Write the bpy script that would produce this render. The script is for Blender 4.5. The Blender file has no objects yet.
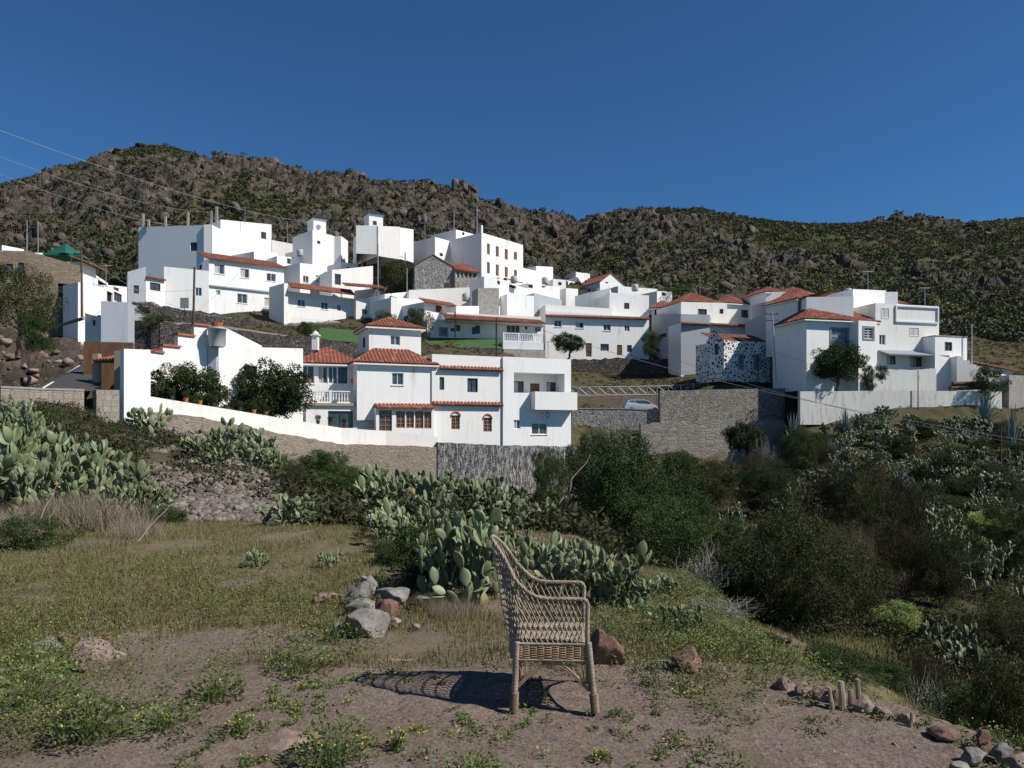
import bpy, bmesh, math, random
import numpy as np
from mathutils import Vector, Matrix
random.seed(7); RNG = np.random.default_rng(11)
S = bpy.context.scene; COL = S.collection
F = 745.0; HZ = 430.0; CZ = 1.6
def P(px, py, Y): return Vector(((px-512)/F*Y, Y, CZ+(HZ-py)/F*Y))
def zof(py, Y): return CZ+(HZ-py)/F*Y
def XY(px, Y): return ((px-512)/F*Y, Y)

# ------------------------------------------------------------------ numpy noise
def _h(ix, iy, s=0):
    n = (ix.astype(np.int64)*374761393 + iy.astype(np.int64)*668265263 + s*1442695041) & 0xffffffff
    n = ((n ^ (n >> 13))*1274126177) & 0xffffffff
    n = ((n ^ (n >> 16))*2246822519) & 0xffffffff
    return ((n ^ (n >> 15)) & 0xffffff)/float(0xffffff)
def vn(x, y, s=0):
    x = np.asarray(x, float); y = np.asarray(y, float)
    ix = np.floor(x); iy = np.floor(y); fx = x-ix; fy = y-iy
    ux = fx*fx*(3-2*fx); uy = fy*fy*(3-2*fy)
    a = _h(ix, iy, s); b = _h(ix+1, iy, s); c = _h(ix, iy+1, s); d = _h(ix+1, iy+1, s)
    return (a+(b-a)*ux)*(1-uy)+(c+(d-c)*ux)*uy
def fbm(x, y, o=4, s=0, g=0.5):
    t = 0; a = 1; n = 0
    for k in range(o):
        t = t+a*(vn(x*2**k+k*17.3, y*2**k-k*9.1, s+k)*2-1); n += a; a *= g
    return t/n
def voro(x, y, s=0):
    x = np.asarray(x, float); y = np.asarray(y, float)
    ix = np.floor(x); iy = np.floor(y)
    f1 = np.full(x.shape, 9.); f2 = np.full(x.shape, 9.); r = np.zeros(x.shape)
    for dx in (-1, 0, 1):
        for dy in (-1, 0, 1):
            cx = ix+dx; cy = iy+dy
            d = np.hypot(cx+_h(cx, cy, s)-x, cy+_h(cx, cy, s+5)-y)
            m = d < f1
            f2 = np.where(m, f1, np.minimum(f2, d)); r = np.where(m, _h(cx, cy, s+9), r); f1 = np.where(m, d, f1)
    return f1, f2, r
def sm(t):
    t = np.clip(t, 0, 1); return t*t*(3-2*t)

# ------------------------------------------------------------------ terrain
PROF = {
-400: [(12,520),(30,440),(45,400),(75,330),(110,300),(150,262)],
0:    [(12,525),(20,482),(33,420),(40,404),(58,392),(66,350),(72,326),(110,285),(150,250)],
60:   [(12,527),(20,490),(33,424),(40,405),(58,392),(68,352),(76,326),(110,285),(150,250)],
120:  [(12,528),(14.5,521),(19,482),(26,455),(41,424),(44,420),(46,402),(60,392),(75,352),(90,325),(105,298),(150,245)],
220:  [(12,529),(15,520),(19,490),(24,463),(30,456),(48,450),(50.5,412),(53,408),(62,396),(72,346),(80,336),(97,318),(110,292),(150,250)],
330:  [(12,529),(16,521),(22,500),(35,488),(56.5,482),(58.5,434),(60,430),(68,422),(80,352),(88,338),(100,322),(112,300),(150,255)],
385:  [(12,530),(18,518),(32,500),(50,492),(59,490),(61,438),(75,428),(80,352),(88,338),(100,322),(112,300),(150,262)],
440:  [(12,531),(18,515),(30,508),(50,500),(62,497),(64,446),(75,436),(80,353),(88,342),(105,318),(125,295),(150,268)],
500:  [(12,534),(18,524),(30,514),(50,503),(63.6,499),(65.8,448),(76,432),(80,420),(84.5,358),(91,343),(105,320),(125,300),(150,272)],
570:  [(12,538),(18,532),(30,524),(50,508),(66.6,500),(69,448),(79,425),(84,416),(88,397),(101,372),(104,357),(125,332),(150,295)],
640:  [(12,580),(18,596),(30,560),(50,500),(60,484),(78,466),(80,416),(88,413),(90,392),(102,374),(105,358),(125,330),(150,298)],
720:  [(12,655),(18,645),(22,622),(35,560),(60,490),(80,462),(85,386),(95,375),(100,368),(106,356),(120,343),(150,302)],
778:  [(12,680),(18,652),(24,628),(35,568),(60,490),(80,462),(84,390),(95,378),(100,364),(150,301)],
800:  [(12,690),(18,655),(24,630),(35,570),(60,482),(76,432),(82,396),(86,388),(100,362),(150,300)],
900:  [(12,715),(18,672),(30,610),(45,540),(60,480),(77,414),(80,392),(86,388),(100,352),(150,292)],
1024: [(12,735),(18,690),(30,622),(45,540),(60,478),(78,412),(90,388),(110,350),(150,312)],
1400: [(12,780),(30,640),(60,490),(90,410),(150,330)],
}
PK = sorted(PROF)
RIDGE = [(-500,215),(-100,200),(0,190),(50,176),(100,162),(130,153),(165,149),(200,160),(250,166),(300,178),(400,189),(450,192),(500,211),(550,222),(580,227),(600,219),(640,213),(700,213),(740,219),(780,226),(850,227),(900,225),(960,228),(1024,222),(1100,215),(1500,205)]
YR = [(-500,290),(0,285),(165,300),(450,310),(580,400),(640,330),(780,350),(900,380),(1500,380)]
def ridge_y(px): return np.interp(px, *zip(*YR))
def base_far(px, Y):
    Yc = np.clip(Y, 12, 150)
    cols = [CZ+(HZ-np.interp(Yc, *zip(*PROF[k])))/F*Yc for k in PK]
    # z between profile points is interpolated in py; fine for a ground
    idx = np.clip(np.searchsorted(PK, px)-1, 0, len(PK)-2)
    out = np.zeros_like(Yc)
    for i in range(len(PK)-1):
        m = idx == i
        if i == 0: m = m | (px < PK[0])
        t = sm((px-PK[i])/(PK[i+1]-PK[i]))
        out = np.where(m, cols[i]*(1-t)+cols[i+1]*t, out)
    return out
def near(x, y):
    ex = np.interp(y, [-12,0,3,4,4.6,6.3,8,12,20],[7,4.5,2.95,2.4,1.95,1.75,1.9,2.0,2.5])
    d = x-ex
    return -(0.45*sm(d/0.7)+3.9*sm(d/7.5))+0.10*sm((-x-1.5)/4)*1.0
def G(x, y, detail=True):
    x = np.asarray(x, float); y = np.asarray(y, float)
    Ys = np.maximum(y, 6.0)
    px = 512+F*x/Ys
    z = base_far(px, y)
    t = sm((y-8)/5.0)
    z = near(x, y)*(1-t)+z*t
    # hill
    yr = ridge_y(px); zr = CZ+(HZ-np.interp(px, *zip(*RIDGE)))/F*yr
    t = np.clip((y-150)/(yr-150), 0, 1)
    zh = z+(zr-z)*(0.55*t+0.45*sm(t))
    over = np.clip((y-yr)/300, 0, 1)
    zh = zh-over*over*120-over*25
    z = np.where(y > 150, zh, z)
    if detail:
        z = z+0.034*fbm(x*3.1, y*3.1, 5, 3, .6)*sm((60-y)/30)+0.05*fbm(x*.6, y*.6, 3, 8)*sm((60-y)/30)
        w = sm((y-14)/10)*sm((100-y)/30)
        w = w*(1-.85*(sm((y-38)/8)*sm((px-400)/40)*sm((680-px)/40))); z = z+w*0.35*fbm(x*.35, y*.35, 4, 21)
        wb = sm((108-px)/12)*sm((y-47)/3)*sm((73-y)/3); b1, b2, br = voro(x*.55, y*.55, 6); z = z+wb*(.7*(br-.5)+1.1*fbm(x*.5, y*.5, 4, 23))
        wh = sm((y-128)/45)
        wr = wh*(0.18+0.82*sm((yr+3-y)/35))          # calmer at the crest itself
        warp = fbm(x*.03, y*.03, 3, 31)*7
        f1, f2, r = voro((x+warp)*.085, (y-warp)*.085, 4)
        g1, g2, r2 = voro((x-warp)*.24, (y+warp)*.24, 14)
        rocky = rockmask(px, x, y)
        h1_, h2_, r3 = voro(x*.62+warp, y*.62, 24)
        z = z+wr*rocky*(5.0*(r-.4)*sm((f2-f1)*3.5)+2.6*(r2-.4)*sm((g2-g1)*4)+2.0*(r3-.4)*sm((h2_-h1_)*5))+wh*1.6*fbm(x*.05, y*.05, 4, 51)*np.where(y>yr-20,.5,1)
        z = z+wh*(.35+.5*rocky)*fbm(x*.35, y*.35, 3, 61)
    return z
def rockmask(px, x, y):
    m = fbm(x*.022+3, y*.022, 3, 71)
    b = np.interp(px, [-300,0,120,300,400,560,640,760,800,860,1500],[.45,.45,.5,.3,.7,.7,.6,.55,.15,-.08,-.1])
    return np.maximum(sm((m*1.6+b)*1.6-.15), .85*(px < 108)*(y > 47)*(y < 74))
def g1(x, y): return float(G(np.array([x]), np.array([y]))[0])

# ------------------------------------------------------------------ mesh helpers
def mesh_np(name, v, f4=None, f3=None):
    me = bpy.data.meshes.new(name)
    v = np.asarray(v, np.float32).reshape(-1, 3)
    n4 = 0 if f4 is None else len(f4); n3 = 0 if f3 is None else len(f3)
    me.vertices.add(len(v)); me.vertices.foreach_set('co', v.ravel())
    me.loops.add(n4*4+n3*3); me.polygons.add(n4+n3)
    idx = []; st = []
    if n4: idx.append(np.asarray(f4, np.int32).ravel())
    if n3: idx.append(np.asarray(f3, np.int32).ravel())
    me.loops.foreach_set('vertex_index', np.concatenate(idx))
    st = np.concatenate([np.arange(n4)*4, n4*4+np.arange(n3)*3]).astype(np.int32)
    me.polygons.foreach_set('loop_start', st)
    me.update(calc_edges=True); me.validate()
    return me
def link(name, me, parent=None, mats=()):
    o = bpy.data.objects.new(name, me); COL.objects.link(o)
    if parent: o.parent = parent
    for m in mats: me.materials.append(m)
    return o
def tag(o, label=None, cat=None, group=None, kind=None):
    if label: o['label'] = label
    if cat: o['category'] = cat
    if group: o['group'] = group
    if kind: o['kind'] = kind
    return o
def thing(name, label, cat, loc=(0,0,0), rz=0, group=None):
    o = bpy.data.objects.new(name, None); COL.objects.link(o)
    o.location = loc; o.rotation_euler = (0,0,rz); o.empty_display_size = .2
    return tag(o, label, cat, group)
def copy_tree(o, parent=None):
    c = o.copy(); COL.objects.link(c)
    if parent: c.parent = parent
    for ch in list(o.children): copy_tree(ch, c)
    return c

class MB:
    def __init__(s): s.v = []; s.f = []; s.m = []; s.smooth = []
    def quad(s, *p, m=0):
        i = len(s.v); s.v += [tuple(q) for q in p]; s.f.append(tuple(range(i, i+len(p)))); s.m.append(m)
    def box(s, o, dx, dy, dz, m=0):
        """o corner, dx,dy,dz vectors"""
        o = Vector(o); dx = Vector(dx); dy = Vector(dy); dz = Vector(dz); i = len(s.v)
        for k in range(8):
            s.v.append(tuple(o+(dx if k&1 else Vector())+(dy if k&2 else Vector())+(dz if k&4 else Vector())))
        for f in ((0,2,3,1),(4,5,7,6),(0,1,5,4),(2,6,7,3),(0,4,6,2),(1,3,7,5)):
            s.f.append(tuple(i+j for j in f)); s.m.append(m)
    def cbox(s, c, sx, sy, sz, rz=0, m=0):
        c = Vector(c); a = Vector((math.cos(rz), math.sin(rz), 0))*sx; b = Vector((-math.sin(rz), math.cos(rz), 0))*sy
        z = Vector((0,0,sz)); s.box(c-a/2-b/2-z/2, a, b, z, m)
    def tube(s, pts, r, n=6, m=0, cap=True, closed=False):
        pts = [Vector(p) for p in pts]; R = r if isinstance(r, (list, tuple)) else [r]*len(pts)
        i0 = len(s.v); up = None; L = len(pts)
        for k, p in enumerate(pts):
            if closed: d = pts[(k+1) % L]-pts[k-1]
            else: d = (pts[min(k+1, L-1)]-pts[max(k-1, 0)])
            if d.length < 1e-9: d = Vector((0,0,1))
            d.normalize()
            if up is None: up = Vector((0,0,1)) if abs(d.z) < .9 else Vector((1,0,0))
            a = d.cross(up)
            if a.length < 1e-4: a = d.cross(Vector((0.3,1,0.2)))
            a.normalize(); b = a.cross(d).normalized(); up = b
            for j in range(n):
                t = 2*math.pi*j/n; s.v.append(tuple(p+(a*math.cos(t)+b*math.sin(t))*R[k]))
        for k in range(L if closed else L-1):
            q = (k+1) % L
            for j in range(n):
                s.f.append((i0+k*n+j, i0+k*n+(j+1)%n, i0+q*n+(j+1)%n, i0+q*n+j)); s.m.append(m)
        if cap and not closed:
            s.f.append(tuple(i0+j for j in range(n-1,-1,-1))); s.m.append(m)
            s.f.append(tuple(i0+(L-1)*n+j for j in range(n))); s.m.append(m)
    def lathe(s, c, prof, n=16, m=0):
        c = Vector(c); i0 = len(s.v)
        for r, z in prof:
            for j in range(n):
                t = 2*math.pi*j/n; s.v.append((c.x+r*math.cos(t), c.y+r*math.sin(t), c.z+z))
        for k in range(len(prof)-1):
            for j in range(n):
                s.f.append((i0+k*n+j, i0+k*n+(j+1)%n, i0+(k+1)*n+(j+1)%n, i0+(k+1)*n+j)); s.m.append(m)
        s.f.append(tuple(i0+(len(prof)-1)*n+j for j in range(n))); s.m.append(m)
    def build(s, name, mats, parent=None, smooth=False):
        me = bpy.data.meshes.new(name); me.from_pydata(s.v, [], s.f)
        if not isinstance(mats, (list, tuple)): mats = [mats]
        for q in mats: me.materials.append(q)
        if len(mats) > 1: me.polygons.foreach_set('material_index', s.m)
        if smooth: me.polygons.foreach_set('use_smooth', [True]*len(s.f))
        o = bpy.data.objects.new(name, me); COL.objects.link(o)
        if parent:
            o.parent = parent
            o.matrix_parent_inverse = parent_matrix(parent).inverted()
        return o
def parent_matrix(p):
    m = Matrix.LocRotScale(p.location, p.rotation_euler, p.scale)
    if p.parent: m = parent_matrix(p.parent) @ p.matrix_parent_inverse @ m
    return m

# ------------------------------------------------------------------ materials
def newmat(name):
    m = bpy.data.materials.new(name); m.use_nodes = True
    nt = m.node_tree; b = nt.nodes['Principled BSDF']
    return m, nt, b
def N(nt, t, **kw):
    n = nt.nodes.new(t)
    for k, v in kw.items(): setattr(n, k, v)
    return n
def ramp(nt, fac, stops):
    r = N(nt, 'ShaderNodeValToRGB'); e = r.color_ramp.elements
    while len(e) < len(stops): e.new(.5)
    for k, (p, c) in enumerate(stops):
        e[k].position = p; e[k].color = (*c, 1) if len(c) == 3 else c
    nt.links.new(fac, r.inputs[0]); return r.outputs[0]
def mixc(nt, fac, a, b, mode='MIX'):
    n = N(nt, 'ShaderNodeMix', data_type='RGBA', blend_type=mode)
    for sock, v in ((n.inputs[0], fac), (n.inputs[6], a), (n.inputs[7], b)):
        if hasattr(v, 'node'): nt.links.new(v, sock)
        elif isinstance(v, (int, float)): sock.default_value = v
        else: sock.default_value = (*v, 1)
    return n.outputs[2]
def noise(nt, co, scale, detail=6, rough=.6, dist=0):
    n = N(nt, 'ShaderNodeTexNoise'); n.inputs['Scale'].default_value = scale
    n.inputs['Detail'].default_value = detail; n.inputs['Roughness'].default_value = rough
    n.inputs['Distortion'].default_value = dist
    nt.links.new(co, n.inputs['Vector']); return n.outputs['Fac']
def bump(nt, b, h, strength=.5, dist=.02):
    n = N(nt, 'ShaderNodeBump'); n.inputs['Strength'].default_value = strength; n.inputs['Distance'].default_value = dist
    nt.links.new(h, n.inputs['Height']); nt.links.new(n.outputs[0], b.inputs['Normal']); return n
def mapping(nt, co, sc=(1,1,1), rot=(0,0,0)):
    n = N(nt, 'ShaderNodeMapping'); n.inputs['Scale'].default_value = sc; n.inputs['Rotation'].default_value = rot
    nt.links.new(co, n.inputs[0]); return n.outputs[0]
def simple(name, c1, c2=None, scale=3., rough=.85, bs=.3, bd=.01, metal=0, c3=None, spec=.3, stretch=(1,1,1)):
    m, nt, b = newmat(name)
    co = N(nt, 'ShaderNodeTexCoord').outputs['Object']
    co = mapping(nt, co, stretch)
    c2 = c2 or tuple(x*.7 for x in c1)
    n = noise(nt, co, scale, 8, .65)
    st = [(.3, c2), (.62, c1)] + ([(.8, c3)] if c3 else [])
    nt.links.new(ramp(nt, n, st), b.inputs['Base Color'])
    b.inputs['Roughness'].default_value = rough; b.inputs['Metallic'].default_value = metal
    b.inputs['Specular IOR Level'].default_value = spec
    if bs: bump(nt, b, noise(nt, co, scale*6, 6, .7), bs, bd)
    return m
def plaster(name, col, dirt=(.45,.42,.38), amt=.5, sc=.5, bs=.12):
    m, nt, b = newmat(name); co = N(nt, 'ShaderNodeTexCoord').outputs['Object']
    big = noise(nt, co, sc, 8, .7, .5)
    st = noise(nt, mapping(nt, co, (1.6,1.6,.18)), 1.3, 8, .7, .3)
    fine = noise(nt, co, 7, 6, .7)
    oi = N(nt, 'ShaderNodeObjectInfo').outputs['Random']
    k1 = ramp(nt, big, [(.50,(0,0,0)),(.78,(1,1,1))])
    k2 = ramp(nt, st, [(.52,(0,0,0)),(.75,(1,1,1))])
    c = mixc(nt, ramp(nt, fine, [(.35,(0,0,0)),(.75,(1,1,1))]), col, tuple(x*.90 for x in col))
    c = mixc(nt, ramp(nt, oi, [(0,(0,0,0)),(1,(1,1,1))]), c, (col[0]*.9, col[1]*.875, col[2]*.83))
    mm = N(nt, 'ShaderNodeMath', operation='MULTIPLY'); nt.links.new(k1, mm.inputs[0]); nt.links.new(k2, mm.inputs[1])
    m2 = N(nt, 'ShaderNodeMath', operation='MULTIPLY_ADD'); nt.links.new(k2, m2.inputs[0]); m2.inputs[1].default_value = .25; nt.links.new(mm.outputs[0], m2.inputs[2])
    m3 = N(nt, 'ShaderNodeMath', operation='MULTIPLY'); nt.links.new(m2.outputs[0], m3.inputs[0]); m3.inputs[1].default_value = amt
    nt.links.new(mixc(nt, m3.outputs[0], c, dirt), b.inputs['Base Color'])
    b.inputs['Roughness'].default_value = .9; b.inputs['Specular IOR Level'].default_value = .2
    bump(nt, b, noise(nt, co, 3, 8, .7), bs, .03)
    return m
def rubble(name, cols, mortar, scale=3., rnd=1., gap=.06, stretch=(1,1,1.5), bd=.08, streak=0, rough=.95):
    m, nt, b = newmat(name); co = N(nt, 'ShaderNodeTexCoord').outputs['Object']
    c = mapping(nt, co, stretch)
    w = N(nt, 'ShaderNodeTexNoise'); w.inputs['Scale'].default_value = 2; nt.links.new(c, w.inputs['Vector'])
    ad = N(nt, 'ShaderNodeVectorMath', operation='MULTIPLY_ADD'); nt.links.new(w.outputs['Color'], ad.inputs[0]); ad.inputs[1].default_value = (.25,)*3; nt.links.new(c, ad.inputs[2])
    v = N(nt, 'ShaderNodeTexVoronoi'); v.inputs['Scale'].default_value = scale; v.inputs['Randomness'].default_value = rnd; nt.links.new(ad.outputs[0], v.inputs['Vector'])
    e = N(nt, 'ShaderNodeTexVoronoi', feature='DISTANCE_TO_EDGE'); e.inputs['Scale'].default_value = scale; e.inputs['Randomness'].default_value = rnd; nt.links.new(ad.outputs[0], e.inputs['Vector'])
    sep = N(nt, 'ShaderNodeSeparateColor'); nt.links.new(v.outputs['Color'], sep.inputs[0])
    st = [(i/(max(1, len(cols)-1)), q) for i, q in enumerate(cols)]
    cc = ramp(nt, sep.outputs[0], st)
    cc = mixc(nt, ramp(nt, noise(nt, co, 9, 6, .7), [(.3,(0,0,0)),(.7,(.55,.55,.55))]), cc, (.06,.05,.045))
    edge = ramp(nt, e.outputs['Distance'], [(gap*.4,(0,0,0)),(gap,(1,1,1))])
    cc = mixc(nt, edge, mortar, cc)
    if streak:
        s_ = ramp(nt, noise(nt, mapping(nt, co, (3.2,3.2,.7)), 2.2, 5, .6), [(.45,(0,0,0)),(.6,(1,1,1))])
        mu = N(nt, 'ShaderNodeMath', operation='MULTIPLY'); nt.links.new(s_, mu.inputs[0]); mu.inputs[1].default_value = streak
        cc = mixc(nt, mu.outputs[0], cc, (.62,.6,.58))
    nt.links.new(cc, b.inputs['Base Color']); b.inputs['Roughness'].default_value = rough; b.inputs['Specular IOR Level'].default_value = .15
    bump(nt, b, edge, .8, bd)
    return m
def leafmat(name, cols, rough=.55, trans=.25, spec=.3):
    m, nt, b = newmat(name)
    g = N(nt, 'ShaderNodeNewGeometry'); oi = N(nt, 'ShaderNodeObjectInfo')
    c = ramp(nt, g.outputs['Random Per Island'], [(i/(max(1, len(cols)-1)), q) for i, q in enumerate(cols)])
    hs = N(nt, 'ShaderNodeHueSaturation'); nt.links.new(c, hs.inputs['Color'])
    mr = N(nt, 'ShaderNodeMapRange'); nt.links.new(oi.outputs['Random'], mr.inputs[0]); mr.inputs[3].default_value = .8; mr.inputs[4].default_value = 1.2
    nt.links.new(mr.outputs[0], hs.inputs['Value'])
    nt.links.new(hs.outputs[0], b.inputs['Base Color']); b.inputs['Roughness'].default_value = rough; b.inputs['Specular IOR Level'].default_value = spec
    if trans:
        t = N(nt, 'ShaderNodeBsdfTranslucent'); nt.links.new(hs.outputs[0], t.inputs[0])
        mx = N(nt, 'ShaderNodeMixShader'); mx.inputs[0].default_value = trans
        nt.links.new(b.outputs[0], mx.inputs[1]); nt.links.new(t.outputs[0], mx.inputs[2])
        nt.links.new(mx.outputs[0], nt.nodes['Material Output'].inputs[0])
    return m
def glass(name, col=(.03,.04,.05), rough=.12):
    m, nt, b = newmat(name); co = N(nt, 'ShaderNodeTexCoord').outputs['Object']
    n = noise(nt, co, 1.1, 3, .6)
    nt.links.new(ramp(nt, n, [(.35, col), (.65, tuple(x*2.2 for x in col))]), b.inputs['Base Color'])
    b.inputs['Roughness'].default_value = rough; b.inputs['Specular IOR Level'].default_value = .5
    return m
M = {}
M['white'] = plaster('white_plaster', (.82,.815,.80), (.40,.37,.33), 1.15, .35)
M['white2'] = plaster('cool_and_shaded_white_plaster', (.72,.74,.76), (.42,.42,.42), .5)  # cool white; also paints shade into dimly lit white walls
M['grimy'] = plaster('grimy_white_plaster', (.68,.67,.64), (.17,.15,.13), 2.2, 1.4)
M['grey_shade_pl'] = plaster('grey_and_shaded_plaster', (.40,.43,.47), (.25,.25,.25), .8)  # real grey plaster, also used to paint shade into white walls
M['tan_pl'] = plaster('tan_plaster', (.36,.28,.21), (.17,.12,.09), 1.2, .7)
M['brown_pl'] = rubble('brown_coursed_stone', [(.27,.21,.15),(.21,.165,.12),(.33,.26,.19)], (.17,.13,.1), 3.6, gap=.06, stretch=(.6,.6,2.2), bd=.03)
M['concrete'] = simple('concrete', (.34,.32,.29), (.22,.2,.18), 2.5, .9, .4, .02)
M['asphalt'] = simple('asphalt', (.055,.055,.058), (.04,.04,.042), 4, .9, .3, .01)
M['paint'] = simple('road_paint', (.75,.75,.72), (.6,.6,.58), 5, .7, 0)
M['wood'] = simple('brown_wood', (.16,.08,.045), (.09,.045,.025), 4, .6, .2, .005, stretch=(1,1,.2))
M['pole_wood'] = simple('weathered_pole_wood', (.12,.075,.05), (.07,.05,.035), 6, .85, .4, .01, stretch=(1,1,.1))
M['orange_wood'] = simple('orange_varnished_wood', (.42,.19,.07), (.3,.12,.04), 4, .45, .1, .005)
M['frame'] = simple('white_frame', (.74,.74,.73), (.66,.66,.65), 4, .45, 0)
M['dframe'] = simple('dark_frame', (.06,.055,.05), (.04,.035,.03), 4, .5, 0)
M['gframe'] = simple('grey_stone_surround', (.27,.27,.28), (.2,.2,.21), 4, .8, .2)
M['glass'] = glass('window_glass'); M['glassb'] = glass('pale_window_glass', (.11,.14,.17))
M['dark'] = simple('painted_dark_interior', (.012,.011,.01), (.008,.008,.007), 3, .95, 0)  # near-black that paints in the shade of rooms, undercroft and recess
M['curtain'] = simple('pale_curtain', (.5,.47,.42), (.35,.33,.3), 3, .9, .2, stretch=(6,6,.3))
M['blue_door'] = simple('blue_grey_door', (.13,.19,.27), (.1,.14,.2), 3, .5, 0)
M['metal'] = simple('galvanised_metal', (.42,.43,.44), (.3,.3,.31), 6, .45, .1, metal=.6)
M['dmetal'] = simple('dark_metal', (.05,.05,.05), (.03,.03,.03), 6, .5, .1, metal=.3)
M['whitem'] = simple('white_painted_metal', (.7,.7,.7), (.6,.6,.6), 6, .45, 0)
M['tank'] = simple('pale_tank_plastic', (.40,.41,.42), (.3,.31,.32), 2, .5, .1)
M['pot'] = simple('terracotta_pot', (.42,.13,.06), (.3,.09,.04), 4, .8, .2)
M['redfl'] = leafmat('crimson_flowers', [(.3,.01,.04),(.18,.005,.03),(.4,.03,.06)])
M['turf'] = simple('bright_green_turf', (.045,.105,.03), (.035,.075,.022), 3, .9, .5, .03)
M['rubble_dark'] = rubble('dark_rubble_wall', [(.10,.085,.075),(.2,.17,.15),(.07,.065,.06),(.28,.24,.2)], (.03,.027,.024), 3.6, gap=.1)
M['rubble_spot'] = rubble('white_mortar_black_stones', [(.05,.045,.045),(.09,.075,.07),(.04,.04,.04)], (.72,.72,.7), 2.6, gap=.26, stretch=(1,1,1))
M['rubble_grey'] = rubble('grey_mortared_stone', [(.12,.115,.11),(.28,.26,.24),(.2,.19,.18),(.09,.085,.08)], (.36,.35,.33), 3.4, gap=.14, stretch=(1,1,1.2))
M['rubble_streak'] = rubble('lime_streaked_rubble', [(.15,.145,.14),(.24,.23,.22),(.10,.098,.095)], (.04,.038,.036), 4.6, gap=.13, streak=.55, stretch=(1.6,1.6,1.1))
M['rubble_tan'] = rubble('tan_dressed_stone', [(.36,.325,.275),(.28,.25,.21),(.42,.385,.33),(.22,.195,.165)], (.13,.115,.095), 3.4, gap=.1, stretch=(.7,.7,1.9), bd=.05)
M['earth_wall'] = rubble('earth_plastered_stone', [(.33,.27,.215),(.27,.22,.18),(.37,.31,.25),(.2,.165,.135)], (.30,.25,.2), 3.4, gap=.12, stretch=(1,1,1.6), bd=.04)
M['block'] = rubble('concrete_block_wall', [(.36,.31,.26),(.31,.27,.23),(.4,.35,.29)], (.2,.17,.14), 1.6, .15, .03, stretch=(1,1,2), bd=.02)
def tilemat():
    m, nt, b = newmat('terracotta_tiles'); co = N(nt, 'ShaderNodeTexCoord').outputs['Object']
    v = N(nt, 'ShaderNodeTexVoronoi'); v.inputs['Scale'].default_value = 2.6; nt.links.new(co, v.inputs['Vector'])
    sep = N(nt, 'ShaderNodeSeparateColor'); nt.links.new(v.outputs['Color'], sep.inputs[0])
    c = ramp(nt, sep.outputs[0], [(0,(.17,.055,.036)),(.4,(.24,.08,.05)),(.8,(.16,.06,.042)),(1,(.33,.16,.11))])
    c = mixc(nt, ramp(nt, noise(nt, co, .8, 8, .7), [(.5,(0,0,0)),(.8,(.7,.7,.7))]), c, (.16,.1,.075))
    nt.links.new(c, b.inputs['Base Color']); b.inputs['Roughness'].default_value = .85; b.inputs['Specular IOR Level'].default_value = .2
    bump(nt, b, noise(nt, co, 8, 5, .7), .4, .02)
    return m
M['tile'] = tilemat()
M['bark'] = simple('bark', (.14,.10,.07), (.07,.05,.04), 9, .95, .6, .02)
M['twig'] = leafmat('grey_dry_twigs', [(.30,.28,.26),(.22,.2,.18),(.4,.38,.36)], .9, 0, .1)
M['pad'] = None
# ------------------------------------------------------------------ ground sheet
us = np.concatenate([np.linspace(-1.25,-.74,60,endpoint=False), np.linspace(-.74,.74,820,endpoint=False), np.linspace(.74,1.25,60)])
def rows(a, b, n, p=1.): return a+(b-a)*np.linspace(0, 1, n, endpoint=False)**p
R1 = np.concatenate([rows(-7,2.6,30), rows(2.6,9,110,1.3), rows(9,16,60), rows(16,40,90), rows(40,60,50)])
R2_ = np.concatenate([rows(60,110,120), rows(110,150,50), [150]])
R3_ = np.concatenate([rows(150,260,190), rows(260,330,170), rows(330,420,90), rows(420,900,30), [900]])
def sheet(name, Y):
    UU, YY = np.meshgrid(us, Y); XX = UU*(YY+8)
    ZZ = G(XX, YY)
    v = np.stack([XX, YY, ZZ], -1).reshape(-1, 3)
    nr, nc = len(Y), len(us); i = (np.arange(nr-1)[:,None]*nc+np.arange(nc-1)[None,:]).ravel()
    f = np.stack([i, i+1, i+nc+1, i+nc], 1)
    me = mesh_np(name, v, f)
    px = 512+F*XX/np.maximum(YY, 4); py = HZ+(CZ-ZZ)*F/np.maximum(YY, 1)
    green = np.clip(cover(XX, YY), 0, 1); rock = rockmask(px, XX, YY)*np.maximum(sm((YY-100)/40), (px < 108)*sm((YY-47)/4))
    ca = me.color_attributes.new('cover', 'FLOAT_COLOR', 'POINT')
    far = sm((YY-16)/12)
    dat = np.stack([green, rock, far, np.ones_like(green)], -1).reshape(-1).astype(np.float32)
    ca.data.foreach_set('color', dat)
    me.polygons.foreach_set('use_smooth', np.full(len(f), name != 'hillside'))
    return me
def dirtmask(x, y):
    """1 where the bare dirt path lies (world metres)"""
    # band through the chair, widening towards the camera
    top = np.interp(x, [-6,-4,-2.6,-1.6,-.6,.5,1.6,2.6,4],[1.5,2.4,4.0,4.75,5.05,5.1,5.0,4.2,3.4])
    n = fbm(x*1.3, y*1.3, 5, 91, .65)*1.3
    a = sm((top+n-y)/.9+.5)
    b = sm((x+2.6+.55*(y-3.4)*-1+n)/.6+.5)
    patch = sm(fbm(x*.9+9, y*.9, 4, 95)*4-.6)*sm((11-y)/3)*.75
    return np.maximum(a*b, patch*(x > -3))*(1-.85*sm(fbm(x*1.6, y*1.6+4, 4, 97)*5-1.3))
def cover(x, y):
    return np.clip(1-dirtmask(x, y)*1.0, 0, 1)*(.55+.45*sm(fbm(x*.5, y*.5, 3, 77)*2+.6))
gm, nt, b = newmat('soil_and_scrub')
co = N(nt, 'ShaderNodeTexCoord').outputs['Object']
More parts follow.
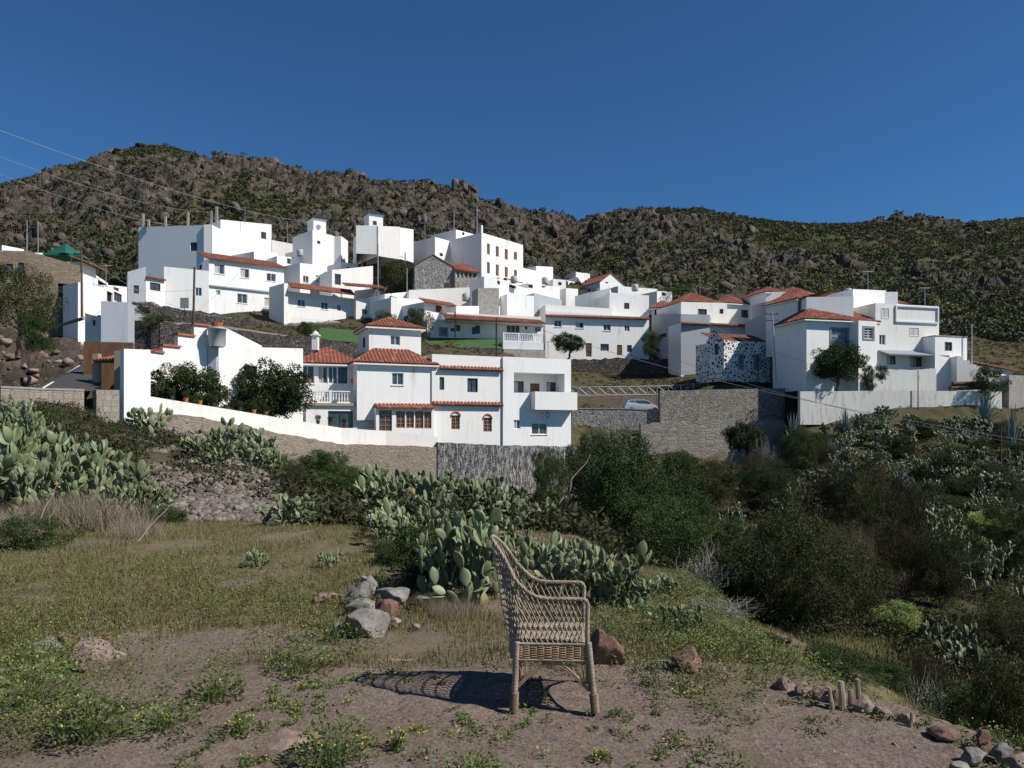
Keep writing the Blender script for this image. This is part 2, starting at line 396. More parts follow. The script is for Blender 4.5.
at = N(nt, 'ShaderNodeVertexColor', layer_name='cover'); sp = N(nt, 'ShaderNodeSeparateColor'); nt.links.new(at.outputs[0], sp.inputs[0])
n1 = noise(nt, co, 1.1, 10, .7); n2 = noise(nt, co, 14, 8, .75); n3 = noise(nt, co, .12, 8, .65)
dirt = ramp(nt, n1, [(.32,(.155,.112,.09)),(.5,(.25,.19,.155)),(.7,(.35,.28,.235))])
dirt = mixc(nt, ramp(nt, n2, [(.38,(0,0,0)),(.6,(.8,.8,.8))]), dirt, (.12,.088,.07))
dirt = mixc(nt, ramp(nt, noise(nt, co, 55, 5, .8), [(.42,(0,0,0)),(.62,(.75,.75,.75))]), dirt, (.36,.285,.24)); dirt = mixc(nt, ramp(nt, noise(nt, mapping(nt, co, (1.3,1,1)), 31, 6, .85), [(.5,(0,0,0)),(.63,(.85,.85,.85))]), dirt, (.075,.055,.045))
vv = N(nt, 'ShaderNodeTexVoronoi'); vv.inputs['Scale'].default_value = 22; nt.links.new(co, vv.inputs['Vector'])
peb = ramp(nt, vv.outputs['Distance'], [(.08,(1,1,1)),(.16,(0,0,0))])
pr = N(nt, 'ShaderNodeSeparateColor'); nt.links.new(vv.outputs['Color'], pr.inputs[0])
pm = N(nt, 'ShaderNodeMath', operation='MULTIPLY'); nt.links.new(peb, pm.inputs[0]); nt.links.new(ramp(nt, pr.outputs[1], [(.8,(0,0,0)),(.86,(1,1,1))]), pm.inputs[1])
dirt = mixc(nt, pm.outputs[0], dirt, (.30,.26,.22))
grs = ramp(nt, noise(nt, co, 2.3, 9, .75), [(.3,(.10,.085,.045)),(.5,(.16,.14,.07)),(.7,(.23,.18,.125))])
grs = mixc(nt, ramp(nt, n2, [(.45,(0,0,0)),(.7,(.6,.6,.6))]), grs, (.16,.12,.09))
near_c = mixc(nt, sp.outputs[0], dirt, grs)
farg = ramp(nt, noise(nt, co, .5, 10, .75), [(.28,(.03,.03,.014)),(.48,(.06,.056,.028)),(.66,(.10,.078,.05)),(.85,(.14,.11,.08))])
rk = ramp(nt, noise(nt, co, .22, 12, .75), [(.3,(.035,.03,.025)),(.46,(.085,.072,.058)),(.6,(.165,.135,.108)),(.78,(.28,.225,.18))])
rk = mixc(nt, ramp(nt, noise(nt, mapping(nt, co, (1,1,.4)), .9, 10, .8), [(.4,(0,0,0)),(.62,(.8,.8,.8))]), rk, (.05,.04,.032))
farg = mixc(nt, sp.outputs[1], farg, rk)
nt.links.new(mixc(nt, sp.outputs[2], near_c, farg), b.inputs['Base Color'])
b.inputs['Roughness'].default_value = .97; b.inputs['Specular IOR Level'].default_value = .1
hb = N(nt, 'ShaderNodeMath', operation='ADD'); nt.links.new(n2, hb.inputs[0]); nt.links.new(pm.outputs[0], hb.inputs[1])
hb2 = N(nt, 'ShaderNodeMath', operation='MULTIPLY_ADD'); nt.links.new(noise(nt, co, 48, 6, .8), hb2.inputs[0]); hb2.inputs[1].default_value = .7; nt.links.new(hb.outputs[0], hb2.inputs[2])
bn = bump(nt, b, hb2.outputs[0], .9, .035)
bn2 = N(nt, 'ShaderNodeBump'); bn2.inputs['Distance'].default_value = 1.2; bn2.inputs['Strength'].default_value = .9
mulr = N(nt, 'ShaderNodeMath', operation='MULTIPLY'); nt.links.new(noise(nt, co, .7, 10, .7), mulr.inputs[0]); nt.links.new(sp.outputs[1], mulr.inputs[1])
nt.links.new(mulr.outputs[0], bn2.inputs['Height']); nt.links.new(bn2.outputs[0], bn.inputs['Normal'])
for nm, R in (('ground', np.append(R1, 60)), ('terraced_slope', np.append([60], R2_[1:])), ('hillside', R3_)):
    tag(link(nm, sheet(nm, R), None, [gm]), kind='structure')

# ------------------------------------------------------------------ camera, sky, sun
cam = bpy.data.cameras.new('camera'); co_ = bpy.data.objects.new('camera', cam); COL.objects.link(co_)
co_.location = (0,0,CZ); co_.rotation_euler = (math.radians(90),0,0)
cam.sensor_width = 36; cam.lens = F/1024*36; cam.shift_y = (HZ-384)/1024.; cam.clip_end = 4000; cam.clip_start = .05
S.camera = co_
tosun = Vector((.90,-.31,.98)).normalized()
el = math.asin(tosun.z); az = math.atan2(tosun.x, tosun.y)
sun = bpy.data.lights.new('sun', 'SUN'); sun.energy = 5.0; sun.angle = math.radians(.53); sun.color = (1,.945,.865)
so = bpy.data.objects.new('sun', sun); COL.objects.link(so); so.rotation_euler = tosun.to_track_quat('Z', 'Y').to_euler()
W = bpy.data.worlds.new('World'); S.world = W; W.use_nodes = True; nt = W.node_tree
bg = nt.nodes['Background']; sk = N(nt, 'ShaderNodeTexSky'); sk.sky_type = 'NISHITA'; sk.sun_disc = False
sk.sun_elevation = el; sk.sun_rotation = az; sk.altitude = 1500; sk.air_density = .9; sk.dust_density = 0.0; sk.ozone_density = 3.0
bg.inputs[1].default_value = .062
tint = mixc(nt, 1.0, sk.outputs[0], (.50,.94,1.24), 'MULTIPLY'); nt.links.new(tint, bg.inputs[0])
S.view_settings.view_transform = 'Standard'; S.view_settings.look = 'None'; S.view_settings.exposure = .28; S.view_settings.gamma = 1
S.cycles.max_bounces = 6; S.cycles.diffuse_bounces = 3
# ------------------------------------------------------------------ building kit
def zr(X0, Y0, k, k2=None): return lambda x, y: (X0+x/k, Y0+y/(k2 or k))
R1z = zr(0,180,4); R2z = zr(120,190,5.12); R3z = zr(280,190,5.12); R4z = zr(400,200,5.12); R5z = zr(560,240,5.12)
R6z = zr(700,260,5.12); R7z = zr(824,260,5.12); R8z = zr(80,300,3.938); B1z = zr(280,300,6.4); B2z = zr(420,320,6.4); B4z = zr(540,360,3.938)
def rr(R, L):
    out = []
    for q in L:
        a = R(q[0], q[1]); c = R(q[2], q[3]); out.append((a[0], a[1], c[0], c[1], q[4] if len(q) > 4 else 'w'))
    return out
class Plane:
    def __init__(s, A, B):
        s.A = Vector((A[0], A[1], 0)); s.B = Vector((B[0], B[1], 0)); s.e = (s.B-s.A); s.L = s.e.length; s.e.normalize()
        s.n = Vector((s.e.y, -s.e.x, 0))
    def hit(s, px, py):
        d = Vector(((px-512)/F, 1, 0)); k = s.A.dot(s.n)/d.dot(s.n)
        p = d*k; return (p-s.A).dot(s.e), CZ+(HZ-py)/F*k
    def pt(s, u, z, o=0): return s.A+s.e*u+s.n*o+Vector((0,0,z))
def holewall(mb, pl, z0, za, zb, holes, rec=.16):
    L = pl.L
    us = sorted({0, L, *[h[0] for h in holes], *[h[2] for h in holes]})
    zt = min(za, zb); vs = sorted({z0, zt, *[h[1] for h in holes], *[h[3] for h in holes]})
    zl = lambda u: za+(zb-za)*u/L
    for i in range(len(us)-1):
        for j in range(len(vs)-1):
            u0, u1, v0, v1 = us[i], us[i+1], vs[j], vs[j+1]; uc = (u0+u1)/2; vc = (v0+v1)/2
            if any(h[0] < uc < h[2] and h[1] < vc < h[3] for h in holes): continue
            mb.quad(pl.pt(u0,v0), pl.pt(u1,v0), pl.pt(u1,v1), pl.pt(u0,v1))
        if abs(za-zb) > .001: mb.quad(pl.pt(us[i],zt), pl.pt(us[i+1],zt), pl.pt(us[i+1],max(zt,zl(us[i+1]))), pl.pt(us[i],max(zt,zl(us[i]))))
    for h in holes:
        a, b_, c, d = h[:4]; q = [(a,b_),(c,b_),(c,d),(a,d)]
        for k in range(4):
            s, t = q[k], q[(k+1) % 4]
            mb.quad(pl.pt(*s), pl.pt(*t), pl.pt(*t, -rec), pl.pt(*s, -rec))
def bars(mb, pl, a, b, c, d, t, o0, o1, m=0):
    """frame of four bars round the rectangle, from offset o0 (inner) to o1"""
    e = pl.e; n = pl.n; Z = Vector((0,0,1))
    mb.box(pl.pt(a,b,o0), e*(c-a), n*(o1-o0), Z*t, m); mb.box(pl.pt(a,d-t,o0), e*(c-a), n*(o1-o0), Z*t, m)
    mb.box(pl.pt(a,b+t,o0), e*t, n*(o1-o0), Z*(d-b-2*t), m); mb.box(pl.pt(c-t,b+t,o0), e*t, n*(o1-o0), Z*(d-b-2*t), m)
def window(root, pl, h):
    a, b, c, d, st = h; e = pl.e; n = pl.n; Z = Vector((0,0,1)); rec = .16
    w = c-a; hh = d-b; t = min(.07, w*.12)
    nm = 'door' if st in ('door', 'fdoor', 'gdoor') else ('opening' if st == 'black' else ('shutter' if st == 'shut' else 'window'))
    fm = {'w':'frame','dk':'dframe','door':'wood','fdoor':'blue_door','gdoor':'dframe','wood':'orange_wood','black':'dark','shut':'frame','sur':'frame','oval':'gframe','cur':'wood','panel':'frame','arch':'orange_wood'}[st]
    mb = MB()
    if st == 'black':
        mb.box(pl.pt(a-.02,b-.02,-rec-.6), e*(w+.04), n*.55, Z*(hh+.04)); mb.build(nm, M['dark'], root); return  # black box paints the unlit room behind the opening
    if st == 'shut':
        bars(mb, pl, a, b, c, d, t, -.1, .03)
        k = max(4, int(hh/.13))
        for i in range(k): mb.box(pl.pt(a+t, b+t+(hh-2*t)*i/k, -.08), e*(w-2*t), n*.07, Z*(hh-2*t)/k*.7)
        mb.box(pl.pt(a+w*.5-.04, b+t, -.07), e*.08, n*.09, Z*(hh-2*t)); mb.build(nm, M['frame'], root); return
    if st == 'door':
        mb.box(pl.pt(a,b,-rec), e*w, n*.06, Z*hh)
        for i in range(2): mb.box(pl.pt(a+w*(.12+.42*i), b+hh*.1, -rec+.06), e*w*.34, n*.025, Z*hh*.8)
        mb.box(pl.pt(a+w*.46,b+hh*.45,-rec+.06), e*.08, n*.05, Z*.2)
        mb.build(nm, M[fm], root); return
    bars(mb, pl, a, b, c, d, t, -rec+.015, -rec+.09)
    nb = 1 if w < hh*1.5 else 2
    if w > .55:
        for i in range(nb): mb.box(pl.pt(a+w*(i+1)/(nb+1)-t*.4, b+t, -rec+.02), e*t*.8, n*.06, Z*(hh-2*t))
    if st in ('sur', 'fdoor', 'wood', 'arch'):
        for k in (1,2,3): mb.box(pl.pt(a+t, b+hh*k/4, -rec+.03), e*(w-2*t), n*.04, Z*.05)
    if st == 'w' and w > 1.0: mb.box(pl.pt(a-.06,b-.06,0.002), e*(w+.12), n*.06, Z*.055)
    wo = mb.build(nm, M[fm], root)
    g = MB(); g.box(pl.pt(a+t*.5,b+t*.5,-rec-.03), e*(w-t), n*.045, Z*(hh-t)); g.build('pane', M['glassb' if st in ('fdoor',) else 'glass'], wo)
    if st == 'cur' or (st == 'w' and (int(abs(a)*31+abs(b)*17) % 3 == 0)):
        g = MB(); g.box(pl.pt(a+t,b+t,-rec+.016), e*(w*.42), n*.006, Z*(hh-2*t)); g.build('curtain', M['curtain'], wo)
    if st in ('sur', 'gdoor', 'fdoor', 'oval'):
        s = MB(); bars(s, pl, a-.2, b-.2, c+.2, d+.2, .2, -.02, .05); s.build('surround', M['gframe'], wo)
def vol(root, pl, Yl, pr, Yr, depth, pyb, pyt, wins=(), lwins=(), mat='white', ptr=None, name='wall', down=1.5, coping=None, flat=True, rwins=()):
    A = XY(pl, Yl); B = XY(pr, Yr); fr = Plane(A, B)
    z0 = zof(pyb, Yl)-down; za = zof(pyt, Yl); zb = za if ptr is None else zof(ptr, Yr)
    n = fr.n; A3 = fr.A; B3 = fr.B; C3 = B3-n*depth; D3 = A3-n*depth
    lf = Plane((D3.x, D3.y), (A3.x, A3.y)); rt = Plane((B3.x, B3.y), (C3.x, C3.y)); bk = Plane((C3.x, C3.y), (D3.x, D3.y))
    def conv(p, L, top):
        out = []
        for (x0, y0, x1, y1, st) in L:
            u0, z1 = p.hit(x0, y0); u1, _ = p.hit(x1, y1); _, zb_ = p.hit((x0+x1)/2, y1); _, z1 = p.hit((x0+x1)/2, y0)
            u0 = max(.04, u0); u1 = min(p.L-.04, u1); z1 = min(z1, top-.03)
            if u1-u0 > .12 and z1-zb_ > .12: out.append((u0, zb_, u1, z1, st))
        return out
    mb = MB(); top = min(za, zb)
    hw = conv(fr, wins, top); hl = conv(lf, lwins, za); hr = conv(rt, rwins, zb)
    holewall(mb, fr, z0, za, zb, hw); holewall(mb, lf, z0, za, za, hl)
    holewall(mb, rt, z0, zb, zb, hr); holewall(mb, bk, z0, zb, za, [])
    zi = .25 if flat else 0
    t = .22
    Zv = Vector((0,0,1))
    if flat:
        o = [A3, B3, C3, D3]; zz = [za, zb, zb, za]; e = fr.e
        inn = [A3+e*t-n*t, B3-e*t-n*t, C3-e*t+n*t, D3+e*t+n*t]
        for k in range(4):
            q = (k+1) % 4
            mb.quad(o[k]+Zv*zz[k], o[q]+Zv*zz[q], inn[q]+Zv*zz[q], inn[k]+Zv*zz[k])
            mb.quad(inn[k]+Zv*zz[k], inn[q]+Zv*zz[q], inn[q]+Zv*(zz[q]-.5), inn[k]+Zv*(zz[k]-.5))
        mb.quad(*[inn[k]+Zv*(zz[k]-.5) for k in range(4)])
    else:
        mb.quad(A3+Zv*za, B3+Zv*zb, C3+Zv*zb, D3+Zv*za)
    mb.build(name, M[mat], root)
    for h in hw: window(root, fr, h)
    for h in hl: window(root, lf, h)
    for h in hr: window(root, rt, h)
    if coping:
        c = MB(); e = fr.e; ov = .06
        c.box(A3+Zv*(za+.004)-e*ov+n*ov, e*(fr.L+2*ov), -n*.34, Zv*.09); c.box(A3+Zv*(za+.004)-e*ov-n*.28, e*.34, -n*(depth-.3), Zv*.09)
        if abs(za-zb) < .01: c.build('coping', M[coping], root)
    fr.z0 = z0; fr.za = za; fr.zb = zb; fr.D = depth; fr.left = lf; fr.right = rt
    return fr
# --- corrugated tile slopes
PITCH = .32
def slope(mb, E, e, L, s, vmax, amp=.095, pitch=None, thick=.07):
    pitch = pitch or PITCH; nrm = e.cross(s).normalized()
    if nrm.z < 0: nrm = -nrm
    k = max(6, int(L/pitch*6)); prev = None
    for i in range(k+1):
        u = L*i/k; vm = max(0, vmax(u)); o = amp*abs(math.sin(math.pi*u/pitch))**.7
        a = E+e*u+nrm*o; b = a+s*vm; c = E+e*u-nrm*thick
        if prev:
            mb.quad(prev[0], a, b, prev[1]); mb.quad(prev[2], c, a, prev[0]); mb.quad(prev[2], prev[1]-nrm*.02, b-nrm*.02, c)
        prev = (a, b, c)
def hip(root, A, B, depth, z, ov=.4, rise=None, pitchang=24, name='roof', over=True, cap=True):
    pl = Plane(A, B); e = pl.e; n = pl.n; Z = Vector((0,0,1)); tg = math.tan(math.radians(pitchang))
    L = pl.L+2*ov; D = depth+2*ov; run = min(L, D)/2
    if rise is not None: run = min(run, rise/tg)
    s_len = run/math.cos(math.radians(pitchang)); k = s_len/run
    c = [pl.A-e*ov+n*ov, pl.B+e*ov+n*ov, pl.B+e*ov-n*(depth+ov), pl.A-e*ov-n*(depth+ov)]
    mb = MB(); base = Z*z
    for (p, q, inw) in ((c[0], c[1], -n), (c[1], c[2], -e), (c[2], c[3], n), (c[3], c[0], e)):
        d = (q-p); l = d.length; d.normalize(); s = (inw+Z*tg).normalized()
        slope(mb, p+base, d, l, s, lambda u: min(u, l-u, run)*k)
    # hips and ridge
    r = .09
    top = [c[0]+(e-n)*run, c[1]+(-e-n)*run, c[2]+(-e+n)*run, c[3]+(e+n)*run]; zt = z+run*tg
    for a, b in zip(c, top): mb.tube([a+base, b+Z*zt], r, 6)
    for a, b in zip(top, top[1:]+top[:1]):
        if (a-b).length > .2: mb.tube([a+Z*zt, b+Z*zt], r, 6)
    if min(L, D)/2 > run+.1:
        mb.quad(*[t+Z*(zt-.02) for t in top])
    o = mb.build(name, M['tile'], root)
    s = MB(); s.box(c[0]+base-Z*.2, e*L, -n*D, Z*.12); s.build('eaves', M['white'], root)
    return zt
def shed(root, A, B, z, run, rise, ov=.3, side=1, name='roof', thick=.07, soff=True, mat='tile'):
    """lean-to strip: eave line A-B pushed out by ov, rising backwards"""
    pl = Plane(A, B); e = pl.e; n = pl.n; Z = Vector((0,0,1))
    s = (-n*run+Z*rise); sl = s.length; s.normalize()
    mb = MB(); slope(mb, pl.A+n*ov+Z*z, e, pl.L, s, lambda u: sl, thick=thick)
    mb.build(name, M[mat], root)
def gable(root, fr, za, zb, ridge, ov=.25):
    """gable whose ridge runs back from the facade plane: facade top from za(left) over ridge to zb"""
    e = fr.e; n = fr.n; Z = Vector((0,0,1)); L = fr.L; D = fr.D
    R_ = fr.pt(L*ridge[0], ridge[1])
    for k in (0, D): m = MB(); m.quad(fr.pt(0,za)-n*k, fr.pt(L,zb)-n*k, R_-n*k); m.build('gable', M['white'], root)
    t = MB()
    for (p, sgn) in ((fr.pt(0,za), 1), (fr.pt(L,zb), -1)):
        d = (R_-p); l = d.length; d.normalize()
        st = p-d*ov+n*ov
        slope(t, st, -n, D+2*ov, d, lambda u: l+ov)
    t.tube([R_+n*ov+Z*.05, R_-n*(D+ov)+Z*.05], .09, 6); t.build('roof', M['tile'], root)
def wallrun(name, pts, mat, label, cat, th=.35, coping=None, bumpy=0, kind=None, down=1.0, group=None):
    """free-standing wall through (px, Y, pytop, pybottom)"""
    root = None; mb = MB(); Z = Vector((0,0,1)); cp = MB()
    P3 = []
    for (px, Y, pt, pb) in pts: x, y = XY(px, Y); P3.append((Vector((x,y,0)), zof(pt,Y), zof(pb,Y)-down))
    sub = []
    for i in range(len(P3)-1):
        a, b = P3[i], P3[i+1]; k = max(1, int((b[0]-a[0]).length/.5)) if bumpy else 1
        for j in range(k): t = j/k; sub.append((a[0].lerp(b[0], t), a[1]+(b[1]-a[1])*t, a[2]+(b[2]-a[2])*t))
    sub.append(P3[-1])
    if bumpy: sub = [(p, z+random.uniform(-1,1)*bumpy, zb) for p, z, zb in sub]
    for i in range(len(sub)-1):
        a, b = sub[i], sub[i+1]; d = (b[0]-a[0]).normalized(); n = Vector((d.y,-d.x,0))*th/2
        q = [a[0]+n, b[0]+n, b[0]-n, a[0]-n]; zt = [a[1], b[1], b[1], a[1]]; zb = [a[2], b[2], b[2], a[2]]
        T = [p+Z*z for p, z in zip(q, zt)]; Bq = [p+Z*z for p, z in zip(q, zb)]
        mb.quad(Bq[0], Bq[1], T[1], T[0]); mb.quad(Bq[2], Bq[3], T[3], T[2]); mb.quad(*T)
        if i == 0: mb.quad(Bq[3], Bq[0], T[0], T[3])
        if i == len(sub)-2: mb.quad(Bq[1], Bq[2], T[2], T[1])
        if coping:
            n2 = n*1.25; q2 = [a[0]+n2, b[0]+n2, b[0]-n2, a[0]-n2]
            lo = [p+Z*(z+.004) for p, z in zip(q2, zt)]; hi = [p+Z*.1 for p in lo]
            cp.quad(*hi); cp.quad(lo[0], lo[1], hi[1], hi[0]); cp.quad(lo[2], lo[3], hi[3], hi[2]); cp.quad(lo[3], lo[0], hi[0], hi[3]); cp.quad(lo[1], lo[2], hi[2], hi[1])
    if coping:
        root = thing(name, label, cat, P3[0][0]+Z*P3[0][2], group=group)
        mb.build('wall', M[mat], root); cp.build('coping', M[coping], root); return root
    o = mb.build(name, M[mat]); return tag(o, label, cat, group)
def house(px, Y, py, label, name='house', cat='house', group=None):
    p = P(px, py, Y); return thing(name, label, cat, p, group=group)

# ================================================================== MAIN HOUSE
FL = lambda X: 64+.43*(X+6.87)          # facade line in world metres
def onf(px, off=0):                      # depth of the facade line seen at px
    k = (px-512)/F; return (64+.43*6.87+off)/(1-.43*k)
mh = house(430, 64, 440, 'large white three part villa with hipped terracotta roofs and balustraded terrace on rubble wall', 'villa')
y0, y1 = onf(357), onf(434)
# main body
body = vol(mh, 357, y0, 434, y1, 7.5, 402, 362, rr(B1z, [(715,467,790,545,'w')]), flat=False)
hip(mh, XY(357,y0), XY(434,y1), 7.5, body.za, .35, rise=1.9, pitchang=32)
tw = vol(mh, 369, y0+2.2, 421, y0+4.0, 4.6, 352, 326, rr(B1z, [(705,230,768,290,'w')]), rr(B1z, [(528,240,545,305,'dk')]), flat=False)
hip(mh, (tw.A.x,tw.A.y), (tw.B.x,tw.B.y), 4.6, tw.za, .35, pitchang=24)
# veranda wing
v0, v1 = onf(304,.6), onf(357,.6)
low = vol(mh, 306, v0, 376, onf(376,.4), 5, 432, 402.5, [(328,411,353,428,'dk')], flat=True)
gl = vol(mh, 300, v0+1.5, 357, v1+1.2, 4.5, 399, 363, rr(B1z, [(130,420,220,535,'w'),(243,425,305,535,'w'),(308,425,368,535,'w'),(372,430,430,535,'dk')]), flat=False)
hip(mh, (gl.A.x,gl.A.y), (gl.B.x,gl.B.y), 4.5, gl.za, .5, pitchang=30)
def balustrade(root, pl, u0, u1, z, h=.95, o=0, mat='frame'):
    m = MB(); Z = Vector((0,0,1))
    m.box(pl.pt(u0,z,o-.08), pl.e*(u1-u0), pl.n*.16, Z*.1); m.box(pl.pt(u0,z+h-.1,o-.1), pl.e*(u1-u0), pl.n*.2, Z*.1)
    k = max(2, int((u1-u0)/.22))
    for i in range(k+1):
        u = u0+(u1-u0)*i/k; c = pl.pt(u, z+.1, o)
        if i % 8 == 0: m.box(pl.pt(u-.09,z,o-.11), pl.e*.18, pl.n*.22, Z*(h+.05))
        else: m.lathe(c, [(.04,0),(.065,h*.2),(.035,h*.45),(.06,h*.65),(.03,h-.2)], 6)
    m.build('balustrade', M[mat], root)
balustrade(mh, low, .1, low.L*.75, low.za, 1.0, -.12)
mb = MB(); mb.box(low.pt(-.15, low.za-.24, -.02), low.e*(low.L*.99), low.n*.22, Vector((0,0,.22))); mb.build('cornice', M['tan_pl'], mh)
mb = MB(); c = P(315.5, 350, v0+3); mb.cbox(c+Vector((0,0,.6)), .5,.5,1.2); mb.cbox(c+Vector((0,0,1.25)), .7,.7,.1); mb.lathe(c+Vector((0,0,1.3)), [(.3,0),(.22,.18),(.02,.34)], 8); mb.build('chimney', M['white'], mh)
for k, px in enumerate((309, 353)):
    c = P(px, 383, v0+.3); mb = MB(); mb.lathe(c, [(.13,0),(.2,.3),(.2,.32)], 10); mb.build('flower_pot', M['pot'], mh)
# wooden glazed porch
q0, q1 = onf(376,-.9), onf(434,-1.4)
po = vol(mh, 376, q0, 434, onf(434,-1.0), 1.0, 434, 408, [(379,410,392,431,'wood'),(396,411,405,428,'wood'),(406,411,414,428,'wood'),(415,411,423.5,428.5,'wood'),(424,411.5,431.5,428.5,'wood')], flat=False, mat='white')
shed(mh, (po.A.x,po.A.y), (po.B.x,po.B.y), po.za, 1.5, .45, .35)
bl = vol(mh, 305, v0+.3, 434, onf(434,-.1), 4, 440, 428, flat=False, mat='white')
# right wing
rw = vol(mh, 432, y1-.2, 504, onf(504,-.1), 7, 442, 354, rr(B2z, [(125,365,155,447,'dk'),(303,373,370,462,'dk'),(200,610,255,700,'arch'),(405,625,460,715,'arch')]), flat=True, ptr=357)
for (a, b_, pya, pyb_) in ((439,502,366.5,371),(432,502,401.5,406.5)):
    ua, za_ = rw.hit(a, pya); ub, zb_ = rw.hit(b_, pyb_)
    A = rw.pt(ua, 0, 0); B = rw.pt(min(ub, rw.L), 0, 0)
    shed(mh, (A.x,A.y), (B.x,B.y), (za_+zb_)/2-.12, .4, .3, .34, name='tile_ledge')
for (cx, cy) in ((455.7,427),(487.6,429.5)):                      # arched heads
    u, z = rw.hit(cx, cy-12); m = MB(); r = .42
    pts = [rw.pt(u+r*math.cos(t), z+r*math.sin(t)-.12, .035) for t in [math.pi*i/8 for i in range(9)]]
    m.tube(pts, .07, 6); m.build('arch_trim', M['orange_wood'], mh)
mb = MB(); a = rw.hit(501.5, 372)[0]; mb.tube([rw.pt(rw.L-.15, rw.za-1.0, .07), rw.pt(rw.L-.15, rw.z0+1, .07)], .05, 6); mb.build('drain_pipe', M['metal'], mh)
# right block with loggia
bA, bB = XY(503, onf(503,-.3)), XY(571, onf(571,-.3))
bp = Plane(bA, bB)
def bz(px, py): return bp.hit(px, py)
z_par = bz(537,358)[1]; z_lt = bz(537,373)[1]; z_lb = bz(537,393)[1]; z_sl = bz(537,410)[1]; z_gr = bz(537,446)[1]-1
uL0, uL1 = bz(514,380)[0], bz(564.5,380)[0]; L = bp.L; Z = Vector((0,0,1)); D = 7
mb = MB()
holewall(mb, bp, z_gr, z_par, z_par, [(uL0, z_lb, uL1, z_lt), (bz(513.5,0)[0], bz(517,429)[1], bz(520.5,0)[0], bz(517,420)[1]), (bz(531.5,0)[0], bz(539,434.5)[1], bz(547,0)[0], bz(539,423)[1])], rec=.2)
n = bp.n; e = bp.e
for (a, b_) in ((bp.A, bp.A-n*D), (bp.B, bp.B-n*D), (bp.A-n*D, bp.B-n*D)): mb.quad(a+Z*z_gr, b_+Z*z_gr, b_+Z*z_par, a+Z*z_par)
mb.quad(bp.pt(0,z_par-.3), bp.pt(L,z_par-.3), bp.pt(L,z_par-.3,-D), bp.pt(0,z_par-.3,-D))
mb.quad(bp.pt(0,z_par), bp.pt(L,z_par), bp.pt(L,z_par,-.2), bp.pt(0,z_par,-.2)); mb.quad(bp.pt(0,z_par,-.2), bp.pt(L,z_par,-.2), bp.pt(L,z_par-.3,-.2), bp.pt(0,z_par-.3,-.2))
# loggia inside
dl = 1.7
for q in ([(uL0,z_lb-.02),(uL1,z_lb-.02)], [(uL0,z_lt+.02),(uL1,z_lt+.02)]): mb.quad(bp.pt(*q[0],-.2), bp.pt(*q[1],-.2), bp.pt(*q[1],-dl), bp.pt(*q[0],-dl))
for u in (uL0, uL1): mb.quad(bp.pt(u,z_lb,-.2), bp.pt(u,z_lt,-.2), bp.pt(u,z_lt,-dl), bp.pt(u,z_lb,-dl))
mb.build('wall', M['white'], mh)
ip = Plane(tuple((bp.A-n*dl)[:2]), tuple((bp.B-n*dl)[:2])); ih = []
for (x0,yy0,x1,yy1,st) in rr(B2z, [(602,390,665,470,'cur'),(705,405,767,476,'door'),(810,397,872,476,'cur')]):
    ih.append((ip.hit(x0,0)[0], z_lb+.03, ip.hit(x1,0)[0], ip.hit(x0,yy0)[1], st))
mb = MB(); ip2 = Plane(tuple(ip.pt(uL0,0)[:2]), tuple(ip.pt(uL1,0)[:2])); ih2 = [(max(.02,a-uL0), b_, min(ip2.L-.02,c-uL0), d, s) for a,b_,c,d,s in ih]
holewall(mb, ip2, z_lb-.02, z_lt+.02, z_lt+.02, ih2); mb.build('loggia_wall', M['white'], mh)
for h in ih2: window(mh, ip2, h)
window(mh, bp, (bz(513.5,0)[0], bz(517,429)[1], bz(520.5,0)[0], bz(517,420)[1], 'w'))
window(mh, bp, (bz(531.5,0)[0], bz(539,434.5)[1], bz(547,0)[0], bz(539,423)[1], 'w'))
mb = MB(); ub0, ub1 = bz(530.5,400)[0], L+.12
mb.box(bp.pt(ub0, z_sl, 0.003), e*(ub1-ub0), n*1.0, Z*.18)
mb.box(bp.pt(ub0, z_sl+.18, .85), e*(ub1-ub0), n*.15, Z*(z_lb-z_sl-.1)); mb.box(bp.pt(ub0, z_sl+.18, 0.003), e*.15, n*.85, Z*(z_lb-z_sl-.1)); mb.box(bp.pt(ub1-.15, z_sl+.18, 0.003), e*.15, n*.85, Z*(z_lb-z_sl-.1)); mb.build('balcony', M['white'], mh)
mb = MB(); u, z = bz(547, 415.5); mb.box(bp.pt(u-.45,z-.3,.05), e*.9, n*.35, Z*.55); ac = mb.build('air_conditioner', M['frame'], mh)
mb = MB(); m_ = bp.pt(u-.15, z, .41); mb.tube([m_+e*.2*math.cos(t)+Z*.2*math.sin(t) for t in [i*math.pi/6 for i in range(12)]], .03, 5, closed=True); mb.build('fan_grille', M['dframe'], ac)
# rubble and tan retaining walls under the house
wallrun('retaining_wall', [(437,61.2,442,492),(500,63,445,492),(576,66,447,492)], 'rubble_streak', 'dark rubble retaining wall with white lime streaks under the villa', 'retaining wall', .5, down=1.5, bumpy=.05)
wallrun('retaining_wall', [(140,44.3,411,432),(200,47.3,417,450),(270,52,432,460),(340,57,444,484),(437,61.3,447,490)], 'earth_wall', 'tan earth-plastered retaining wall under the long white garden wall', 'retaining wall', .5, down=1.5, bumpy=.06)
wallrun('garden_wall', [(122,43.2,349,412),(148.5,44.6,350,414)], 'white', 'tall smooth white wall slab beside the tiled garage', 'wall', .4)
wallrun('garden_wall', [(148.6,44.7,396.5,418),(200,47.6,405,427),(270,52.4,416.5,437),(340,57.4,428,446),(385,59.8,431,447),(437,61.6,437,448)], 'white', 'long low white garden wall sloping down to the villa', 'wall', .4)

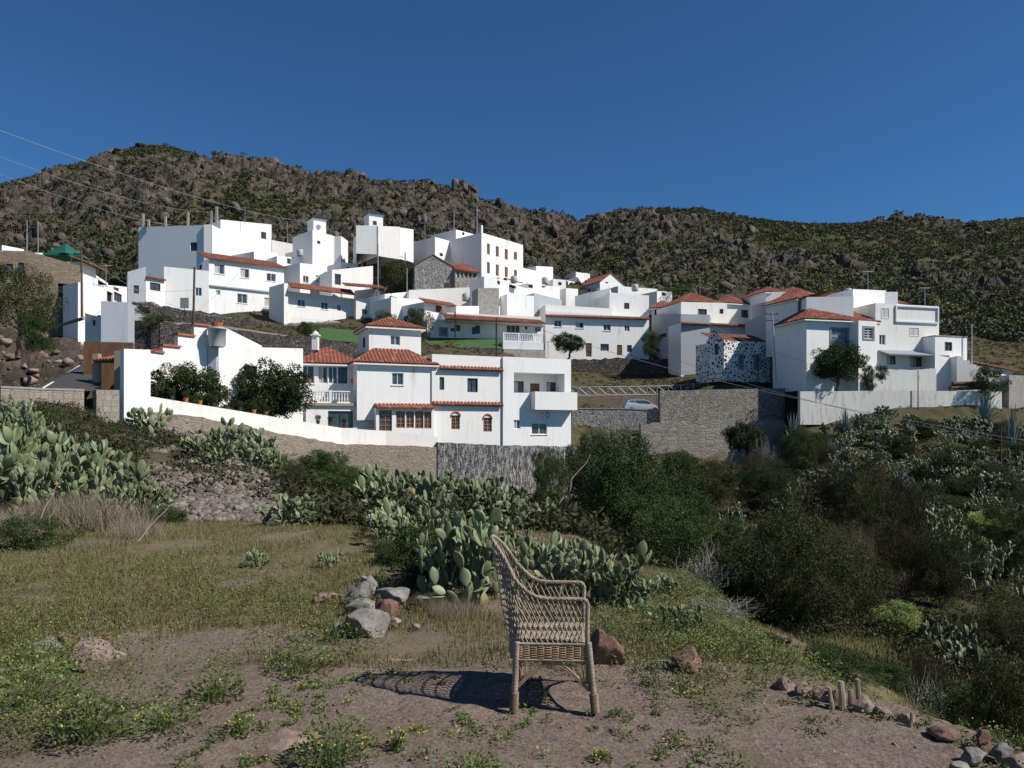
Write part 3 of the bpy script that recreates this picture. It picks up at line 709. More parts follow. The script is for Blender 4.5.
# ================================================================== LEFT OF THE VILLA
gr = house(110, 46, 400, 'small open garage with terracotta tile roof beside the road', 'garage', 'garage')
A = P(96, 361, 46); B = P(124, 361, 44.6)
shed(gr, (A.x,A.y), (B.x,B.y), A.z, 2.6, .75, .2)
for px, Y, w in ((121,44.4,.6),(97,46.2,.35)):
    p = P(px, 420, Y); mb = MB(); mb.cbox((p.x,p.y,p.z+2), w, .4, 4.2); mb.build('pillar', M['tan_pl'], gr)
mb = MB(); p = P(109, 410, 49.5); mb.cbox((p.x,p.y,p.z+2), 3.0, .3, 5, .2); mb.build('back_wall', M['wood'], gr)
mb = MB(); a = P(96,361.5,46); b_ = P(124,361.5,44.6); mb.tube([a,b_], .1, 4); mb.build('beam', M['wood'], gr)
wallrun('block_wall', [(-60,37,388,414),(0,37.5,388,414),(40,38.8,390,412),(83,40.5,391,411)], 'block', 'pale concrete block wall along the road at left edge', 'wall', .25, down=.8, coping='concrete')
wallrun('block_wall', [(95,41.5,390,415),(118,42.6,390,415)], 'block', 'short concrete block wall piece right of the dark gateway', 'wall', .3, down=.8)
# stepped white walls rising behind the trees
st = thing('stepped_wall', 'white stepped garden wall with terracotta coping rising behind the round tree', 'wall', P(150,400,49))
for (a, ya, b_, yb, t, bt) in ((146,48.5,163,50,351,400),(163,50,180,51,346,400),(178,51,194,52,335,400),(194,52,207,52.6,325,400)):
    fr = vol(st, a, ya, b_, yb, .45, bt, t, flat=False, name='wall')
    mb = MB(); mb.box(fr.pt(-.05, fr.za+.003, .12), fr.e*(fr.L+.1), fr.n*-.7, Vector((0,0,.13))); mb.build('coping', M['pot'], st)
ch = house(260, 54, 402, 'white curved-corner flat-roofed annex behind the dark round tree', 'annex', 'house')
cf = vol(ch, 226, 54, 303, 59.5, 6, 405, 346.5, [(244,365.5,257,378,'dk')], flat=True, ptr=348.5)
mb = MB(); Rr = 1.3; c = cf.pt(0.0, 0, -Rr); base = zof(405,54)-1.5
mb.lathe((c.x,c.y,base), [(Rr,0),(Rr,cf.za-base-.02)], 28); mb.build('curved_corner', M['white'], ch, True)
vol(ch, 207, 53, 217, 53.4, 3, 405, 330, flat=False)
vol(ch, 226, 59, 262, 62, 1.2, 350, 328, flat=False, ptr=346)
tk = thing('water_tank', 'pale bucket-shaped water tank standing on the white wall top', 'tank', P(217, 347, 53))
mb = MB(); p = P(217,347,52.4); mb.lathe(p, [(.5,0),(.62,1.2),(.67,1.22),(.67,1.34),(.55,1.36)], 20); mb.build('barrel', M['tank'], tk, True)
mb = MB(); mb.tube([p+Vector((.5*math.cos(t), -.4*abs(math.sin(t)), 1.2-.6*math.sin(t))) for t in [i*math.pi/8 for i in range(9)]], .03, 5); mb.build('handle', M['dmetal'], tk)
tag((lambda m: (m.lathe(p+Vector((0,0,1.38)), [(.34,0),(.42,.35)], 12), m.build('flower_tub', M['pot']))[1])(MB()), 'red clay flower tub standing on the pale water tank', 'pot')
mb = MB(); p2 = P(212,400,52.6); mb.box((p2.x-.3, p2.y, p2.z-1), (.6,0,0), (0,.5,0), (0,0,zof(347,52.6)-p2.z+1)); mb.build('pillar', M['grey_shade_pl'], tk)
ww = house(100, 58, 372, 'narrow blue-grey rough plastered tower block beside the dirt bank', 'outbuilding', 'building')
vol(ww, 101, 57, 128, 57.6, 3.2, 376, 301, flat=True, mat='grey_shade_pl')
vol(ww, 85, 58, 102, 57.5, 3, 350, 313, rr(R1z,[(370,560,382,582,'dk')]), flat=True, mat='white', ptr=318)
mb = MB(); p3 = P(84, 318, 57.8); q3 = P(58, 326, 60); mb.tube([p3, q3], .14, 5); mb.build('beam', M['concrete'], ww)
# stone building far left
sb = house(40, 72, 330, 'rough brown stone building with flat roof at the left edge', 'stone_building', 'building')
b1 = vol(sb, 25, 71, 80, 74, 8, 330, 250, rr(R1z,[(232,415,278,468,'black')]), rr(R1z,[(24,335,52,385,'dk'),(74,330,98,375,'dk')]), mat='brown_pl', ptr=266)
lw = vol(sb, -12, 69.5, 25, 71.0, 6, 330, 250, rr(R1z,[(24,335,52,385,'dk'),(72,330,96,375,'dk')]), mat='brown_pl', ptr=251)
x1 = house(60, 84, 262, 'white flat-topped roof terrace block behind the brown stone building', 'house', 'house')
vol(x1, 2, 82, 24, 84, 5, 262, 245, mat='white'); vol(x1, 24, 88, 64, 90, 5, 262, 252, ptr=254)
mb = MB(); p = P(66,257,86); s = 1.6
for k in range(4):
    t0, t1 = k*math.pi/2+.5, (k+1)*math.pi/2+.5
    mb.quad(p+Vector((2.4*math.cos(t0),2.4*math.sin(t0),0)), p+Vector((2.4*math.cos(t1),2.4*math.sin(t1),0)), p+Vector((.15*math.cos(t1),.15*math.sin(t1),1.5)), p+Vector((.15*math.cos(t0),.15*math.sin(t0),1.5)))
m_ = MB(); m_.v, m_.f, m_.m = mb.v, mb.f, mb.m
M['greentarp'] = simple('dark_green_canvas', (.01,.10,.07), (.008,.07,.05), 2, .8, .2)
gz = thing('gazebo', 'dark green pyramid canvas gazebo on the stone building roof', 'gazebo', p)
m_.build('canopy', M['greentarp'], gz)
mb = MB(); mb.cbox(p+Vector((0,0,-.12)), 3.6, 3.6, .25, .28)
for sx in (-1,1):
    for sy in (-1,1): mb.cbox(p+Vector((sx*1.5, sy*1.5, -1.2)), .08,.08,2.2)
mb.build('frame', M['greentarp'], gz)
x2 = house(85, 76, 318, 'white house with shaded balcony right of the brown stone building', 'house', 'house')
vol(x2, 81, 75, 96, 78, 6, 328, 262, flat=True); vol(x2, 96, 80, 108, 84, 5, 328, 275, [(98,282,107,290,'black')], ptr=283)
vol(x2, 78, 71, 104, 73, 3, 330, 282, flat=True, ptr=288); vol(x2, 104, 74, 124, 79, 4, 330, 285, [(107,292,113,302,'black'),(114,293,122,302,'dk')], ptr=294)
shed(x2, XY(80,74.2), XY(104,79), zof(263,75), 1.5, .5, .5)

# ================================================================== UPPER LEFT BLOCK
h1 = house(175, 112, 270, 'tall windowless pale block with bare rebar columns on its roof', 'apartment_block', 'building')
f1 = vol(h1, 138.5, 113, 212, 111, 9, 290, 227, rr(R2z,[(360,268,395,312,'dk')]), mat='white2', ptr=225)  # dull look under grazing sun is painted in with the cooler white
f1b = vol(h1, 212, 111.02, 226, 117, 1.2, 290, 224.5, rr(R2z,[(475,275,497,305,'dk')]))
for (X, a, b_) in ((118,120,190),(147,150,190),(233,135,186),(348,113,184),(468,108,182),(495,85,180)):
    x_, ya = R2z(X, a); _, yb = R2z(X, b_); p = P(x_, yb, 112.4); mb = MB(); mb.cbox((p.x,p.y,(p.z+zof(ya,112.4))/2), .3,.3, zof(ya,112.4)-p.z); mb.build('column_stub', M['concrete'], h1)
h1b = house(245, 118, 250, 'white block with one dark window behind the red roofed house', 'house', 'house')
vol(h1b, 220.5, 117, 271.5, 123, 8, 265, 219.5, rr(R2z,[(722,215,748,250,'dk')]), ptr=224.5, coping='pot')
h2 = house(209, 98, 310, 'white two storey house with long sloping terracotta roof and six windows', 'house', 'house')
f2 = vol(h2, 209, 98, 284, 104, 5, 318, 258, rr(R2z,[(482,380,535,430),(615,403,662,450),(750,428,798,468),(490,513,513,538),(600,532,652,580),(738,553,788,598)]), rr(R2z,[(400,383,420,410,'dk')]), ptr=269, flat=False)
shed(h2, tuple(f2.pt(-.4,0)[:2]), tuple(f2.pt(f2.L+.3,0)[:2]), (f2.za+f2.zb)/2-.05, 5.6, 1.9, .45)
mb = MB(); u0, z0_ = f2.hit(209,284.7); u1, z1_ = f2.hit(283,295.5); mb.box(f2.pt(u0+.02,(z0_+z1_)/2,0.004), f2.e*(u1-u0), f2.n*.25, Vector((0,0,.18))); mb.build('ledge', M['grey_shade_pl'], h2)
h2b = house(185, 95, 305, 'plain white lower annex left of the sloping terracotta roofed house', 'annex', 'house')
vol(h2b, 164, 96, 209, 97.8, 5, 312, 266.5, rr(R2z,[(385,500,418,543)]), ptr=271)
h3 = house(140, 93, 300, 'small white house with blue-grey shaded gable and tiny red awning', 'house', 'house')
f3 = vol(h3, 146, 93, 165, 95, 3.2, 306, 277, rr(R2z,[(153,475,207,515,'dk')]))
f3b = vol(h3, 127.5, 92, 146, 93, 4, 310, 272, rr(R2z,[(70,488,97,530,'dk')]), mat='grey_shade_pl', ptr=267)  # shade of this left face is put into the plaster colour
shed(h3, XY(145.5,93), XY(164.5,95), zof(277.5,93), .8, .3, .4)
small = [  # px0,Y0,px1,Y1,depth,pyb,pyt,ptr,wins(region,list),label
 (254,112,278,116,5,270,251.5,253,None,'small white block with grey parapet between two larger white houses'),
 (277,112,301,115,5,290,256,258,(R2z,[(855,345,875,378,'dk')]),'white house with a single grey window below the church gable'),
 (272,124,304,126,6,262,240,246,None,'white house with small gable and aerial on the upper left'),
 (300,116,316,120,5,290,262,264,None,'narrow white block under the round clock tower'),
 (300,108,326,112,6,290,263,266,(R3z,[(118,440,148,475,'w'),(182,440,230,475,'w')]),'white house with twin windows below the church'),
]
for (a,ya,b_,yb,d,pb,pt,pr_,w,lab) in small:
    hh = house((a+b_)/2, ya, pb, lab); vol(hh, a, ya, b_, yb, d, pb, pt, rr(w[0], w[1]) if w else (), ptr=pr_)
# long house with terracotta parapet strip
h4 = house(320, 96, 325, 'long low white house with terracotta roof strip and railed terrace', 'house', 'house')
f4 = vol(h4, 287, 97, 357, 103, 6, 326, 291, rr(R3z,[(90,560,130,597),(210,575,247,612),(292,587,313,620)]), ptr=299)
shed(h4, XY(289,96.4), XY(353,101.8), zof(288.5,97)-.1, 1.4, .9, .8)
f4b = vol(h4, 284, 96, 288, 96.4, 4, 322, 283)
vol(h4, 356, 101.5, 392, 104, 6, 326, 298, rr(R3z,[(418,610,448,637)]), ptr=300)
mb = MB(); u0 = .2
for i in range(50):
    u = f4.L*i/50; mb.box(f4.pt(u, zof(325,96), 1.5), f4.e*.03, f4.n*.03, Vector((0,0,.9)))
mb.box(f4.pt(0, zof(325,96)+.9, 1.48), f4.e*f4.L, f4.n*.06, Vector((0,0,.06))); mb.build('railing', M['whitem'], h4)
mb = MB(); mb.box(f4.pt(-1, zof(331,96)-2, 0.01), f4.e*(f4.L+6), f4.n*1.6, Vector((0,0,zof(325,96)-zof(331,96)+2))); mb.build('terrace', M['tan_pl'], h4)

# ================================================================== CHURCH + CENTRE TOP
def belltower(px0, px1, Y, pt, pb, label, arch):
    t = house((px0+px1)/2, Y, pb, label, 'bell_tower', 'tower')
    fr = vol(t, px0, Y, px1-3, Y+1.2, 2.6, pb, pt, [(arch[0],arch[1],arch[2],arch[3],'dk')] if arch else (), flat=False)
    c = (fr.A+fr.B)/2-fr.n*1.3; w = fr.L/2+.35; z = fr.za
    mb = MB(); mb.box(fr.pt(-.15,z,.15), fr.e*(fr.L+.3), -fr.n*2.9, Vector((0,0,.2))); mb.build('cornice', M['white'], t)
    mb = MB(); q = [c+fr.e*w*a+fr.n*1.6*b_+Vector((0,0,z+.2)) for a, b_ in ((-1,1),(1,1),(1,-1),(-1,-1))]; ap = c+Vector((0,0,z+1.3))
    for k in range(4): mb.quad(q[k], q[(k+1)%4], ap)
    mb.build('roof', M['dmetal'], t); return t, fr
t1, fr = belltower(313.5, 329, 116, 219, 240, 'white bell tower with dark pyramid cap and round clock face, left one', None)
mb = MB(); u, z = fr.hit(318.5, 227); mb.tube([fr.pt(u,z,-.02), fr.pt(u,z,.08)], .38, 16); mb.build('clock_face', M['gframe'], t1)
t2, fr = belltower(369, 386, 122, 214.5, 228, 'white bell tower with dark arched opening above the large white hall', (372.8,221,376.8,225))
h6 = house(325, 112, 262, 'white house with steep sloping gable under the clock tower', 'house', 'house')
vol(h6, 312.5, 112.5, 341, 116, 6, 270, 230, rr(R3z,[(190,260,206,276,'dk')]), ptr=238, coping='pot')
vol(h6, 341, 115, 348, 118, 6, 270, 236)
h7 = house(380, 106, 258, 'large plain white church hall box raised above a dark undercroft', 'church_hall', 'building')
f7 = vol(h7, 356, 107, 378, 107.5, 9, 253.5, 225.4, lwins=rr(R3z,[(342,240,370,275,'dk')]), down=0, ptr=225.6, coping='pot')
f7b = vol(h7, 378, 107.4, 400, 109.5, 8.5, 256, 225.9, down=0, ptr=226.8)
f7c = vol(h7, 400, 109.6, 413.5, 112, 7, 259, 227.5, down=0, ptr=229.5)
mb = MB(); mb.quad(P(357,253,107), P(400,256.2,109.5), P(413,259.5,112), P(404,252,118), P(357,252,116)); mb.build('underside', M['dark'], h7)  # dark void below the hall is painted as a near-black sheet
for px in (362, 380, 392, 405): p = P(px, 270, 110.5); mb = MB(); mb.cbox((p.x,p.y,p.z+.9), .2,.2, 3.4); mb.build('column', M['concrete'], h7)
vol(h7, 357, 113, 410, 117, 2, 285, 256, rr(R3z,[(555,392,585,425,'dk')]), mat='brown_pl', down=1, flat=False)
h8 = house(340, 104, 290, 'white terraced house under the church hall with dark door', 'house', 'house')
vol(h8, 332, 103, 373, 107, 4, 300, 270, rr(R3z,[(280,430,312,485,'dk')]), ptr=266)
h8b = house(430, 115, 280, 'stepped white house with grey shaded side behind the stone cottage', 'house', 'house')
vol(h8b, 435, 112, 458, 116, 9, 285, 237, rr(R4z,[(203,272,220,288,'dk'),(260,238,272,252,'dk')]), ptr=243, mat='white')
vol(h8b, 455, 115.5, 482, 120, 7, 285, 241, rr(R4z,[(296,230,314,255,'dk'),(290,295,305,312,'dk'),(335,293,350,305,'dk'),(378,320,398,340,'dk')]), ptr=250)
vol(h8b, 456, 124, 477, 128, 6, 260, 229.5, rr(R4z,[(318,165,330,180,'dk')]), ptr=235)
h9 = house(500, 112, 280, 'tall white three storey town house with two rows of four brown windows', 'town_house', 'house')
f9 = vol(h9, 481.5, 110, 523, 117, 9, 285, 232.5, rr(R4z,[(445,223,460,278,'door'),(490,237,506,290,'door'),(536,252,552,305,'door'),(583,266,599,306,'door'),(445,318,460,376,'door'),(490,330,506,388,'door'),(536,343,552,395,'door'),(583,358,599,395,'door')]), ptr=245)
mb = MB(); mb.box(f9.pt(0,f9.za+.003,0), f9.e*.3, -f9.n*.3, Vector((0,0,1.1))); mb.build('chimney', M['white'], h9)
h10 = house(440, 103, 290, 'grey mortared stone cottage with gable and red-brown glazed lean-to', 'stone_cottage', 'house')
f10 = vol(h10, 414.6, 103, 455, 104.5, 8, 300, 265, mat='rubble_grey', flat=False)
mm = MB(); zr_ = zof(254, 103.2); R_ = f10.pt(f10.L*.46, zr_); mm.quad(f10.pt(0,f10.za), f10.pt(f10.L,f10.za), f10.pt(f10.L,f10.za+.0), R_, f10.pt(0,f10.za+.01)); mm.build('gable', M['rubble_grey'], h10)
t = MB()
for p in (f10.pt(0,f10.za), f10.pt(f10.L,f10.za)):
    d = (R_-p); l = d.length; d.normalize(); slope(t, p+f10.n*.1-d*.1, -f10.n, f10.D+.2, d, lambda u: l+.1)
t.build('roof', M['tile'], h10)
f10b = vol(h10, 455, 104, 478, 106, 5, 300, 270, rr(R4z,[(285,360,302,398,'cur'),(306,360,322,398,'cur'),(326,360,344,398,'cur'),(348,362,366,398,'cur'),(370,364,388,398,'cur')]), mat='rubble_grey', flat=False, name='lean_to')
shed(h10, XY(454.5,104), XY(479,106), f10b.za, 3, 1.6, .3)
mb = MB(); u, z = f10b.hit(447, 288); mb.cbox(P(447.5,285.5,103.6), 1, .3, .6); mb.build('shutter', M['wood'], h10)
# ================================================================== CENTRE INFILL
infill = [
 (409,101,478,104,4,310,290,287,'white',None,'broad white street wall and low house below the stone cottage'),
 (484,97,497,98,4,302,276,277,'white',None,'narrow white block left of the canopied red door'),
 (497,99,509,101,4,302,279,281,'white',(R4z,[(490,412,512,432,'dk')]),'white house with small high window under the town house'),
 (478,95,499,96,2.5,302,288,288,'concrete',None,'unplastered concrete shed in the middle of the village'),
 (509,104,534,109,5,300,284,290,'white',(R4z,[(555,400,595,450,'black')]),'white house with dark doorway under a red canopy'),
 (523,118,537,122,6,285,268,271,'white',None,'pale white house right of the tall town house'),
 (536,124,553,127,6,285,266,267,'white',(R4z,[(690,375,700,390,'dk')]),'cubic white house at the foot of the rocky hill'),
 (528,110,552,113,5,300,283,287,'white',(R4z,[(610,435,632,455,'dk'),(650,432,680,450,'dk')]),'white flat house with two small windows beside the cubic one'),
 (507,98,534,100,5,318,294,296,'white',None,'wide white flat roof above the tiled porch house'),
 (534,106,562,109,5,318,293,300,'grey_shade_pl',None,'shaded grey-white house above the long tiled eave'),  # shade on this house is painted with the grey plaster
 (391,96,424,99,5,325,297,300,'white',(R3z,[(640,607,690,640,'dk')]),'white house with flat grey roof left of the porch house'),
 (424,94,456,98,5,325,302,305,'white',(R3z,[(797,590,830,625,'door')]),'small white house with brown door and red tiled ledge'),
 (456,93,500,97,5,322,306,306,'white',None,'low white block behind the porch house eave'),
 (372,104,385,107,4,300,289,291,'grey_shade_pl',None,'grey lean-to under a brown canopy'),
]
for (a,ya,b_,yb,d,pb,pt,pr_,mt,w,lab) in infill:
    hh = house((a+b_)/2, ya, pb, lab); fr = vol(hh, a, ya, b_, yb, d, pb, pt, rr(w[0], w[1]) if w else (), ptr=pr_, mat=mt)
    if 'canopy' in lab and 'red' in lab: shed(hh, XY(508,103), XY(518,105), zof(281,103), 1.5, .5, .8)
    if 'ledge' in lab: shed(hh, XY(423,93.6), XY(456,97.4), zof(303,94), 1.5, .7, .5)
    if 'brown canopy' in lab: shed(hh, XY(344,101), XY(383,103), zof(287,101), 3, .9, 1.2)
# porch house
h12 = house(490, 90, 335, 'long white porch house with scalloped tile eave above the green turf', 'porch_house', 'house')
f12 = vol(h12, 427, 90, 543, 94.5, 4, 340, 319, rr(R4z,[(258,655,280,672,'dk'),(286,640,308,672,'dk'),(208,660,238,690,'fdoor'),(368,650,385,688,'dk'),(385,642,410,685,'dk'),(545,640,615,680,'w'),(640,640,652,662,'dk'),(690,645,722,675,'w')]), flat=False)
p0 = XY(446, 88); p1 = XY(543.5, 92.2); shed(h12, p0, p1, zof(319,88), 3.2, 1.1, .6)
mb = MB(); mb.quad(*[Vector((*q, z)) for q, z in ((XY(447,88),zof(319.5,88)),(XY(543,92),zof(319.5,88)),(XY(543,95.5),zof(319.5,88)),(XY(447,91.5),zof(319.5,88)))]); mb.build('porch_ceiling', M['white'], h12)
pp = Plane(XY(503,87.6), XY(543.5,89)); fr = vol(h12, 503, 87.6, 543.5, 89, 3, 350, 341, flat=False, mat='white2', name='terrace')
balustrade(h12, fr, .1, fr.L-.1, fr.za, 1.0, -.15)
vol(h12, 447, 90, 541, 93.5, 3, 319, 312.5, flat=False, down=-.1)
mb = MB(); p = P(455, 330, 88); mb.cbox((p.x,p.y,zof(325,88)), .15,.15, 3); mb.build('post', M['dmetal'], h12)
def patch(name, pts, m, label, cat, lift=.15):
    mb = MB(); mb.quad(*[P(px, py, Y) for px, py, Y in pts]); return mb.build(name, M[m])
t_ = patch('turf_terrace', [(420,347.5,84.5),(503,348.5,87),(505,339,91),(424,337.5,90)], 'turf', '', ''); tag(t_, kind='structure')
t_ = patch('turf_terrace', [(305,338,78),(362,343,80),(366,331,86),(312,327,85)], 'turf', '', ''); tag(t_, kind='structure')
wallrun('turf_wall', [(300,77.6,336,352),(330,78.6,340,354),(360,79.8,343.5,360)], 'rubble_dark', 'dark rubble wall under the left green turf strip', 'wall', .5, bumpy=.12, down=2)
wallrun('turf_wall', [(418,84,347,362),(460,85.5,347.5,362),(502,86.8,348.5,362)], 'rubble_dark', 'dark rubble wall under the green turf of the porch house', 'wall', .5, bumpy=.15, down=2)
wallrun('terrace_wall', [(118,72,324,336),(160,72,323,335),(220,74,327,338),(305,77,338,350)], 'rubble_dark', 'low dry-stone terrace wall below the six-windowed house', 'wall', .4, bumpy=.12, down=1.5)
wallrun('terrace_kerb', [(150,74,320,323),(230,77,327,330),(305,80,338,342)], 'concrete', 'thin pale kerb edging the stony terrace', 'kerb', .25, down=.3)
wallrun('terrace_wall', [(503,87.4,349,358),(545,89,350,358)], 'concrete', 'plain concrete wall under the balustraded terrace', 'wall', .4, down=2)
wallrun('terrace_wall', [(150,88,305,316),(205,90,312,322),(290,94,326,332)], 'rubble_dark', 'upper dry-stone terrace wall at the base of the sloping-roof house', 'wall', .4, bumpy=.12, down=1)
# ================================================================== LONG WHITE HOUSE (right of centre)
h13 = house(600, 103, 356, 'big long white house with thin red eave and row of square windows', 'farmhouse', 'house')
f13 = vol(h13, 545.5, 101.5, 649, 104.3, 8, 357, 311, rr(R4z,[(790,615,828,650),(900,625,940,657),(950,733,982,775,'dk')])+rr(R5z,[(80,420,121,452),(222,430,260,465),(330,435,357,468),(133,528,162,597,'door'),(292,537,318,590,'door'),(207,532,250,567,'dk'),(343,538,368,573,'dk')]), ptr=317.5)
shed(h13, tuple(f13.pt(0,0)[:2]), tuple(f13.pt(f13.L,0)[:2]), min(f13.za,f13.zb)-.35, .55, .35, .5)
vol(h13, 609.5, 106, 649, 107.5, 6, 320, 292.5, rr(R5z,[(328,322,355,353,'dk')]), ptr=295.5, coping='pot')
vol(h13, 545.5, 103, 612, 105, 5, 315, 304.5, ptr=308.5, coping='pot')
h13b = house(590, 108, 310, 'grey shaded white house with sloping roof behind the long house', 'house', 'house')
vol(h13b, 575, 113, 610, 112, 6, 312, 296, mat='white2', ptr=288)  # shade of this white wall is painted in by the cool white
h13c = house(588, 170, 290, 'small distant white house with two tiny windows at the hill foot', 'house', 'house')
vol(h13c, 578, 168, 599, 172, 6, 292, 277, rr(R5z,[(145,195,160,218,'dk'),(115,230,128,248,'dk'),(165,238,195,255,'dk')])); vol(h13c, 576, 176, 590, 178, 5, 292, 272)
h13d = house(612, 150, 290, 'distant white gabled house with terracotta verges', 'house', 'house')
f_ = vol(h13d, 600, 150, 624, 153, 7, 292, 281, rr(R5z,[(232,204,246,222,'dk')]), flat=False); gable(h13d, f_, f_.za, f_.za, (.45, zof(272.5,151)))
h13e = house(636, 140, 295, 'low white house behind the long house roof', 'house', 'house'); vol(h13e, 618, 138, 657, 142, 6, 300, 286, ptr=289, coping='pot')
h13f = house(563, 150, 285, 'tiny white house far up the valley', 'house', 'house'); vol(h13f, 560, 165, 575, 168, 5, 290, 279)
# ================================================================== RIGHT CENTRE HOUSES
h14 = house(700, 100, 350, 'white house with hipped terracotta roof and shaded terrace side', 'house', 'house')
f14 = vol(h14, 681, 100, 727, 102, 7, 350, 302, rr(R5z,[(707,353,752,395,'dk'),(817,353,837,378,'dk')]), ptr=303, mat='white', flat=False)
hip(h14, XY(683,101), XY(723,103), 6.5, zof(300.5,100), .35, pitchang=29)
f14b = vol(h14, 681, 97, 757, 100, 3.5, 372, 323, rr(R5z,[(645,465,675,480,'dk'),(697,470,740,510,'w'),(775,468,795,490,'dk')]), ptr=325)
shed(h14, XY(681,96.8), XY(757,99.8), zof(325.5,98), .5, .3, .4)
balustrade(h14, f14b, .1, 4.5, f14b.za, .9, -.15)
f14c = vol(h14, 651, 108, 681, 97, 4, 370, 315, rr(R5z,[(560,470,600,512,'dk'),(510,480,545,500,'dk')]), mat='grey_shade_pl', ptr=314)  # shaded side of the white house, its shade painted as grey
h14t = house(662, 106, 320, 'open terrace room with small hipped terracotta roof', 'pavilion', 'building')
vol(h14t, 652, 107, 672, 106.4, 4, 320, 308, rr(R5z,[(485,350,555,395,'black'),(562,355,600,390,'black')]), flat=False, mat='white2'); hip(h14t, XY(651.5,107), XY(673,106.4), 4, zof(307.5,106.5), .35, pitchang=34)
h15 = house(740, 104, 335, 'white house with low terracotta roof and wide dark window', 'house', 'house')
f15 = vol(h15, 726, 103.5, 754, 105, 6, 340, 303, rr(R5z,[(928,358,970,398,'dk')]), flat=False); hip(h15, XY(726,103.5), XY(754,105), 6, f15.za, .35, pitchang=28)
h15b = house(740, 96, 335, 'grey shaded low house stepping down towards the gabled villa', 'house', 'house')
vol(h15b, 745, 97, 772, 90, 4, 375, 322, mat='grey_shade_pl', ptr=312); vol(h15b, 752, 100, 775, 93, 4, 345, 305, mat='grey_shade_pl', ptr=300)
h16 = house(730, 88, 365, 'low cottage of white mortar spotted with black stones and red tile roof', 'stone_cottage', 'house')
f16 = vol(h16, 706, 88, 724, 86, 7, 366, 342, rr(R6z,[(75,430,95,485,'dk')]), mat='rubble_spot', flat=False)
f16b = vol(h16, 724, 86, 770, 89, 5, 368, 341, rr(R6z,[(200,490,218,550,'fdoor'),(278,490,305,550,'fdoor')]), mat='rubble_spot', flat=False, ptr=342)
mb = MB(); mb.quad(f16.pt(0,f16.za), f16.pt(f16.L,f16.za), f16.pt(f16.L*.45,f16.za+1.3)); mb.build('gable', M['rubble_spot'], h16)
shed(h16, XY(717,86.6), XY(770,89.6), f16b.za, 3.5, 1.4, .35)
# ================================================================== RIGHT VILLA
h18 = house(790, 82, 385, 'tall white villa with long shaded gable wall, round window and terracotta roof', 'villa', 'house')
pl_ = vol(h18, 768, 97, 806.5, 81.6, 5, 395, 314, rr(R6z,[(410,398,436,466,'gdoor'),(492,362,522,455,'gdoor'),(415,515,440,582,'dk'),(305,320,326,360,'dk')]), mat='white', ptr=297, name='wall')
# round window on the shaded wall
u, z = pl_.hit(788, 312.7); mb = MB(); mb.tube([pl_.pt(u+.62*math.cos(t), z+.8*math.sin(t), .03) for t in [i*math.pi/12 for i in range(24)]], .13, 6, closed=True); ow = mb.build('round_window', M['gframe'], h18)
mb = MB(); mb.quad(*[pl_.pt(u+.6*math.cos(t), z+.78*math.sin(t), .012) for t in [i*math.pi/12 for i in range(24)]]); mb.build('pane', M['glass'], ow)
for (cx, cy) in ((798.5, 350.5),):
    u, z = pl_.hit(cx, cy); mb = MB(); mb.box(pl_.pt(u-1.1,z-.5,0.005), pl_.e*2.2, pl_.n*.7, Vector((0,0,.25)))
    for i in range(10): mb.box(pl_.pt(u-1.1+2.2*i/10,z-.25,.66), pl_.e*.03, pl_.n*.03, Vector((0,0,.9)))
    mb.box(pl_.pt(u-1.1,z+.62,.64), pl_.e*2.2, pl_.n*.06, Vector((0,0,.06))); mb.build('balcony', M['dmetal'], h18)
# roof following the shaded wall's slope
mb = MB(); a = pl_.pt(0,pl_.za,.3); b_ = pl_.pt(pl_.L,pl_.zb,.3); d = (b_-a); l = d.length; d.normalize(); bk_ = (-pl_.n*5+Vector((0,0,1.0))).normalized()
slope(mb, a, d, l, bk_, lambda u: 4.5); mb.build('roof', M['tile'], h18)
f18 = vol(h18, 797.5, 83.5, 823, 85, 5, 340, 299, rr(R6z,[(508,208,548,258,'sur')]), flat=False, ptr=299.5)
hip(h18, XY(797,83.5), XY(823,85), 5, f18.za, .3, pitchang=32)
f19 = vol(h18, 806.5, 79.5, 858, 81.2, 6, 395, 321, rr(R6z,[(672,355,758,440,'fdoor')]), flat=False, ptr=321.5)
hip(h18, XY(805.5,79.3), XY(876,81.6), 5, max(f19.za,f19.zb), .35, rise=1.9, pitchang=33)
f19b = vol(h18, 858.5, 79.6, 877, 80.4, 5, 395, 320.5, rr(R6z,[(840,348,886,402,'sur')]), flat=False)
u0, z0_ = f19.hit(828, 350.5); u1, _ = f19.hit(851, 350.5); mb = MB(); mb.box(f19.pt(u0-.2,z0_,.003), f19.e*(u1-u0+.3), f19.n*.6, Vector((0,0,.12)))
for i in range(16): mb.box(f19.pt(u0-.2+(u1-u0+.3)*i/16,z0_+.12,.56), f19.e*.025, f19.n*.025, Vector((0,0,.9)))
mb.box(f19.pt(u0-.2,z0_+1.0,.54), f19.e*(u1-u0+.3), f19.n*.05, Vector((0,0,.05))); mb.build('balcony', M['dmetal'], h18)
h20 = house(905, 80, 385, 'broad plain white house with closed white shutters and recessed parapet panel', 'house', 'house')
f20 = vol(h20, 875.5, 81.3, 939, 83.3, 7, 395, 303, rr(R7z,[(293,245,335,300,'shut'),(437,345,487,390,'shut'),(283,383,315,435,'w'),(322,490,368,535,'cur'),(440,495,517,547,'cur')]), ptr=306.5, coping='tile')
u0, z0_ = f20.hit(895, 322); u1, z1_ = f20.hit(938, 310); mb = MB(); bars(mb, f20, u0, z0_, min(u1,f20.L-.02), f20.zb-.1, .14, .004, .16); mb.build('panel_moulding', M['white2'], h20)
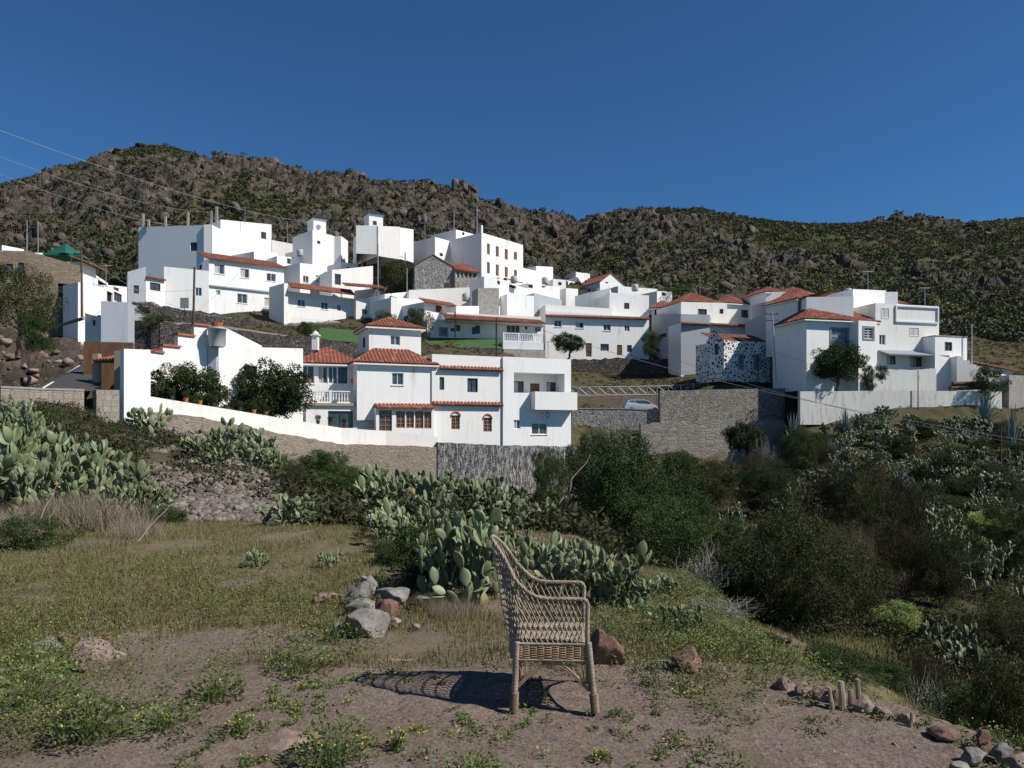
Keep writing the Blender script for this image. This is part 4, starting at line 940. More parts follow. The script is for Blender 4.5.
shed(h20, tuple(f20.pt(u0-2.2,0)[:2]), tuple(f20.pt(f20.L-.1,0)[:2]), zof(355,80.5), 1.6, .6, 1.6, name='awning', mat='grey_shade_pl')
vol(h20, 935, 81.2, 967, 82.5, 5, 396, 336, rr(R7z,[(618,420,656,465,'dk')]), ptr=337.5, coping='concrete')
vol(h20, 853, 88, 886, 90, 6, 310, 289, ptr=290.5); 
h21 = house(895, 92, 310, 'white rear house with small terracotta roof on the right', 'house', 'house')
f21 = vol(h21, 884, 92, 906, 94, 5, 320, 302, flat=False); hip(h21, XY(884,92), XY(906,94), 5, f21.za, .3, pitchang=30)
h22 = house(845, 98, 310, 'white rear house with low pale roofs behind the villa', 'house', 'house')
vol(h22, 822, 97, 842, 99, 5, 330, 297, ptr=297); vol(h22, 836, 104, 846, 105, 4, 330, 294); vol(h22, 842, 94, 856, 90, 5, 330, 300, mat='white2', ptr=292)
h23 = house(765, 102, 320, 'white house with tiled ridge left of the round-window villa', 'house', 'house')
f23 = vol(h23, 766, 101, 786, 102, 6, 320, 292, rr(R6z,[(298,198,314,238,'dk')]), flat=False); hip(h23, XY(766,101), XY(788,102), 6, f23.za, .3, pitchang=27)
vol(h23, 753, 107, 767, 101, 4, 320, 296, mat='white2', ptr=292, flat=False)
h24 = house(790, 103, 320, 'terracotta roofed white house right of the tiled ridge house', 'house', 'house')
f24 = vol(h24, 790, 100, 814, 101, 6, 320, 294, flat=False); hip(h24, XY(789,100), XY(815,101), 6, f24.za, .3, pitchang=31)
# terraces and white retaining wall on the right
wallrun('retaining_wall', [(799,76.6,391.5,413),(860,77.6,391,413),(935,78.6,391,413),(1000,79.8,391.5,410)], 'grimy', 'long stained white retaining wall on the right above the ravine', 'retaining wall', .5, down=1.2)
wallrun('terrace_wall', [(872,79.4,370,393),(935,80.6,369,393)], 'grimy', 'grungy white terrace wall under the shuttered house', 'wall', .4, down=.5, bumpy=.08)
stt = thing('staircase', 'white outdoor stairway descending right of the shuttered house', 'stairs', P(970,390,80))
mb = MB()
for i in range(14):
    p = P(957+i*3.2, 392, 80.5); h_ = zof(356+i*2.0, 80.5)-p.z+1; mb.box((p.x,p.y,p.z-1), (.36,0,0), (0,1.8,0), (0,0,h_+.15*(i%2)))
mb.build('steps', M['white'], stt)
h25 = house(1000, 84, 385, 'row of low sheds with brown lids at the far right', 'shed', 'shed'); vol(h25, 984, 84, 1012, 92, 4, 395, 366, mat='white', ptr=372); shed(h25, XY(983,83.8), XY(1013,92.2), zof(365,84), 3, .6, .5, mat='tile')
h26 = house(1020, 82, 392, 'dark grey concrete hut cut by the right edge', 'hut', 'shed'); vol(h26, 1009, 80, 1045, 82, 4, 400, 375, mat='concrete')
mb = MB(); p = P(968, 383, 78.8); 
lg = P(950, 388, 79.2); mb.tube([lg, P(987,386.5,79.6)], .28, 8); mb.tube([lg+Vector((.2,-.1,.45)), P(984,383,79.5)], .22, 8); tag(mb.build('log_stack', M['pole_wood']), 'two weathered logs lying on the white retaining wall', 'logs')
M['earth_grey'] = rubble('grey_cracked_render', [(.36,.33,.28),(.31,.28,.24),(.40,.37,.32),(.25,.225,.19)], (.27,.24,.2), 1.7, gap=.09, stretch=(.6,.6,1.9), bd=.05)
# ================================================================== ROAD, WALL, FENCE, CAR
wallrun('stone_wall', [(659,79.3,391,465),(720,80.6,389.5,465),(784,82,388.5,465)], 'rubble_tan', 'huge tan dressed-stone retaining wall above the ravine', 'retaining wall', .6, down=1.5, bumpy=.03)
wallrun('stone_wall', [(640,78.6,424,466),(700,79.4,421,466),(783,80.8,420,466)], 'earth_grey', 'lower pale cracked plastered part of the huge tan stone wall', 'retaining wall', .6, down=1.5, bumpy=.12)
wallrun('parapet_wall', [(572,79.5,409,440),(620,79.6,409,445),(660,79.7,410.5,450)], 'rubble_grey', 'grey stone parapet wall with pale rail beside the road', 'wall', .4, coping='concrete', down=2)
wallrun('bank_wall', [(568,87.0,396,416),(620,87.6,395.5,416),(662,88.2,395,416)], 'brown_pl', 'reddish earth bank wall under the crossed railing', 'wall', .4, down=.5)
wallrun('field_wall', [(566,101,360,374),(620,101.4,358,373),(700,102,361,374),(745,99,365,376)], 'rubble_dark', 'dark rubble terrace wall in front of the long white house', 'wall', .5, bumpy=.15, down=.6)
wallrun('recess_shade_slab', [(786,81,392,413),(797,79.5,391,413)], 'dark', 'shade of a recess painted as a dark slab beside the tan stone wall', 'wall', .4, down=1)  # slab coloured near-black in place of a shaded recess
rd = MB(); rd.quad(P(560,413,82), P(664,413,82), P(664,412,87), P(560,412,87)); tag(rd.build('road', M['asphalt']), kind='structure')
fe = thing('metal_fence', 'grey metal railing of crossed bars running above the road', 'fence', P(568,396,87))
fp = [P(568,396.4,87), P(662,395,88), P(780,386.5,89.5)]
nseg = 19
def along(t):
    t *= 2
    return fp[0].lerp(fp[1], t) if t < 1 else fp[1].lerp(fp[2], t-1)
for i in range(nseg):
    a = along(i/nseg); b_ = along((i+1)/nseg); mb = MB(); h_ = Vector((0,0,1.05))
    mb.tube([a-Vector((0,0,.4)), a+h_*1.05], .06, 5); mb.tube([a+h_, b_+h_], .05, 5); mb.tube([a+h_*.08, b_+h_*.08], .05, 5)
    mb.tube([a+h_*.08, b_+h_], .035, 4); mb.tube([a+h_, b_+h_*.08], .035, 4); mb.tube([(a+b_)/2+h_*.08, (a+b_)/2+h_], .03, 4); mb.build('fence_panel', M['metal'], fe)
car = thing('parked_car', 'small silver hatchback on the road behind the grey parapet', 'car', (0,0,0))
cz = zof(413,83.4)+.02; cx = (642-512)/F*83.4; cy = 83.4
def carpart(name, prof, w, mat, inset=0, par=None):
    mb = MB(); k = len(prof)
    for sgn in (-1,1):
        mb.v += [(cx+x, cy+sgn*(w/2-(inset if z > .95 else 0)), cz+z) for x, z in prof]
    mb.f.append(tuple(range(k))); mb.f.append(tuple(range(2*k-1,k-1,-1)))
    for i in range(k): mb.f.append((i,(i+1)%k,k+(i+1)%k,k+i))
    mb.m = [0]*len(mb.f); return mb.build(name, M[mat], par or car)
M['carpaint'] = simple('silver_car_paint', (.55,.57,.6), (.5,.52,.55), 2, .3, 0, metal=.3, spec=.5)
bd = carpart('body', [(-2.0,.3),(-2.05,.7),(-1.9,.95),(-1.65,1.38),(-1.3,1.47),(.1,1.48),(.5,1.38),(1.15,.98),(1.85,.85),(2.05,.65),(2.05,.3)], 1.7, 'carpaint', .1)
for pr_ in ([(-1.62,1.0),(-1.5,1.34),(-.95,1.37),(-.95,1.0)], [(-.85,1.0),(-.85,1.37),(.05,1.37),(.05,1.0)], [(.13,1.0),(.13,1.36),(.42,1.3),(.88,1.0)]): carpart('window', pr_, 1.6, 'glass')
for wx in (-1.3, 1.3):
    for wy in (-.78, .78):
        mb = MB(); mb.tube([(cx+wx,cy+wy-.1,cz+.3),(cx+wx,cy+wy+.1,cz+.3)], .3, 16); mb.build('wheel', M['dmetal'], car)
car.location = (cx,cy,cz)
for ch_ in car.children: ch_.matrix_parent_inverse = Matrix.Translation(car.location).inverted()
# road ramp at the left with painted edge
rp = MB(); rp.quad(P(30,391,42), P(100,391,43), P(104,358,58), P(78,366,56)); tag(rp.build('road', M['asphalt']), kind='structure')
ln = MB(); ln.quad(P(40,389.5,42.1)+Vector((0,0,.03)), P(43,389.5,42.1)+Vector((0,0,.03)), P(80.5,365.7,56)+Vector((0,0,.03)), P(79,365.8,56)+Vector((0,0,.03))); tag(ln.build('road_line', M['paint']), kind='structure')

# ================================================================== POLES AND WIRES
def pole(px, Y, pt, pb, r, label, mat='pole_wood', arms=0, name='utility_pole', lean=0, cat='pole'):
    a = P(px, pb, Y); b_ = P(px+lean, pt, Y); r_ = thing(name, label, cat, a)
    mb = MB(); mb.tube([a-Vector((0,0,.6)), b_], [r, r*.75], 8); mb.build('post', M[mat], r_)
    for k in range(arms):
        mb = MB(); c = b_-Vector((0,0,.35+.7*k)); mb.tube([c-Vector((.7,0,0)), c+Vector((.7,0,0))], .05, 5)
        for s in (-.6,0,.6): mb.lathe(c+Vector((s,0,.03)), [(.03,0),(.06,.06),(.03,.15)], 6)
        mb.build('crossarm', M['dmetal'], r_)
    return r_
pole(193, 70, 267, 334, .13, 'brown wooden pole leaning beside the stepped white wall', lean=1.5)
pole(82, 66, 250, 310, .11, 'dark wooden pole in front of the brown stone building', lean=-.5, arms=1)
pole(496.5, 84, 318, 352, .11, 'black pole standing in the turf before the porch house', 'dmetal')
pole(407, 100, 268, 303, .08, 'thin grey pole below the church hall', 'metal')
pole(378, 102, 244, 290, .09, 'thin steel mast in front of the church hall', 'metal')
pole(454, 135, 211, 240, .09, 'tall grey aerial mast behind the stepped white house', 'metal', 0, 'mast')
pole(477, 135, 206, 236, .09, 'floodlight mast with short crossbar above the town house', 'metal', 1, 'mast')
pole(776, 82, 311, 376, .12, 'leaning grey utility pole against the shaded villa wall', 'metal', 2, lean=-4)
pole(918, 77.8, 370, 420, .06, 'thin lamp pole in front of the stained white retaining wall', 'dmetal', name='lamp_pole')
pole(972, 82, 324, 392, .09, 'grey pole at the right end of the shuttered house', 'metal')
pole(27, 86, 220, 246, .06, 'left thin mast on the brown stone building roof', 'metal', 0, 'mast'); pole(38, 86, 221, 247, .06, 'right thin mast on the brown stone building roof', 'metal', 0, 'mast')
pole(184.5, 80, 300, 335, .05, 'thin post with square sign near the brown pole', 'dmetal', 0, 'sign_post')
pole(287.5, 122, 222, 240, .05, 'roof aerial mast on the small gabled house', 'metal', 0, 'mast')
pole(1001, 60, 425, 500, .07, 'weathered pole standing in the cactus slope at right', 'pole_wood')
mb = MB(); mb.cbox(P(184.5,303,79.8), .9, .08, 1.1); tag(mb.build('sign_board', M['gframe']), 'small grey square board on a thin post by the terrace', 'sign')
def wire(a, b, label, sag=.5, r=.022, n=24):
    a = P(*a); b = P(*b); mb = MB()
    mb.tube([a.lerp(b, i/n)-Vector((0,0,sag*4*(i/n)*(1-i/n))) for i in range(n+1)], r, 5); tag(mb.build('power_line', M['wirem']), label, 'cable', 'overhead power lines')
M['wirem'] = simple('pale_cable', (.35,.34,.33), (.28,.27,.26), 3, .6, 0)
wire((-60,108,40),(310,222,112), 'upper power line crossing the sky at top left', 1.0, .016)
wire((-60,134,40),(210,212,108), 'middle power line crossing the left hill', 1.0, .014)
wire((-60,150,40),(190,226,108), 'lower power line crossing the left hill', 1.0, .014)
wire((520,322,90),(1060,446,48), 'upper of the two cables slanting over the tan stone wall', 1.2, .02)
wire((640,345,90),(1060,450,48), 'lower of the two cables slanting over the tan stone wall', 1.2, .018)
wire((700,320,88),(860,378,76), 'short cable in front of the spotted cottage', .5, .018)
wire((83,256,66),(232,318,80), 'thin service cable sagging beside the brown pole', 1.2, .014)
wire((82,282,66),(193,290,70), 'service cable strung between the two left poles', .4, .014)

for (a_,ya,b__,yb,d_,pb,pt_,pr_,w,lab) in [
 (300,120,313,122,4,262,250,251,(R3z,[(35,345,55,378,'dk')]),'small white block tucked left of the clock tower'),
 (341,110,358,112,4,290,262,264,(R3z,[(340,395,360,420,'dk')]),'small white lean-to between clock tower and church hall'),
 (385,100,409,103,4,312,294,292,(R3z,[(560,545,600,570,'dk')]),'pale flat house at the left of the broad street wall'),
 (540,116,560,118,4,305,285,287,(R5z,[(-60,240,-40,262,'dk')]),'white cube house with one window above the long house'),
 (553,124,566,125,4,300,279,280,(R5z,[(-10,215,8,232,'dk')]),'small white cube house near the hill foot'),
 (499,106,512,107,3,296,277,279,(R4z,[(530,400,548,425,'dk')]),'narrow white house touching the town house corner'),
 (566,118,578,119,3,300,288,289,None,'low white store at the foot of the rocky hill'),
 (657,128,672,130,4,305,291,292,(R5z,[(520,268,540,285,'dk')]),'little white house left of the palm tree'),
 (108,88,127,91,4,300,285,287,(R1z,[(455,430,475,452,'dk')]),'low white house at the end of the left lane')]:
    hh = house((a_+b__)/2, ya, pb, lab); vol(hh, a_, ya, b__, yb, d_, pb, pt_, rr(w[0], w[1]) if w else (), ptr=pr_)
# roof clutter
for px, py, Y, lab in ((300,256,110,'roof tank above the small white block by the tower'),(514,283,106,'roof tank beside the red canopy'),(466,301,96,'roof tank on the low block behind the porch house'),(545,284,112,'roof tank on the flat house with two windows'),(848,296,98,'roof tank on the rear houses at right'),(635,291,108,'roof tank on the upper storey of the long house')):
    p = P(px,py,Y); t = thing('roof_tank', lab, 'tank', p); mb = MB(); mb.lathe(p, [(.45,0),(.5,.1),(.5,.8),(.4,.95)], 12); mb.build('barrel', M['tank'], t, True); mb = MB(); mb.lathe(p+Vector((0,0,.96)), [(.18,0),(.18,.08)], 8); mb.build('lid', M['dmetal'], t)
def aerial(px, py, Y, h, lab):
    p = P(px,py,Y); t = thing('roof_aerial', lab, 'aerial', p); mb = MB(); mb.tube([p-Vector((0,0,.6)), p+Vector((0,0,h))], .035, 5); mb.build('mast', M['metal'], t)
    mb = MB(); c = p+Vector((0,0,h-.1)); mb.tube([c-Vector((.6,0,0)), c+Vector((.6,0,0))], .025, 4)
    for k in range(5): q = c+Vector((-.55+.27*k,0,0)); mb.tube([q-Vector((0,.3,0)), q+Vector((0,.3,.0))], .018, 4)
    mb.build('antenna', M['metal'], t)
for q in ((245,221,119,2.2,'roof aerial on the block with one dark window'),(302,246,118,2,'roof aerial beside the clock tower house'),(378,290,104,1.8,'roof aerial above the grey lean-to'),(425,238,114,2.4,'roof aerial on the grey-sided stepped house'),(508,243,114,2,'roof aerial at the right end of the town house'),(590,306,106,2,'roof aerial on the long white house'),(700,290,103,1.8,'roof aerial on the hipped roof house'),(775,291,102,2,'roof aerial on the tiled ridge house'),(868,289,89,2.2,'roof aerial on the rear box of the right villa'),(925,303,84,1.8,'roof aerial on the shuttered house'),(548,358,70,1.6,'roof aerial on the loggia block of the villa'),(106,284,77,2,'roof aerial on the white shaded-balcony house')): aerial(*q)
# ================================================================== PLANT KIT
def unit(v): return v/np.maximum(np.linalg.norm(v, axis=-1, keepdims=True), 1e-9)
def leafcloud(C, L, Wd, T=None, rng=RNG, jit=1.0):
    """rhombic leaves: centres C, length L, width Wd, preferred direction T"""
    n = len(C); r = rng.normal(size=(n,3)); T = unit(r) if T is None else unit(T+r*jit*.5)
    b = unit(np.cross(T, rng.normal(size=(n,3)))); L = np.broadcast_to(L, (n,))[:,None]; Wd = np.broadcast_to(Wd, (n,))[:,None]
    nn = np.cross(T, b)
    v = np.stack([C-T*L/2, C+b*Wd/2+nn*Wd*.15, C+T*L/2, C-b*Wd/2+nn*Wd*.15], 1).reshape(-1,3)
    return v, np.arange(n*4).reshape(n,4)
def blades(B, H, lean, w, rng=RNG):
    n = len(B); a = rng.uniform(0, 2*np.pi, n); side = np.stack([np.cos(a), np.sin(a), 0*a], 1)*(np.broadcast_to(w,(n,))/2)[:,None]
    la = rng.uniform(0, 2*np.pi, n); ld = np.stack([np.cos(la), np.sin(la), 0*la], 1)*(lean*H)[:,None]; up = np.stack([0*H,0*H,H], 1)
    m = B+up*.55+ld*.35; t = B+up+ld
    v = np.stack([B-side, B+side, m+side*.7, m-side*.7, t], 1).reshape(-1,3); i = np.arange(n)[:,None]*5
    return v, (i+np.array([[0,1,2,3]])), (i+np.array([[3,2,4]]))
def join(parts):
    V = []; F4 = []; F3 = []; o = 0
    for p in parts:
        V.append(p[0]); F4.append(p[1]+o) if p[1] is not None and len(p[1]) else None
        if len(p) > 2 and p[2] is not None: F3.append(p[2]+o)
        o += len(p[0])
    return np.concatenate(V), (np.concatenate(F4) if F4 else None), (np.concatenate(F3) if F3 else None)
def limb_mb(mb, a, b, r0, r1, k=5, wob=.08, n=5):
    a = Vector(a); b = Vector(b); l = (b-a).length
    pts = [a.lerp(b, i/k)+Vector((random.uniform(-1,1),random.uniform(-1,1),random.uniform(-.5,.5)))*l*wob*math.sin(math.pi*i/k) for i in range(k+1)]
    mb.tube(pts, [r0+(r1-r0)*i/k for i in range(k+1)], n); return pts
def clumps(rng, K, w, h, zlo=.25, flat=1.0):
    """clump centres spread in a dome of width w, height h"""
    out = []
    while len(out) < K:
        p = rng.uniform(-1,1,3); r = np.linalg.norm(p)
        if r > 1 or r < .3: continue
        x, y, z = p[0]*w/2, p[1]*w/2, h*(zlo+(1-zlo)*(p[2]*.5+.5))
        out.append((x,y,z))
    return np.array(out)
PM = {}
PM['dark'] = leafmat('dark_green_leaves', [(.028,.048,.017),(.042,.07,.024),(.056,.084,.031),(.034,.052,.02)], .8, .12, .08)
PM['olive'] = leafmat('olive_leaves', [(.048,.06,.022),(.068,.08,.031),(.038,.048,.018),(.09,.09,.042)], .8, .15, .08)
PM['green'] = leafmat('mid_green_leaves', [(.045,.08,.024),(.064,.105,.033),(.05,.088,.028),(.085,.115,.044)], .75, .18, .08)
PM['broom'] = leafmat('brown_green_broom', [(.06,.052,.03),(.045,.045,.023),(.085,.07,.045),(.04,.038,.022)], .85, .1, .05)
PM['lime'] = leafmat('lime_green_cushion', [(.27,.36,.10),(.36,.43,.15),(.2,.27,.08)], .6, .3)
PM['straw'] = leafmat('dry_straw', [(.28,.22,.15),(.20,.16,.115),(.35,.29,.21),(.15,.125,.095)], .85, .2)
PM['agave'] = leafmat('blue_grey_agave', [(.12,.17,.16),(.16,.21,.19)], .5, 0)
PM['weed'] = leafmat('weed_leaves', [(.085,.135,.035),(.13,.175,.05),(.10,.15,.042),(.19,.19,.07),(.06,.095,.03)], .6, .3)
PM['grass'] = leafmat('meadow_grass', [(.15,.15,.05),(.22,.19,.075),(.11,.13,.042),(.31,.24,.13),(.19,.17,.065)], .7, .3)
PM['yellow'] = leafmat('yellow_petals', [(.62,.52,.05),(.5,.45,.08)], .7, .3)
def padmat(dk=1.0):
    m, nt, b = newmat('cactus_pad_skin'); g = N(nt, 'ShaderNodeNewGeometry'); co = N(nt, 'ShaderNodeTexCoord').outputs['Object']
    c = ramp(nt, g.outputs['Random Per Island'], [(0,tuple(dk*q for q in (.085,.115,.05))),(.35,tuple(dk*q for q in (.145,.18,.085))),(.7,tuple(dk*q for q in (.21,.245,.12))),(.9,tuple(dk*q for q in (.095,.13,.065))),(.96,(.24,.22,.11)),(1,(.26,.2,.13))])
    c = mixc(nt, ramp(nt, noise(nt, co, 5, 6, .7), [(.45,(0,0,0)),(.75,(.55,.55,.55))]), c, (.12,.125,.085))
    v = N(nt, 'ShaderNodeTexVoronoi'); v.inputs['Scale'].default_value = 26; nt.links.new(co, v.inputs['Vector'])
    c = mixc(nt, ramp(nt, v.outputs['Distance'], [(.08,(1,1,1)),(.16,(0,0,0))]), c, (.30,.27,.18))
    nt.links.new(c, b.inputs['Base Color']); b.inputs['Roughness'].default_value = .5; b.inputs['Specular IOR Level'].default_value = .35
    bump(nt, b, noise(nt, co, 9, 4, .6), .25, .01)
    return m
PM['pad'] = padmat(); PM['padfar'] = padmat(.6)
# ---- prickly pear: pads grown one out of another's rim
def unitpad(nu, nv):
    V = []
    for j in range(nv+1):
        t = j/nv; wd = (math.sin(math.pi*min(1,t**.8))**.62)*(.25+.14*t)+.0 if 0 < t < 1 else 0.0
        wd = max(wd, .05 if t == 0 else 0.004)
        for i in range(nu):
            a = 2*math.pi*i/nu; V.append((math.cos(a)*wd*1.02, math.sin(a)*.055*(.35+wd*2.2), t))
    f = []
    for j in range(nv):
        for i in range(nu): f.append((j*nu+i, j*nu+(i+1)%nu, (j+1)*nu+(i+1)%nu, (j+1)*nu+i))
    return np.array(V), np.array(f)
def opuntia(seed, bases=5, levels=4, L=.27, spread=.5, nu=8, nv=6, maxpads=140, vertical=.6, mul=1.0):
    rng = np.random.default_rng(seed); UV, UF = unitpad(nu, nv); pads = []
    todo = []
    for k in range(bases):
        a = rng.uniform(0, 2*np.pi); r = spread*np.sqrt(rng.uniform())
        up = unit(np.array([np.cos(a)*.35*r/spread, np.sin(a)*.35*r/spread, 1])+rng.normal(size=3)*.12)
        todo.append((np.array([np.cos(a)*r, np.sin(a)*r, -.06]), up, rng.uniform(0, np.pi), 0, L*rng.uniform(.95,1.3)))
    while todo and len(pads) < maxpads:
        p, up, tw, lv, l = todo.pop(0)
        s = np.array([np.cos(tw), np.sin(tw), 0]); s = unit(s-up*np.dot(s,up)); t = np.cross(up, s)
        pads.append((p, s, t, up, l))
        if lv >= levels: continue
        nchild = rng.choice([1,2,2,3]) if lv < levels-1 else rng.choice([0,1,2,3])
        for c in range(int(nchild*mul+.5)):
            ang = rng.uniform(-1.05, 1.05); rr_ = .36*np.sin(abs(ang))*np.sign(ang); hh = .62+.34*np.cos(ang)
            q = p+s*rr_*l*.95+up*hh*l
            d = unit(up*np.cos(ang)+s*np.sin(ang)*.9+rng.normal(size=3)*.28+np.array([0,0,vertical*.6]))
            todo.append((q, d, tw+rng.normal()*.75, lv+1, l*rng.uniform(.8,1.05)))
    V = []; Fc = []
    for k, (p, s, t, up, l) in enumerate(pads):
        wdt = rng.uniform(.85, 1.2); th = rng.uniform(.9,1.4); bend = rng.normal()*.08
        X = UV*np.array([wdt, th, 1]); y = X[:,1]+bend*np.sin(X[:,2]*np.pi)
        V.append(p+(X[:,0:1]*s+y[:,None]*t+X[:,2:3]*up)*l); Fc.append(UF+k*len(UV))
    a_ = np.arange(12)/12*2*np.pi; V.append(np.concatenate([np.stack([np.cos(a_)*spread, np.sin(a_)*spread, 0*a_-.04],1), np.stack([np.cos(a_)*spread, np.sin(a_)*spread, 0*a_-.09],1)])); o_ = len(pads)*len(UV); q_ = np.arange(6)
    Fc.append(np.array([[o_+i, o_+(i+1)%12, o_+12+(i+1)%12, o_+12+i] for i in range(12)]+[[o_, o_+2*i+1, o_+2*i+2, o_+(2*i+3)%12] for i in range(5)]))
    V = np.concatenate(V); me = mesh_np('prickly_pear', V, np.concatenate(Fc)); me.materials.append(PM['pad'])
    me.polygons.foreach_set('use_smooth', np.ones(len(me.polygons), bool))
    me['h'] = float(np.percentile(V[:,2], 99.5)); me['w'] = float(np.percentile(np.hypot(V[:,0],V[:,1]), 96)*2); return me
CACT = [opuntia(s, b_, l, L, sp, 8, 6, mp, ve) for s, b_, l, L, sp, mp, ve in ((1,6,4,.30,.5,110,.5),(2,7,5,.28,.6,150,.6),(3,5,4,.32,.45,90,.5),(4,9,4,.27,.65,150,.35),(5,8,5,.27,.7,170,.7))]
CTALL = [opuntia(s, 8, 11, .27, .6, 7, 5, 420, .8, m_) for s, m_ in ((11,.72),(12,.75),(13,.7),(14,.78))]
print('CACT heights', [(round(m['h'],2), round(m['w'],2), len(m.vertices)) for m in CACT+CTALL])
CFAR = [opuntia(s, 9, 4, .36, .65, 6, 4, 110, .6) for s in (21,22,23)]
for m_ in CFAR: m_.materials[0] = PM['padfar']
# ---- shrubs : templates are (stem mesh, foliage mesh, w, h)
def shrub(seed, w, h, K, nl, L, Wl, mat, style='leafy', stem='bark', zlo=.15, rc=None, stems=7, sr=.04):
    rng = np.random.default_rng(seed); random.seed(seed); C = clumps(rng, K, w, h, zlo)
    # uneven outline
    C[:,:2] *= (1+.18*rng.normal(size=(K,1)))
    rc = rc or w*.11
    per = nl//K; parts = []
    for c in C:
        s = rc*rng.uniform(.6,1.35); k = int(per*rng.uniform(.6,1.4))
        if style == 'leafy':
            d = unit(rng.normal(size=(k,3))); rad = s*rng.uniform(.35,1,(k,1))**.6
            p = c+d*rad*np.array([1.1,1.1,.8]); parts.append(leafcloud(p, L*rng.uniform(.7,1.3,k), Wl*rng.uniform(.7,1.3,k), d, rng, 1.6))
        else:   # feathery upright strands
            ns = max(3, k//9); base = c+rng.normal(size=(ns,3))*s*.45; out = unit(np.array([c[0],c[1],h*.55])/max(w,h)+rng.normal(size=(ns,3))*.35+np.array([0,0,.5]))
            for j in range(9):
                t = (j/8)*s*1.5; p = base+out*t+rng.normal(size=(ns,3))*s*.05+np.array([0,0,-.25*(j/8)**2*s])
                parts.append(leafcloud(p, L*rng.uniform(.7,1.4,ns), Wl, out, rng, .7))
    V, F4, _ = join(parts); V[:,2] = np.maximum(V[:,2], -.05)
    fm = mesh_np('foliage', V, F4); fm.materials.append(PM[mat])
    mb = MB()
    for k in range(stems):
        c = C[rng.integers(K)]*np.array([.85,.85,.9]); a = rng.uniform(0,6.3); b0 = (math.cos(a)*w*.04, math.sin(a)*w*.04, -.1)
        pts = limb_mb(mb, b0, c, sr, sr*.3, 5, .07)
        for q in range(3):
            c2 = C[rng.integers(K)]; 
            if np.linalg.norm(c2-c) < w*.45: limb_mb(mb, pts[3], c2, sr*.45, sr*.15, 4, .1, 4)
    me = bpy.data.meshes.new('stems'); me.from_pydata(mb.v, [], mb.f); me.materials.append(M[stem])
    return me, fm, float(np.percentile(np.hypot(V[:,0],V[:,1]), 97)*2), float(np.percentile(V[:,2], 99))
def twigs(seed, w, h, n, r=.006, mat='twig', curl=.25, sub=3):
    rng = np.random.default_rng(seed); random.seed(seed); mb = MB()
    for k in range(n):
        a = rng.uniform(0,6.3); rr_ = w/2*np.sqrt(rng.uniform(.02,1)); e = Vector((math.cos(a)*rr_, math.sin(a)*rr_, h*rng.uniform(.55,1)*(1-.35*(rr_/(w/2))**2)))
        pts = limb_mb(mb, (math.cos(a)*rr_*.15, math.sin(a)*rr_*.15, -.03), e, r, r*.35, 6, .09, 4)
        for q in range(sub):
            p = pts[rng.integers(2,6)]; d = Vector(rng.normal(size=3)).normalized()*h*.22+Vector((0,0,h*.14)); limb_mb(mb, p, p+d, r*.5, r*.25, 3, .12, 3)
    me = bpy.data.meshes.new('twigs'); me.from_pydata(mb.v, [], mb.f); me.materials.append(M[mat] if mat in M else PM[mat]); return me, w, h
def place_mesh(name, me, px, Y, wpx, top, label, cat, w=None, h=None, group=None, x=None, sink=.05, rz=None):
    X = (px-512)/F*Y if x is None else x; z = g1(X, Y)-sink; w = w or me['w']; h = h or me['h']
    sz = (zof(top, Y)-z)/h; sx = wpx/F*Y/w
    o = bpy.data.objects.new(name, me); COL.objects.link(o); o.location = (X, Y, z); o.rotation_euler = (0,0,random.uniform(0,6.28) if rz is None else rz); o.scale = (sx, sx, max(.2, sz))
    return tag(o, label, cat, group)
def place_shrub(name, T, px, Y, wpx, top, label, cat='shrub', group=None, names=('stems','foliage'), base=None, sink=.1):
    X = (px-512)/F*Y; z = (g1(X, Y) if base is None else zof(base, Y))-sink; sz = max(.15, (zof(top, Y)-z)/T[3]); sx = wpx/F*Y/T[2]
    r = thing(name, label, cat, (X,Y,z), random.uniform(0,6.28), group); r.scale = (sx,sx,sz)
    for nm, me in zip(names, T[:2]): c = bpy.data.objects.new(nm, me); COL.objects.link(c); c.parent = r
    return r
FE = [shrub(31, 6, 5, 80, 42000, .12, .05, 'dark', rc=.72, zlo=.08), shrub(32, 6, 5, 80, 40000, .14, .036, 'olive', rc=.7, zlo=.08), shrub(33, 5, 4.5, 70, 30000, .12, .045, 'green', rc=.62, zlo=.08)]
LE = [shrub(41, 3, 2.4, 60, 14000, .07, .045, 'dark', rc=.38), shrub(42, 3, 2.2, 60, 14000, .07, .04, 'olive', rc=.36), shrub(43, 3, 2.2, 60, 14000, .07, .045, 'green', rc=.36)]
BR = [shrub(51, 4, 3, 60, 16000, .2, .022, 'broom', 'feather', rc=.6, stem='bark', stems=14)]
LI = shrub(61, 2, 1.5, 160, 16000, .06, .045, 'lime', zlo=.05, rc=.2)
TW = [twigs(71, 1.4, 1.1, 90), twigs(72, 6, 4.5, 60, .045, curl=.3, sub=6)]
